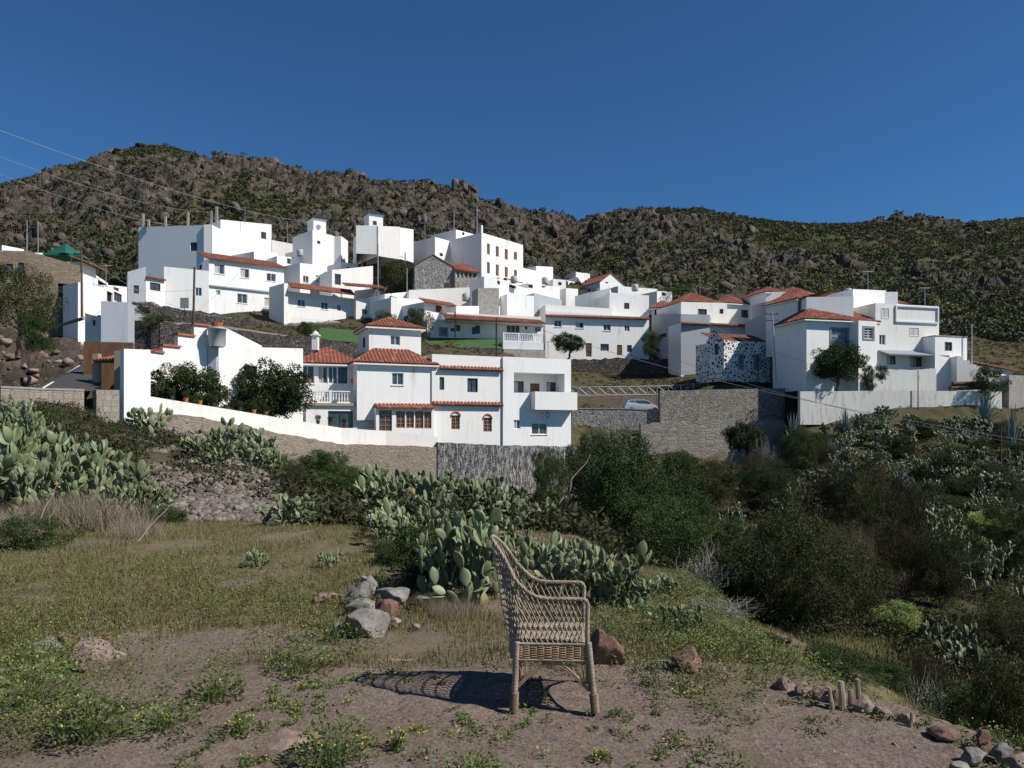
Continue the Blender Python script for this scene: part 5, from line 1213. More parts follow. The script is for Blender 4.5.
def tree(seed, cw, ch, trunk, mat, nl=16000, K=70, L=.14, Wl=.09, zlo=.0, rc=None, tr=.16):
    rng = np.random.default_rng(seed); random.seed(seed); C = clumps(rng, K, cw, ch, zlo); C[:,2] += trunk; rc = rc or cw*.13; parts = []
    for c in C:
        s = rc*rng.uniform(.6,1.3); k = int(nl/K*rng.uniform(.6,1.4)); d = unit(rng.normal(size=(k,3))); p = c+d*s*rng.uniform(.3,1,(k,1))**.6
        parts.append(leafcloud(p, L*rng.uniform(.7,1.3,k), Wl*rng.uniform(.7,1.3,k), d, rng, 1.6))
    V, F4, _ = join(parts); fm = mesh_np('crown', V, F4); fm.materials.append(PM[mat]); mb = MB()
    top = Vector((.1*cw*random.uniform(-1,1), .05*cw, trunk*1.05)); pts = limb_mb(mb, (0,0,-.3), top, tr, tr*.7, 5, .06, 8)
    for k in range(12): limb_mb(mb, pts[4] if k % 2 else pts[5], C[rng.integers(K)], tr*.45, tr*.08, 5, .1, 5)
    me = bpy.data.meshes.new('trunk'); me.from_pydata(mb.v, [], mb.f); me.materials.append(M['bark'])
    return me, fm, float(np.percentile(np.hypot(V[:,0],V[:,1]), 97)*2), float(np.percentile(V[:,2], 99))
TR = [tree(81, 5, 3.2, .6, 'dark', 22000), tree(82, 4, 3, 1.2, 'dark', 14000), tree(83, 5, 4, 1.3, 'olive', 15000, 60, .13, .05)]
def pt(T, *a, **k): return place_shrub('tree', T, *a, cat='tree', names=('trunk','crown'), **k)
# village trees
pt(TR[0], 188, 49.6, 70, 366.5, 'round dense dark tree on the left behind the garden wall pots', base=414)
pt(TR[0], 270, 54.6, 76, 365.5, 'round dense dark tree right of the curved-corner annex window', base=424)
pt(TR[2], 18, 56, 84, 268, 'broad olive tree in front of the brown stone building', base=352)
place_shrub('shrub', LE[0], 38, 52, 36, 318, 'dark green bush on the dirt bank at left', base=356)
pt(TR[1], 568, 98.5, 32, 334, 'small dark tree against the long white house', base=358)
pt(TR[1], 838, 78.6, 54, 345, 'dark round tree before the right villa balcony', base=392)
pt(TR[1], 744, 68, 40, 424, 'small spindly tree in front of the tan stone wall', base=462)
place_shrub('shrub', LE[0], 652, 98, 26, 334, 'dark bush at the right end of the long white house', base=358)
place_shrub('shrub', LE[1], 418, 86, 34, 309, 'olive bush behind the villa tower', base=345)
place_shrub('shrub', LE[2], 385, 86.5, 26, 312, 'green bush peeking over the left side of the villa tower', base=335)
place_shrub('shrub', LE[1], 402, 106, 46, 262, 'scrubby bush growing under the church hall', base=306)
place_shrub('shrub', LE[0], 155, 73, 44, 315, 'dark low shrub beside the small white house gable', base=335)
place_shrub('shrub', LE[1], 148, 90, 30, 302, 'olive shrub at the foot of the small gabled house', base=318)
place_shrub('shrub', LE[0], 867, 78.2, 16, 366, 'left dark bush beside the crimson flowers', base=382)
place_shrub('shrub', LE[0], 882, 78.4, 14, 366, 'right dark bush beside the crimson flowers', base=382)
place_shrub('shrub', LE[0], 990, 78.5, 34, 367, 'dark shrub at the right end of the stained wall', base=398)
place_shrub('shrub', LE[1], 308, 79, 24, 322, 'olive shrub at the left edge of the green turf', base=338)
rb = place_shrub('flower_bush', LE[0], 868.5, 77.9, 13, 378, 'crimson bougainvillea bush on the stained white wall top', base=392)
ff = rb.children[1]; ff.data = ff.data.copy(); ff.data.materials[0] = M['redfl']
# potted plants along the garden wall
for k, (px, lab) in enumerate(((172,'small potted plant at the left start of the garden wall row'),(186,'red potted plant under the left round tree'),(200,'potted plant right of the left round tree trunk'),(214,'green potted plant near the curved annex corner'),(226,'leafy potted plant under the annex window'),(240,'white potted plant left of the second round tree'),(254,'red pot under the second round tree'),(266,'orange pot under the second round tree middle'),(318,'first small dark pot before the villa'),(330,'second small dark pot before the villa'),(344,'third small dark pot before the villa'))):
    Y = np.interp(px, [148,200,270,340], [44.9,47.8,52.6,57.6]); py = np.interp(px, [148,200,270,340,345], [396.5,405,416.5,428,428]); p = P(px, py-.2, Y)
    o = thing('potted_plant', lab, 'pot plant', p, 0, 'pots on the long garden wall')
    mb = MB(); mb.lathe(p, [(.1,0),(.17,.28),(.19,.3)], 10); mb.build('pot', M['pot'] if k in (1,2,6,7) else M['dmetal'], o)
    c = bpy.data.objects.new('foliage', LE[k % 3][1]); COL.objects.link(c); c.parent = o; c.location = (0,0,.25); c.scale = (.16,.16,.22 if k != 4 else .45)
# palm on the hill foot
pl2 = thing('palm_tree', 'lone palm tree behind the hipped roofs at the hill foot', 'palm tree', P(682,300,128))
mb = MB(); b0 = P(682,302,128); tp = P(682,291,128); mb.tube([b0-Vector((0,0,2)), tp], [.3,.22], 8); mb.build('trunk', M['bark'], pl2)
parts = []
for k in range(34):
    a = random.uniform(0,6.3); up = random.uniform(-.1,1.2); l = 2.8; q = np.linspace(0,1,14)
    x = np.cos(a)*q*l*math.cos(up*.8); y = np.sin(a)*q*l*math.cos(up*.8); z = q*l*math.sin(up)-q**2*1.6; c = np.stack([x,y,z],1)+np.array(tp)
    for s in (-1,1):
        T = np.stack([np.full(14,-math.sin(a)*s)+math.cos(a)*.5, np.full(14,math.cos(a)*s)+math.sin(a)*.5, np.full(14,-.35)],1)
        parts.append(leafcloud(c+T*.22, .55, .07, T, RNG, .2))
V, F4, _ = join(parts); me = mesh_np('crown', V, F4); me.materials.append(PM['green']); o = link('crown', me, pl2); o.matrix_parent_inverse = parent_matrix(pl2).inverted()
# ---- agaves
def agave(seed):
    rng = np.random.default_rng(seed); mb = MB()
    for k in range(34):
        a = k*2.4; up = .25+1.15*(k/34); l = rng.uniform(.8,1.1); pts = []
        for i in range(6):
            t = i/5; pts.append(Vector((math.cos(a)*math.cos(up)*l*t, math.sin(a)*math.cos(up)*l*t, l*t*math.sin(up)+.05*math.sin(t*3))))
        s = Vector((-math.sin(a), math.cos(a), 0)); wd = [.07,.085,.08,.06,.035,.004]
        for i in range(5):
            dn = Vector((0,0,.03))
            mb.quad(pts[i]-s*wd[i], pts[i]-dn, pts[i+1]-dn*.8, pts[i+1]-s*wd[i+1]); mb.quad(pts[i]-dn, pts[i]+s*wd[i], pts[i+1]+s*wd[i+1], pts[i+1]-dn*.8)
    me = bpy.data.meshes.new('agave'); me.from_pydata(mb.v, [], mb.f); me.materials.append(PM['agave']); me['w'] = 1.9; me['h'] = 1.05; return me
AG = agave(5)
for px, Y, w, tp_, lab in ((793,74,26,408,'blue agave at the foot of the tan stone wall corner'),(846,72,20,404,'agave below the white retaining wall, left one'),(985,74,30,388,'agave at the right end of the white retaining wall'),(832,66,22,436,'pale agave in the brown scrub under the white wall'),(784,52,26,468,'blue agave above the big olive shrub'),(1012,66,24,398,'agave clump near the right edge')):
    place_mesh('agave', AG, px, Y, w, tp_, lab, 'agave')

# ================================================================== CACTI
def cact(px, Y, w, top, label, group=None, far=False, k=None, sink=.05):
    X = (px-512)/F*Y; z = g1(X, Y)-sink; H = max(.25, zof(top, Y)-z)
    if k is None or H > 1.75:
        k = random.randrange(60); pool = CFAR if (far and H < 1.9) else sorted(CACT+CTALL, key=lambda m: abs(m['h']-H))[:3]; me = pool[k % len(pool)]
    else: me = CACT[k]
    s = H/me['h']; sx = min(max(w/F*Y/me['w'], s*.85), s*1.25); s2 = min(max(s, .3), 1.6)
    o = bpy.data.objects.new('prickly_pear', me); COL.objects.link(o); o.location = (X, Y, z); o.rotation_euler = (0,0,random.uniform(0,6.28)); o.scale = (sx, sx, s)
    return tag(o, label, 'cactus', group)
random.seed(5)
gL = 'prickly pears of the thicket at the left edge'
for px, Y, w, top in ((-18,17,90,404),(14,18,86,400),(40,18.5,70,412),(8,15,80,428),(62,18,66,432),(88,17.5,60,440),(36,15.5,74,436),(70,15.5,70,450),(104,16.5,64,446),(-10,14,80,452),(24,14,70,462),(58,13.8,64,472),(92,14.5,66,466),(122,15.5,60,462),(112,13.8,56,486),(138,14.6,48,480),(82,13,60,496),(150,15,30,492)):
    cact(px, Y, w, top, 'prickly pear in the big grey-green thicket at the left edge', gL)
g2 = 'prickly pears of the thicket under the garden wall'
for px, Y, w, top in ((196,27,44,436),(214,27.5,50,426),(238,28,50,418),(256,27.5,44,428),(226,25.5,50,440),(252,25,50,448),(205,25,40,452),(275,26,40,448)):
    cact(px, Y, w, top, 'prickly pear in the thicket below the long white garden wall', g2)
cact(270, 12.6, 62, 494, 'low spreading prickly pear standing alone on the meadow, left half', k=3); cact(312, 12.8, 60, 496, 'low spreading prickly pear standing alone on the meadow, right half', k=3)
g3 = 'prickly pears of the dark thicket behind the chair'
for px, Y, w, top in ((372,15,56,486),(398,15.5,60,480),(428,16,62,474),(456,16,60,478),(486,16,60,480),(414,13,60,500),(446,13,64,492),(478,13.4,60,498),(510,14,54,500),(386,12,50,508),(530,15,40,502),(500,12,50,514),(350,14,36,506),(405,22,40,468),(446,26,36,470),(478,28,34,476),(372,24,36,466),(520,24,34,486)):
    cact(px, Y, w, top, 'prickly pear in the dark thicket between meadow and villa', g3)
for px, Y, w, top, lab in ((462,6.9,70,524,'large near prickly pear with pale pads left of the wicker chair'),(484,7.4,64,512,'tall prickly pear directly behind the crown of the wicker chair'),(512,7.2,56,540,'prickly pear seen through the wicker chair back'),(538,7.2,66,544,'tall prickly pear rising over the far armrest'),(564,6.9,68,550,'prickly pear standing above the near armrest'),(592,6.9,70,546,'prickly pear behind the front edge of the chair seat'),(614,6.7,66,562,'leaning prickly pear above the red-brown boulder'),(636,6.7,56,580,'sprawling prickly pear at the right end of the near row'),(445,8.0,60,520,'shaded prickly pear behind the dark leafy weed bush'),(528,9.2,60,526,'dark prickly pear in second row behind the chair back'),(575,8.4,70,540,'dark prickly pear in second row over the armrest'),(655,7.3,40,592,'small prickly pear with drooping pads past the near row')):
    cact(px, Y, w, top, lab)
for px, Y, w, top, lab in ((402,9.6,60,516,'prickly pear above the grey stone pile'),(424,10.2,60,506,'prickly pear between the stone pile cactus and the near row'),(446,10,50,510,'prickly pear in second row left of the near cactus'),(382,11,40,512,'small prickly pear at the meadow edge of the dark thicket')):
    cact(px, Y, w, top, lab)
cact(678, 5.9, 34, 640, 'tiny prickly pear sprouting beside the red-brown stump', k=2)
cact(326, 8.6, 16, 572, 'tiny cactus seedling by the grey stone pile', k=2); cact(256, 8.6, 12, 578, 'tiny cactus seedling alone in the meadow', k=2)
cact(143, 33, 34, 406, 'bare branching cactus on the rubble bank below the white slab', k=2)
cact(118, 30, 24, 446, 'small pale prickly pear on the stone rubble', k=3)
g4 = 'prickly pears covering the right ravine slope'
random.seed(9)
pts_ = []
while len(pts_) < 44:
    px = random.uniform(822, 1040); Y = random.uniform(44, 74)
    if px < 880 and Y < 56: continue
    X = (px-512)/F*Y
    if all((X-a)**2+(Y-b_)**2 > 1.9**2 for a, b_ in pts_): pts_.append((X, Y))
for X, Y in pts_:
    z = g1(X, Y); px = 512+F*X/Y; py = HZ+(CZ-z)*F/Y; h_ = random.uniform(1.3, 2.4)
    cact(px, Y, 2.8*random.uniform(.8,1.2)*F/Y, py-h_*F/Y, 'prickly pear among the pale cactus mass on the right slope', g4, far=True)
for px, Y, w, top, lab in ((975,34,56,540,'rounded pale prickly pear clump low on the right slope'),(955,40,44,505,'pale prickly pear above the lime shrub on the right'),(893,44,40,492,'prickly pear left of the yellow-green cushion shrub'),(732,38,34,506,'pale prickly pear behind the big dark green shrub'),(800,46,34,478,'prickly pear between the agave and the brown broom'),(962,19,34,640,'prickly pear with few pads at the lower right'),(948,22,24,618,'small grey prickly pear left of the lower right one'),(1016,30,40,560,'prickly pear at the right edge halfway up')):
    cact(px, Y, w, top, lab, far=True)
# ================================================================== SHRUBS
random.seed(33)
for k in range(44):
    px = random.uniform(815,1035); Y = random.uniform(40,72)
    if px < 880 and Y < 52: continue
    X = (px-512)/F*Y; py = HZ+(CZ-g1(X,Y))*F/Y; h_ = random.uniform(1.2,2.3); place_shrub('shrub', LE[k % 2], px, Y, random.uniform(2.2,4)*F/Y, py-h_*F/Y, 'dark shrub growing among the cacti on the right slope', group='dark shrubs among the cacti on the right slope')
for k in range(12):
    px = random.uniform(825,1020); Y = random.uniform(46,72); X = (px-512)/F*Y; py = HZ+(CZ-g1(X,Y))*F/Y; place_mesh('agave', AG, px, Y, 2.4*F/Y, py-1.5*F/Y, 'pale agave among the cacti on the right slope', 'agave', group='agaves among the cacti on the right slope')
sh = [  # template, px, Y, width, top, label
 (FE[0],628,31,134,440,'very large dark green shrub filling the ravine right of the villa'),
 (FE[0],672,28,100,478,'large dark green shrub right of the very large one'),
 (FE[2],660,25,100,500,'mid green shrub just behind the near prickly pears'),
 (FE[2],548,42,44,452,'green shrub growing against the streaked rubble wall'),
 (FE[0],590,44,66,436,'dark shrub at the corner of the streaked rubble wall'),
 (FE[1],800,23,140,508,'large olive feathery shrub in the middle of the ravine'),
 (FE[1],848,26,90,535,'olive shrub right of the large feathery one'),
 (FE[0],765,26,100,540,'dark shaded shrub between the two large ravine shrubs'),
 (FE[0],718,27,80,520,'dark twiggy shrub beside the mid green one'),
 (FE[0],770,50,60,462,'dark shrub at the foot of the tan stone wall'),
 (FE[1],715,55,64,458,'olive shrub under the left part of the tan stone wall'),
 (FE[0],680,60,44,452,'small dark shrub under the tan stone wall crack'),
 (FE[1],862,42,76,464,'olive shrub in the middle of the right slope'),
 (BR[0],905,44,70,476,'brown broom right of the olive shrub on the right slope'),
 (BR[0],820,44,60,470,'brown-green broom above the large olive shrub'),
 (BR[0],905,34,90,520,'dry brown broom above the lime cushion shrub'),
 (FE[1],940,32,70,530,'olive shrub left of the rounded cactus clump'),
 (FE[1],1010,24,80,600,'olive shrub at the right edge above the stones'),
 (FE[1],1010,38,70,500,'olive shrub high on the right edge'),
 (LE[0],838,7.2,90,652,'dark leafy bush behind the right row of stones'),
 (LE[0],885,8.5,60,662,'dark leafy bush beside the cactus sprout at lower right'),
 (BR[0],930,11,66,652,'grey brown thorny bush at the lower right'),
 (LE[2],968,8.5,80,686,'green bush above the lower right stones'),
 (LE[1],1015,7.5,80,660,'olive bush cut by the lower right edge'),
 (LE[1],770,7,40,676,'low olive bush at the terrace edge by the green flat'),
 (FE[2],318,24,60,452,'pale green shrub under the garden wall left of the villa'),
 (FE[2],352,22,60,468,'pale green shrub at the left end of the dark cactus thicket'),
 (BR[0],290,22,50,466,'dry brown shrub beside the thicket under the garden wall'),
 (LE[2],165,13.5,50,508,'small green bush at the foot of the stone rubble'),
 (LE[0],428,7.6,86,526,'dark leafy weed bush left of the near cactus'),
 (LE[0],395,8.8,50,540,'dark leafy bush above the grey stone pile'),
 (LE[0],30,9.5,80,518,'low dark bush in the weeds at the left edge'),
 (LE[2],330,45,34,452,'green bush against the tan retaining wall'),
 (BR[0],760,58,46,450,'brown shrub right of the spindly tree'),
 (FE[0],800,62,40,428,'dark shrub in the shade right of the tan stone wall'),
]
for T, px, Y, w, top, lab in sh: place_shrub('shrub', T, px, Y, w, top, lab)
place_shrub('cushion_shrub', LI, 899, 24, 46, 603, 'round lime green cushion shrub on the ravine floor slope', sink=0)
place_shrub('cushion_shrub', LI, 984, 43, 44, 514, 'yellow-green cushion shrub high on the right slope', sink=0)
for (me, w, h), px, Y, wp, top, lab in ((TW[0],722,6.7,84,598,'bare grey twiggy bush at the terrace edge right of the chair'),(TW[1],610,50,84,412,'big leafless grey shrub beside the villa'),(TW[0],650,7.2,40,604,'small bare grey twigs at the end of the near cactus row'),(TW[1],700,24,70,540,'bare grey branching shrub in the ravine shade'),(TW[1],765,62,30,436,'leafless shrub before the tan stone wall'),(TW[0],930,9.5,60,662,'tangle of bare twigs at the lower right')):
    place_mesh('dry_bush', me, px, Y, wp, top, lab, 'dry bush', w, h)
# dry straw clumps at left
def strawclump(seed, n, w, h, lean=.35):
    rng = np.random.default_rng(seed); a = rng.uniform(0,6.3,n); r = w/2*np.sqrt(rng.uniform(size=n)); B = np.stack([np.cos(a)*r, np.sin(a)*r, 0*a-.02],1)
    v, f4, f3 = blades(B, h*rng.uniform(.4,1,n), rng.uniform(0,lean,n), .007, rng); me = mesh_np('straw', v, f4, f3); me.materials.append(PM['straw']); me['w'] = w*1.2; me['h'] = h*.92; return me
ST = [strawclump(3, 1500, 1.2, .8, .5), strawclump(4, 900, .7, .7, .6)]
for k, (px, Y, w, top, lab) in enumerate(((70,12,90,488,'tall dry straw clump below the left cactus thicket'),(112,11.5,80,496,'pale dry straw clump right of the tall one'),(135,10.6,60,516,'pinkish dry grass tuft at the edge of the meadow'),(30,12,70,500,'dry straw clump at the left edge'),(95,9.6,60,540,'low flattened straw tuft on the left meadow'),(10,10.5,60,512,'dry straw tuft beside the pale half-buried stones'),(455,6.5,60,596,'dry reed tuft between stone pile and chair'),(432,6.9,40,590,'pale dry reeds at the foot of the dark leafy bush'),(852,33,50,520,'pinkish dry grass patch on the ravine slope'))):
    place_mesh('dry_grass_clump', ST[k % 2], px, Y, w, top, lab, 'dry grass')
for me_, a, b_, lab in ((None,(30,10.5,556),(62,11.5,478),'long bare stalk leaning in the left straw'),(None,(38,10.2,560),(56,11.2,508),'shorter bare stalk leaning in the left straw'),(None,(132,9.8,560),(170,11,505),'thin curved dry stalk right of the straw clumps')):
    mb = MB(); p = P(a[0],a[2],a[1]); q = P(b_[0],b_[2],b_[1]); p.z = g1(p.x,p.y)-.03; limb_mb(mb, p, q, .008, .003, 6, .03, 5); tag(mb.build('dry_stalk', PM['straw']), lab, 'stalk')
mb = MB(); p = P(537,548,17); p.z = g1(p.x,p.y)-.1; limb_mb(mb, p, P(590,455,22), .035, .012, 8, .02, 6); tag(mb.build('bare_pole', M['bark']), 'dark bare agave stalk slanting up behind the chair', 'stalk')
# ================================================================== STUFF : scrub on the hill, ground cover, weeds
def scatter_polar(n, y0, y1, rng, half=.78, p=1.0):
    y = y0+(y1-y0)*rng.uniform(size=n)**p; u = rng.uniform(-half, half, n); return u*(y+4), y
def clump_stuff(name, X, Y, R, H, per, L, Wl, mat, label, rng, jit=1.6):
    n = len(X); Z = G(X, Y); d = unit(rng.normal(size=(n, per, 3))+np.array([0,0,.35])); d[...,2] = np.abs(d[...,2])
    rad = rng.uniform(.45,1,(n,per,1))**.5
    lump = 1+.25*np.sin(d[...,:1]*5+rng.uniform(0,6,(n,1,1)))
    p = np.stack([X,Y,Z],1)[:,None,:]+d*rad*lump*np.stack([R,R,H],1)[:,None,:]
    p = p.reshape(-1,3); dd = d.reshape(-1,3); sc = np.repeat(R, per)
    v, f = leafcloud(p, L*rng.uniform(.6,1.3,len(p))*np.maximum(.6,sc), Wl*rng.uniform(.6,1.3,len(p))*np.maximum(.6,sc), dd, rng, jit)
    me = mesh_np(name, v, f); return tag(link(name, me, None, [mat]), kind='stuff', label=label)
rng = np.random.default_rng(3)
PM['scrub'] = leafmat('hill_scrub', [(.03,.036,.016),(.05,.056,.024),(.07,.072,.033),(.04,.045,.02)], .8, .1)
PM['scrubb'] = leafmat('hill_scrub_bright', [(.17,.20,.05),(.24,.26,.08),(.12,.15,.045)], .8, .15)
X, Y = scatter_polar(30000, 118, 385, rng, .74, 1.1)
px = 512+F*X/Y; rk_ = rockmask(px, X, Y); keep = (rng.uniform(size=len(X)) < np.clip(1.0-.5*rk_+.25*fbm(X*.05,Y*.05,3,5), .1, 1)) & (Y < ridge_y(px)+4)
X, Y = X[keep], Y[keep]; R = rng.uniform(.4,1.5,len(X))
clump_stuff('hill_scrub', X, Y, R, R*rng.uniform(.6,1.1,len(X)), 34, .62, .36, PM['scrub'], 'dark scrub bushes dotted over the rocky hill', rng)
X, Y = scatter_polar(13000, 125, 385, rng, .74, 1.1); px = 512+F*X/Y
keep = (rng.uniform(size=len(X)) < np.interp(px, [-200,500,620,760,860,1300],[.08,.1,.3,.65,1,1])*sm(fbm(X*.03,Y*.03,3,15)*1.5+.55)) & (Y < ridge_y(px)+3)
X, Y = X[keep], Y[keep]; R = rng.uniform(.5,1.4,len(X))
clump_stuff('hill_scrub', X, Y, R, R*.7, 30, .5, .32, PM['scrubb'], 'yellow-green euphorbia scrub on the right part of the hill', rng)
# rocks on the hill (angular low-poly, merged stuff) + named outcrops
def ico(sub):
    bm = bmesh.new(); bmesh.ops.create_icosphere(bm, subdivisions=sub, radius=1); v = np.array([q.co[:] for q in bm.verts]); f = np.array([[q.index for q in p.verts] for p in bm.faces]); bm.free(); return v, f
I2 = ico(2); I3 = ico(3); I4 = ico(4)
def rockverts(base, rng, cuts=9, rough=.08):
    v = base.copy()
    for k in range(cuts):
        n = unit(rng.normal(size=3)); d = rng.uniform(.42,.85); s = v@n; m = s > d; v[m] -= np.outer(s[m]-d, n)*.92
    v *= 1+rough*(vn(v[:,0]*3+rng.uniform(0,50), v[:,1]*3+v[:,2]*2.3, 1)[:,None]*2-1)
    return v
rockm = rk2 = None
def rockmat(name, a, b_, c, sc=3.):
    m, nt, b = newmat(name); co = N(nt, 'ShaderNodeTexCoord').outputs['Object']; oi = N(nt, 'ShaderNodeNewGeometry').outputs['Random Per Island']
    col = ramp(nt, noise(nt, co, sc, 10, .7), [(.32,a),(.52,b_),(.75,c)])
    col = mixc(nt, ramp(nt, noise(nt, co, sc*5, 6, .7), [(.5,(0,0,0)),(.66,(.5,.5,.5))]), col, tuple(x*1.9 for x in b_))
    hs = N(nt, 'ShaderNodeHueSaturation'); nt.links.new(col, hs.inputs['Color']); mr = N(nt, 'ShaderNodeMapRange'); nt.links.new(oi, mr.inputs[0]); mr.inputs[3].default_value = .7; mr.inputs[4].default_value = 1.35; nt.links.new(mr.outputs[0], hs.inputs['Value'])
    nt.links.new(hs.outputs[0], b.inputs['Base Color']); b.inputs['Roughness'].default_value = .95; b.inputs['Specular IOR Level'].default_value = .15
    bump(nt, b, noise(nt, co, sc*4, 8, .75), .6, .06/sc*3); return m
PM['hrock'] = rockmat('hill_rock', (.045,.038,.031), (.092,.075,.06), (.16,.132,.107), .5)
PM['rubb'] = rockmat('rubble_stone', (.075,.062,.052), (.15,.128,.11), (.26,.23,.2), 4)
PM['grey'] = rockmat('grey_lichen_stone', (.09,.085,.075), (.155,.147,.13), (.25,.24,.21), 5)
PM['red'] = rockmat('red_brown_stone', (.08,.045,.036), (.14,.082,.065), (.2,.13,.105), 5)
PM['pink'] = rockmat('pinkish_brown_stone', (.11,.08,.065), (.19,.14,.115), (.27,.21,.175), 5)
def rockstuff(name, X, Y, R, mat, label, rng, base=I2, flat=.7, sink=.2, cuts=12):
    Z = G(X, Y); T = [rockverts(base[0], rng, cuts) for k in range(12)]; V = []; Fc = []; o = 0
    for i in range(len(X)):
        a = rng.uniform(0,6.3); c, s = math.cos(a), math.sin(a); t = T[i % 12]*np.array([1,rng.uniform(.6,1),flat*rng.uniform(.7,1.3)])*R[i]
        V.append(np.stack([t[:,0]*c-t[:,1]*s+X[i], t[:,0]*s+t[:,1]*c+Y[i], t[:,2]+Z[i]+R[i]*flat*(.5-sink)],1)); Fc.append(base[1]+o); o += len(t)
    me = mesh_np(name, np.concatenate(V), None, np.concatenate(Fc)); return tag(link(name, me, None, [mat]), kind='stuff', label=label)
X, Y = scatter_polar(3000, 120, 385, rng, .74, 1.1); px = 512+F*X/Y
keep = (rng.uniform(size=len(X)) < rockmask(px, X, Y)*.85+.06) & (Y < ridge_y(px)+1); X, Y = X[keep], Y[keep]
rockstuff('hill_boulders', X, Y, rng.uniform(.2,1.0,len(X))**3*2.0+.25, PM['hrock'], 'brown boulders strewn over the rocky hill', rng, flat=1.0, cuts=20)
for px, Y, r, h_, lab in ((150,292,12,5,'craggy summit outcrop at the highest point of the left hill'),(270,290,7,8,'split rock outcrop on the crest left of the church'),(118,270,5,6,'brown crag on the left shoulder of the hill'),(52,270,5,5,'rock crag near the left end of the crest'),(462,296,8,8,'jagged rock outcrop on the crest above the town house'),(546,270,7,9,'tall rock face where the two ridges meet'),(600,290,9,9,'broad pale rock face in the dark gully right of the pass'),(662,250,5,5,'brown crag below the right ridge crest'),(748,270,6,8,'upright dark rock column on the right ridge'),(700,215,4,4,'low crag above the palm tree'),(355,285,6,6,'brown outcrop above the clock tower'),(520,215,5,6,'shadowed crag behind the cubic white house')):
    X = (px-512)/F*Y; z = g1(X, Y)-1; VV = []; FF = []; o_ = 0
    for q in range(9):
        v = rockverts(I3[0], rng, 22, .12)*np.array([rng.uniform(.25,.5)*r, r*.35, rng.uniform(.25,.5)*h_])+np.array([rng.uniform(-.5,.5)*r, rng.uniform(-.3,.3)*r, rng.uniform(-.15,.35)*h_*(.3 if q%3 else 1)])
        VV.append(v); FF.append(I3[1]+o_); o_ += len(v)
    v = np.concatenate(VV)
    me = mesh_np('rock_outcrop', v, None, np.concatenate(FF)); me.materials.append(PM['hrock']); o = bpy.data.objects.new('rock_outcrop', me); COL.objects.link(o); o.location = (X,Y,z+h_*.1); tag(o, lab, 'rock')
# ravine and slope ground cover
def notbuilt(X, Y):
    px = 512+F*X/Y
    wl = np.interp(px, [-200,0,120,150,200,270,340,437,576,640,784,800,1000,1300],[36,36.5,40,43,46,51,56,60,62,76,77,73,74,78])
    return Y < wl
X, Y = scatter_polar(9500, 13, 78, rng, .76, 1.15); px = 512+F*X/Y
m = notbuilt(X, Y) & (fbm(X*.12,Y*.12,3,44) > -.5) & ~((px < 300) & (Y < 17))
# leave the little green flat open
m &= ~((px > 138) & (px < 285) & (Y < 30) & (rng.uniform(size=len(X)) < .74))
m &= ~((px > 715) & (px < 900) & (Y > 11) & (Y < 22))
X, Y = X[m], Y[m]; k = rng.uniform(size=len(X)); R = rng.uniform(.2,.75,len(X))
for a, b_, mt, lb in ((0,.4,'olive','olive low scrub over the ravine slopes'),(.4,.68,'broom','brown dry scrub over the ravine slopes'),(.68,1,'scrub','dark scrub over the ravine slopes')):
    s = (k >= a) & (k < b_); clump_stuff('ravine_scrub', X[s], Y[s], R[s], R[s]*rng.uniform(.5,1.1,s.sum()), 60, .24, .09, PM[mt], lb, rng)
X, Y = scatter_polar(8000, 78, 128, rng, .76); X = np.concatenate([X, rng.uniform(50,90,900)]); Y = np.concatenate([Y, rng.uniform(86,132,900)]); R = rng.uniform(.12,.4,len(X)); R[-900:] *= 2.2; clump_stuff('terrace_scrub', X, Y, R, R*.6, 24, .3, .12, PM['broom'], 'dry weeds on the village terraces', rng)
# dirt bank on the left and rubble slope
X = rng.uniform(-52,-30,260); Y = rng.uniform(50,72,260); px = 512+F*X/Y; s = (px > -40) & (px < 112); rockstuff('bank_stones', X[s], Y[s], rng.uniform(.2,1,s.sum())**3*.7+.08, PM['pink'], 'stones and dirt clods on the bank at left', rng)
Y = rng.uniform(14.5,31,5200); px = rng.uniform(136,285,5200)+(Y-16)*-1.5; X = (px-512)/F*Y; s = fbm(X*.4,Y*.3,3,81) > -.35
rockstuff('stone_rubble', X[s], Y[s], rng.uniform(.05,.17,s.sum()), PM['rubb'], 'loose grey stone rubble on the slope under the garden wall', rng)
# ---------------- foreground
PM['flatgrass'] = leafmat('flat_grass', [(.15,.18,.05),(.22,.22,.08),(.12,.15,.045)], .7, .3)
def grassfield(name, n, y0, y1, hmin, hmax, w, mat, label, dens, lean=.5, p=1.25, half=.74):
    X, Y = scatter_polar(n, y0, y1, rng, half, p); X = X*(Y/(Y+4)) if False else X
    keep = rng.uniform(size=n) < dens(X, Y); X, Y = X[keep], Y[keep]; Z = G(X, Y)
    m = len(X); H = rng.uniform(hmin,hmax,m); v, f4, f3 = blades(np.stack([X,Y,Z-.01],1), H, rng.uniform(0,lean,m)+.05, w, rng)
    return tag(link(name, mesh_np(name, v, f4, f3), None, [PM[mat]]), kind='stuff', label=label)
def dm(X, Y): return 1-dirtmask(X, Y)
grassfield('meadow_grass', 420000, 5.0, 17, .025, .085, .007, 'grass', 'short yellowish green meadow grass', lambda X,Y: dm(X,Y)*sm(fbm(X*.9,Y*.9,4,66)*2.2+1.05)*(np.interp(X,[-3,1.5,3],[1,.8,.5])))
grassfield('ravine_grass', 160000, 13, 24, .06, .2, .02, 'flatgrass', 'yellow-green grass on the little flat in the ravine', lambda X,Y: ((512+F*X/Y) > 640)*((512+F*X/Y) < 960)*.9, half=.8)
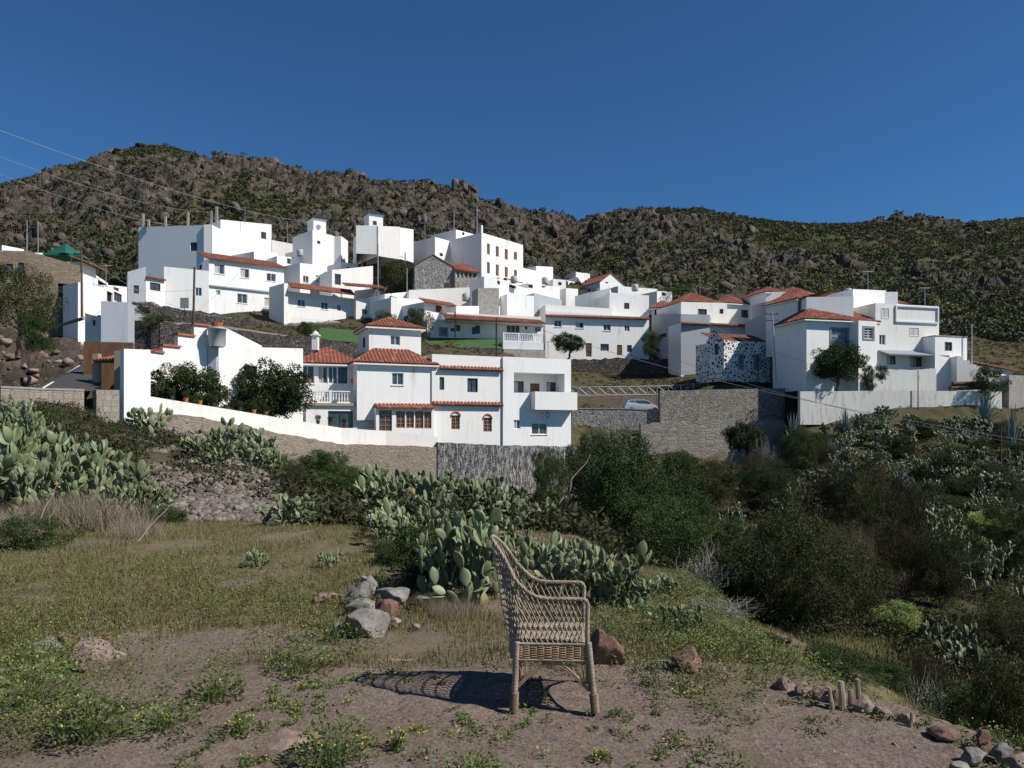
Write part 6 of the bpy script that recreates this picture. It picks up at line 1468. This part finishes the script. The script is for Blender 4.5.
grassfield('slope_grass', 150000, 17, 60, .1,.4,.03, 'broom', 'dry grass on the slopes', lambda X,Y: (1-((512+F*X/Y) > 138)*((512+F*X/Y) < 285)*(Y < 31))*notbuilt(X,Y)*sm(fbm(X*.25,Y*.25,3,36)*2+.7))
# leafy weeds: low rosettes of small leaves, with flowers above some
def weeds(n, y0, y1, dens, label, name='weeds', hs=(.03,.16), per=26, flowers=.3, p=1.1):
    X, Y = scatter_polar(n, y0, y1, rng, .74, p); keep = rng.uniform(size=n) < dens(X, Y); X, Y = X[keep], Y[keep]; m = len(X); Z = G(X,Y)
    H = rng.uniform(*hs, m)*(.5+1.0*vn(X*.9,Y*.9,4))*(1+1.1*sm((-X-1.6)/1.5)*(name == 'weeds')); R = H*.75+.03
    d = rng.normal(size=(m,per,3)); d = unit(d); rad = rng.uniform(.2,1,(m,per,1))
    c = np.stack([X,Y,Z],1)[:,None,:]+d*rad*np.stack([R,R,H],1)[:,None,:]*np.array([1,1,0])+np.stack([0*H,0*H,H],1)[:,None,:]*rng.uniform(.1,1,(m,per,1))
    v, f = leafcloud(c.reshape(-1,3), rng.uniform(.012,.032,m*per), rng.uniform(.006,.014,m*per), d.reshape(-1,3)*np.array([1,1,.4]), rng, 1.2)
    tag(link(name, mesh_np(name, v, f), None, [PM['weed']]), kind='stuff', label=label)
    fl = rng.uniform(size=m) < flowers; q = 5; k = fl.sum(); c = np.stack([X[fl],Y[fl],Z[fl]+H[fl]*1.1],1)[:,None,:]+rng.normal(size=(k,q,3))*np.array([1,1,.25])*R[fl][:,None,None]*.5
    v, f = leafcloud(c.reshape(-1,3), .010, .008, None, rng); tag(link('wild_flowers', mesh_np('wild_flowers', v, f), None, [PM['yellow']]), kind='stuff', label='tiny yellow flowers over the '+label)
def pxy(X, Y): return 512+F*X/Y, HZ+CZ*F/Y
def d1(X, Y):
    px, py = pxy(X, Y); left = sm((-X-1.35+.35*(Y-4))/1.2+fbm(X*1.1,Y*1.1,3,19)*.9)
    return dm(X, Y)*np.clip(sm(fbm(X*.7,Y*.7,4,29)*4-.35)*.55*sm((10-Y)/3)+left*.9*sm((8.2-Y)/2)*(.35+.65*sm(fbm(X*.9,Y*.9,3,39)*4+.9)), 0, 1)
weeds(16000, 3.2, 9.5, d1, 'left bank and meadow')
weeds(9000, 4.6, 8, lambda X,Y: (X > .3)*(X < 2.6)*np.clip(sm((Y-4.75)/.5),0,1)*sm(fbm(X*1.5,Y*1.5,3,69)*2+.9)*.9, 'terrace behind the chair', hs=(.03,.13), flowers=.12)
weeds(10000, 3.0, 7.5, lambda X,Y: (X > .8)*sm(fbm(X*1.5,Y*1.5,3,49)*2.5+.1+.25*(X > 1.3))*.8, 'terrace edge at right', hs=(.02,.1), flowers=.15)
weeds(3500, 3.0, 6.5, lambda X,Y: (sm(fbm(X*1.7,Y*1.7,3,59)*6-1.7)), 'bare dirt path', hs=(.015,.05), flowers=.1)
weeds(5000, 3.0, 5.8, lambda X,Y: sm(fbm(X*.9,Y*.9,3,159)*5-.5+.5*(X > .9))*dirtmask(X,Y), 'weedy patches of the dirt path', hs=(.02,.07), flowers=.1)
# separate flowering tufts on the dirt
def tuft(px, Y, w, top, lab, seed, n=420):
    r = np.random.default_rng(seed); X = (px-512)/F*Y; z = g1(X,Y); h_ = zof(top,Y)-z; R_ = w/2/F*Y
    t = thing('weed_tuft', lab, 'weed', (X,Y,z)); a = r.uniform(0,6.3,n); rr_ = R_*np.sqrt(r.uniform(size=n)); hh = h_*r.uniform(.05,1,n)*(1-.6*(rr_/R_)**2)
    c = np.stack([np.cos(a)*rr_, np.sin(a)*rr_, hh],1); v, f = leafcloud(c, r.uniform(.02,.045,n), r.uniform(.008,.016,n), np.stack([np.cos(a),np.sin(a),np.full(n,.6)],1), r, 1.)
    me = mesh_np('foliage', v, f); link('foliage', me, t, [PM['weed']])
    j_ = min(n,90); b_ = np.stack([np.cos(a[:j_])*rr_[:j_]*.3, np.sin(a[:j_])*rr_[:j_]*.3, 0*a[:j_]],1); v, f4, f3 = blades(b_, hh[:j_]*1.15+.02, np.full(j_,.35), .005, r); link('stems', mesh_np('stems', v, f4, f3), t, [PM['weed']])
    k = 40; c = c[:k]+np.array([0,0,.02]); c[:,2] = np.maximum(c[:,2], h_*.55); v, f = leafcloud(c, .012, .010, None, r); tag(link('flowers', mesh_np('flowers', v, f), t, [PM['yellow']]), kind='stuff')
for i, (px, Y, w, top, lab, n) in enumerate(((165,3.9,66,700,'low green weed tuft on the dirt at lower left',420),(335,3.55,84,708,'flowering weed tuft at the bottom edge left of centre',650),(300,4.9,70,640,'wide yellow-flowered weed patch left of the stone pile',600),(215,4.35,60,665,'green weed tuft at the border of path and meadow',420),(420,3.95,26,733,'small flat weed rosette on the dirt below the shadow',120),(240,3.85,30,710,'tiny flat weed on the path at left',120),(395,3.7,24,722,'thin yellow-flowered sprig on the dirt',60),(600,3.6,24,752,'sparse weed at the bottom edge below the chair',80),(330,5.6,80,612,'yellow-flowered weeds right behind the grey stones',500),(680,4.6,50,690,'sparse weeds right of the chair legs',260),(90,3.75,70,690,'dense weeds at the lower left corner',700),(30,4.2,90,640,'tall green weeds at the left edge',900))):
    tuft(px, Y, w, top, lab, 100+i, n)
# ---------------- stones in the foreground
def stone(px, py, wpx, hpx, mat, lab, Y=None, dy=.8, seed=None, rz=0, cat='stone', name='stone'):
    r = np.random.default_rng(seed or int(px*7+py)); Y = Y or CZ*F/(py-HZ); X = (px-512)/F*Y; v = rockverts(I4[0], r, 24, .14)
    v -= (v.max(0)+v.min(0))/2; v /= (v.max(0)-v.min(0)); v *= np.array([wpx/F*Y, wpx/F*Y*dy, hpx/F*Y*1.35]); v *= (1+.07*fbm(v[:,0]*9+px, v[:,2]*9+v[:,1]*7, 4, 5))[:,None]
    me = mesh_np(name, v, None, I4[1]); me.materials.append(PM[mat]); o = bpy.data.objects.new(name, me); COL.objects.link(o)
    z = g1(X, Y); zc = zof(py, Y)+hpx/F*Y*.45; o.location = (X, Y, zc if Y else z); o.location.z -= hpx/F*Y*(.3 if py > 685 and px > 700 else .14); o.rotation_euler = (0,0,rz); tag(o, lab, cat); me.polygons.foreach_set('use_smooth', np.ones(len(me.polygons), bool)); return o
for q in ((100,669,46,29,'pink','largest pinkish brown stone of the left pile'),(45,656,34,18,'grey','pale half-hidden stone at the left end of the left pile'),(67,648,22,16,'red','small brown stone behind the left pile gap'),(86,645,20,12,'grey','pale grey stone on top of the left pile'),(102,642,18,11,'red','reddish stone at the back of the left pile'),(38,672,14,12,'pink','tiny pink stone in the weeds left of the pile'),
 (367,634,42,26,'grey','big pale lichen-covered stone at the front of the centre pile'),(338,633,16,14,'grey','small pale stone at the left foot of the centre pile'),(362,612,32,14,'grey','flat grey stone in the middle of the centre pile'),(386,618,24,20,'red','rounded red-brown stone in the centre pile'),(357,604,24,24,'grey','upright grey stone at the back of the centre pile'),(369,597,18,22,'grey','pale rounded stone on top of the centre pile'),(392,602,36,15,'grey','slanting dark grey slab right of the centre pile top'),(329,600,26,9,'pink','low flat stone left of the centre pile'),(393,625,18,9,'pink','small flat pink stone beside the red-brown one'),(416,629,9,6,'grey','lone little stone right of the centre pile'),
 (606,664,36,36,'red','large red-brown boulder behind the chair front leg'),(660,668,18,9,'grey','white-grey stone beside the stump'),(690,672,34,26,'red','dark reddish stump-like rock at the terrace edge'),
 (786,692,24,20,'pink','first pinkish stone of the right row'),(806,698,24,20,'pink','second stone of the right row, half buried'),(822,702,22,20,'pink','third stone of the right row'),(838,704,26,20,'red','rounded brown stone of the right row before the stakes'),(866,714,26,20,'pink','squat brown stone right of the dry stakes'),(884,720,22,16,'pink','flat pinkish stone midway along the right row'),(905,724,20,14,'pink','upright pinkish stone right of the flat one'),(945,736,32,13,'red','long reddish stone low in the right row'),(985,748,16,22,'red','tall pointed red stone at the lower right corner'),(975,760,24,14,'grey','pale grey block at the lower right corner'),(1002,757,22,16,'grey','second pale grey block at the lower right corner'),(1018,768,26,18,'pink','pink brown boulder cut by the lower right corner'),(958,768,22,10,'grey','low grey stone left of the corner blocks'),
 (15,540,22,14,'pink','pale stone in the straw at the left edge'),(290,745,66,9,'pink','flat pale slab embedded in the dirt path'),(735,652,10,6,'grey','small pale stone at the foot of the twiggy bush')):
    stone(*q[:5], q[5])
for px, py, h_, r, lab in ((843,711,34,.022,'thick dry wooden stake in the right stone row'),(860,711,36,.018,'tallest thin dry stake in the right stone row'),(833,711,28,.014,'thin dry stake left of the thick one'),(851,711,26,.02,'short dry stake between the two tall ones'),(811,698,20,.014,'short stake among the first stones'),(910,728,20,.012,'thin stick right of the flat pinkish stone')):
    Y = CZ*F/(py-HZ); p = P(px,py+4,Y); mb = MB(); limb_mb(mb, p, p+Vector((random.uniform(-.03,.03),0,h_/F*Y)), r, r*.7, 4, .03, 7); tag(mb.build('wooden_stake', PM['straw']), lab, 'stake')
mb = MB(); Y = CZ*F/(660-HZ); p = P(385,660,Y); q = P(416,659.5,Y); p.z = g1(p.x,p.y)+.003; q.z = g1(q.x,q.y)+.003; mb.tube([p, q], .012, 6); tag(mb.build('wooden_stick', M['straw_l'] if 'straw_l' in M else PM['straw']), 'straight pale stick lying on the ground left of the chair', 'stick')
X, Y = scatter_polar(5000, 3, 9, rng, .74); s = rng.uniform(size=5000) < np.maximum(.12, dirtmask(X,Y)*.8); rockstuff('pebbles', X[s], Y[s], rng.uniform(.1,1,s.sum())**4*.016+.003, PM['pink'], 'pebbles on the dirt', rng, base=ico(1))

grassfield('straw_litter', 9000, 3, 9, .008, .02, .004, 'straw', 'bits of dry straw littering the dirt', lambda X,Y: np.maximum(.25, dirtmask(X,Y)), lean=4.)
# ================================================================== WICKER ARMCHAIR
M['wick'] = None
def wickmat(name, a, b_):
    m, nt, b = newmat(name); co = N(nt, 'ShaderNodeTexCoord').outputs['Object']
    c = ramp(nt, noise(nt, co, 9, 8, .7), [(.3,b_),(.6,a)]); c = mixc(nt, ramp(nt, noise(nt, mapping(nt, co, (1,1,1)), 90, 3, .6), [(.4,(0,0,0)),(.7,(.6,.6,.6))]), c, tuple(x*.45 for x in a))
    nt.links.new(c, b.inputs['Base Color']); b.inputs['Roughness'].default_value = .75; b.inputs['Specular IOR Level'].default_value = .25
    bump(nt, b, noise(nt, co, 130, 3, .6), .5, .003); return m
WG = wickmat('weathered_grey_wicker', (.38,.315,.235), (.14,.10,.068)); WT = wickmat('tan_wicker_strips', (.46,.31,.175), (.2,.125,.065)); WB = wickmat('brown_wicker', (.25,.18,.12), (.13,.09,.06))
cx0, cy0 = .245, 4.47
cz0 = g1(cx0, cy0)
chair = thing('wicker_armchair', 'weathered grey wicker armchair with tall curved back standing on the dirt', 'armchair', (cx0,cy0,cz0-.01), math.radians(-3))
def cb(mb, name, mat, par=chair, smooth=True):
    me = bpy.data.meshes.new(name); me.from_pydata(mb.v, [], mb.f); me.materials.append(mat); me.polygons.foreach_set('use_smooth', [smooth]*len(mb.f))
    o = bpy.data.objects.new(name, me); COL.objects.link(o); o.parent = par; return o
W2 = .235; XF = .165; XB = -.215; ZS = .385; ZA = .636
def plan(s, z):
    """s in [-1,1] round the U from near arm front, over the back, to far arm front; returns x,y at height z"""
    lean = -.17*max(0, z-ZS)-.02
    a = abs(s); sg = -1 if s < 0 else 1
    # straight arm for a>.5, curved back for a<.5
    if a > .46:
        t = (a-.46)/.54; x = (XB+.07)+(XF-XB-.07)*t; y = sg*W2
        x += lean*(1-t)**1.5*1.0
    else:
        th = a/.46*math.pi/2; x = XB+.07-.07*math.cos(th)-.035*math.cos(th)+lean; y = sg*W2*math.sin(th)**.85
        # the back narrows towards its crown
        y *= 1-.42*max(0, z-ZA)/.32
    return x, y
def ztop(s):
    a = abs(s)
    return float(np.interp(a, [0,.1,.2,.3,.38,.44,.50,.56,.62,.7,1],[.955,.948,.925,.885,.835,.78,.715,.668,.645,.637,ZA]))
def SP(s, z): x, y = plan(s, z); return Vector((x, y, z))
# arms and back lattice
def lattice(s0, s1, name):
    mb = MB(); n = 44; stp = 2/n
    for fam in (1, -1):
        for k in range(-30, n+30):
            sb = -1+k*stp; pts = []
            zz = ZS
            while zz < 1.0:
                s = sb+fam*(zz-ZS)*.62+.006*math.sin(k*7.3+fam*2+zz*23)
                if s0 <= s <= s1:
                    if zz <= ztop(s): p = SP(s, zz); p += Vector((0,0,0)); pts.append(p)
                    elif len(pts) > 1: break
                elif len(pts) > 1: break
                zz += .018
            if len(pts) > 2: mb.tube([p+Vector((0,0,0))+(p-Vector((0,0,p.z))).normalized()*(.0025*fam) for p in pts], .0038, 4, cap=False)
    for zl in (ZS+.085, ZS+.165, ZA-.004+.07, ZA+.15, ZA+.22, ZA+.28):
        for dz in (-.006, .004):
            pts = []
            for i in range(161):
                s = s0+(s1-s0)*i/160
                if zl < ztop(s): pts.append(SP(s, zl+dz)+Vector((0,0,.0025*math.sin(i*1.4+dz*900))))
                else:
                    if len(pts) > 2: mb.tube(pts, .0035, 4)
                    pts = []
            if len(pts) > 2: mb.tube(pts, .0035, 4)
    return cb(mb, name, WG)
lattice(-1, -.46, 'armrest'); lattice(.46, 1, 'armrest'); lattice(-.46, .46, 'backrest')
# braided rim along the arms and up the back
def braid(path, r, mat, name, strands=3, pitch=.05, par=chair):
    mb = MB(); L = [0]
    for a, b_ in zip(path, path[1:]): L.append(L[-1]+(b_-a).length)
    for k in range(strands):
        pts = []
        n = int(L[-1]/.008); j = 0
        for i in range(n+1):
            d = L[-1]*i/n
            while j < len(L)-2 and L[j+1] < d: j += 1
            t = (d-L[j])/max(1e-6, L[j+1]-L[j]); p = path[j].lerp(path[j+1], t); T = (path[min(j+2,len(path)-1)]-path[j]).normalized(); a = T.cross(Vector((0,1,.1))).normalized(); b_ = T.cross(a)
            ph = 2*math.pi*(d/pitch+k/strands); pts.append(p+a*math.cos(ph)*r*.55+b_*math.sin(ph)*r*.55)
        mb.tube(pts, r*.62, 5)
    return cb(mb, name, mat, par)
rim = [SP(s, ztop(s)+.004) for s in np.linspace(-1, 1, 160)]
ro = braid(rim, .0105, WG, 'rim', 5, .16)
# front posts curling down from the arms
for sg, nm in ((-1,'arm_post'),(1,'arm_post')):
    y = sg*W2; pth = [Vector((XF-.01,y,ZA+.004)), Vector((XF+.02,y,ZA)), Vector((XF+.032,y,ZA-.025)), Vector((XF+.03,y,ZA-.09)), Vector((XF+.03,y,ZS))]; braid(pth, .0118, WG, nm, 4, .12)
# legs: core wrapped with winding cane, slightly splayed
for (sx, sg) in ((-1,-1),(-1,1),(1,-1),(1,1)):
    top = Vector((XB+.01 if sx < 0 else XF+.036, sg*W2, ZS+.01)); bot = Vector((XB+.004-.012 if sx < 0 else XF+.075, sg*(W2+.006), 0)); mb = MB()
    n = 60; mb.tube([bot.lerp(top, i/n) for i in range(n+1)], [.0185+.0011*math.sin(i*2.1)+(.003 if i < 14 else 0) for i in range(n+1)], 10)
    lo = cb(mb, 'leg', WG); mb = MB(); mb.tube([bot+(top-bot)*(.27*i/90)+Vector((math.cos(i*1.05)*.0235, math.sin(i*1.05)*.0235, 0)) for i in range(91)], .0036, 4); cb(mb, 'cane_wrap', WB, lo)
# seat: woven sheet of strips over a frame
mb = MB()
def half(y): return 1
for i in range(40):
    x = XB+.0+(XF-XB+.02)*i/39; mb.tube([Vector((x, -W2+.01+(2*W2-.02)*j/24, ZS+.0035*math.sin(j*math.pi+i*math.pi+.5*math.pi))) for j in range(25)], .0052, 4)
for j in range(34):
    y = -W2+.012+(2*W2-.024)*j/33; mb.tube([Vector((XB+(XF-XB+.02)*i/24, y, ZS+.0035*math.sin(i*math.pi+j*math.pi-.5*math.pi))) for i in range(25)], .0058, 4)
cb(mb, 'seat', WG)
# apron: woven band round the seat
corners = [Vector((XF+.03,-W2-.004,0)), Vector((XB-.005,-W2-.004,0)), Vector((XB-.04,0,0)), Vector((XB-.005,W2+.004,0)), Vector((XF+.03,W2+.004,0))]
loop = [corners[0].lerp(corners[1], i/30) for i in range(30)]+[corners[1].lerp(corners[3], i/24)+Vector((-.035*math.sin(math.pi*i/24),0,0)) for i in range(24)]+[corners[3].lerp(corners[4], i/30) for i in range(30)]+[corners[4].lerp(corners[0], i/24) for i in range(24)]
cen = Vector((0,0,0)); LN = len(loop)
mb = MB(); Z0, Z1 = .305, .372
rows_ = 11
for r_ in range(rows_):
    z = Z0+(Z1-Z0)*r_/(rows_-1); pts = []
    for i, p in enumerate(loop):
        q = loop[(i+1) % LN]; d = (q-p).normalized(); nrm = Vector((d.y,-d.x,0)); k = 1 if ((i//3)+r_//1) % 2 else -1
        pts.append(p+nrm*.0035*k+Vector((0,0,z)))
    mb.tube(pts, .0044, 5, closed=True)
for i in range(0, LN, 3): mb.tube([loop[i]+Vector((0,0,Z0-.004)), loop[i]+Vector((0,0,Z1+.004))], .0062, 5)
cb(mb, 'seat_apron', WT)
for z in (Z0-.012, Z1+.012):
    mb = MB(); mb.tube([p+Vector((0,0,z)) for p in loop], .0085, 6, closed=True); cb(mb, 'hoop', WG)
# arched braces with fan struts between the legs
def brace(a, b_, name='brace', za=.12, zc=.268):
    mb = MB(); n = 28
    def arc(t): return a.lerp(b_, t)+Vector((0,0, za+(zc-za)*(math.sin(math.pi*t)**1.12)))
    for o in (0, .014): mb.tube([arc(i/n)+Vector((0,0,o)) for i in range(n+1)], .0062, 5)
    d = (b_-a)
    for k in range(13):
        t = (k+.6)/13.2; top = a.lerp(b_, t)+Vector((0,0,Z0-.01)); tb = t+(.12 if t < .5 else -.12)*-1
        tb = min(.96, max(.04, tb)); bt = arc(tb)
        if top.z-bt.z > .012: mb.tube([top, bt], .0036, 4)
        tb2 = min(.96, max(.04, t+(.05 if t < .5 else -.05))); bt = arc(tb2)
        if top.z-bt.z > .012: mb.tube([top, bt], .0032, 4)
    cb(mb, name, WT)
LN_, LF_, RN_, RF_ = Vector((XB,-W2,0)), Vector((XB,W2,0)), Vector((XF+.04,-W2,0)), Vector((XF+.04,W2,0))
brace(LN_, RN_); brace(LF_, RF_); brace(LN_, LF_); brace(RN_, RF_)
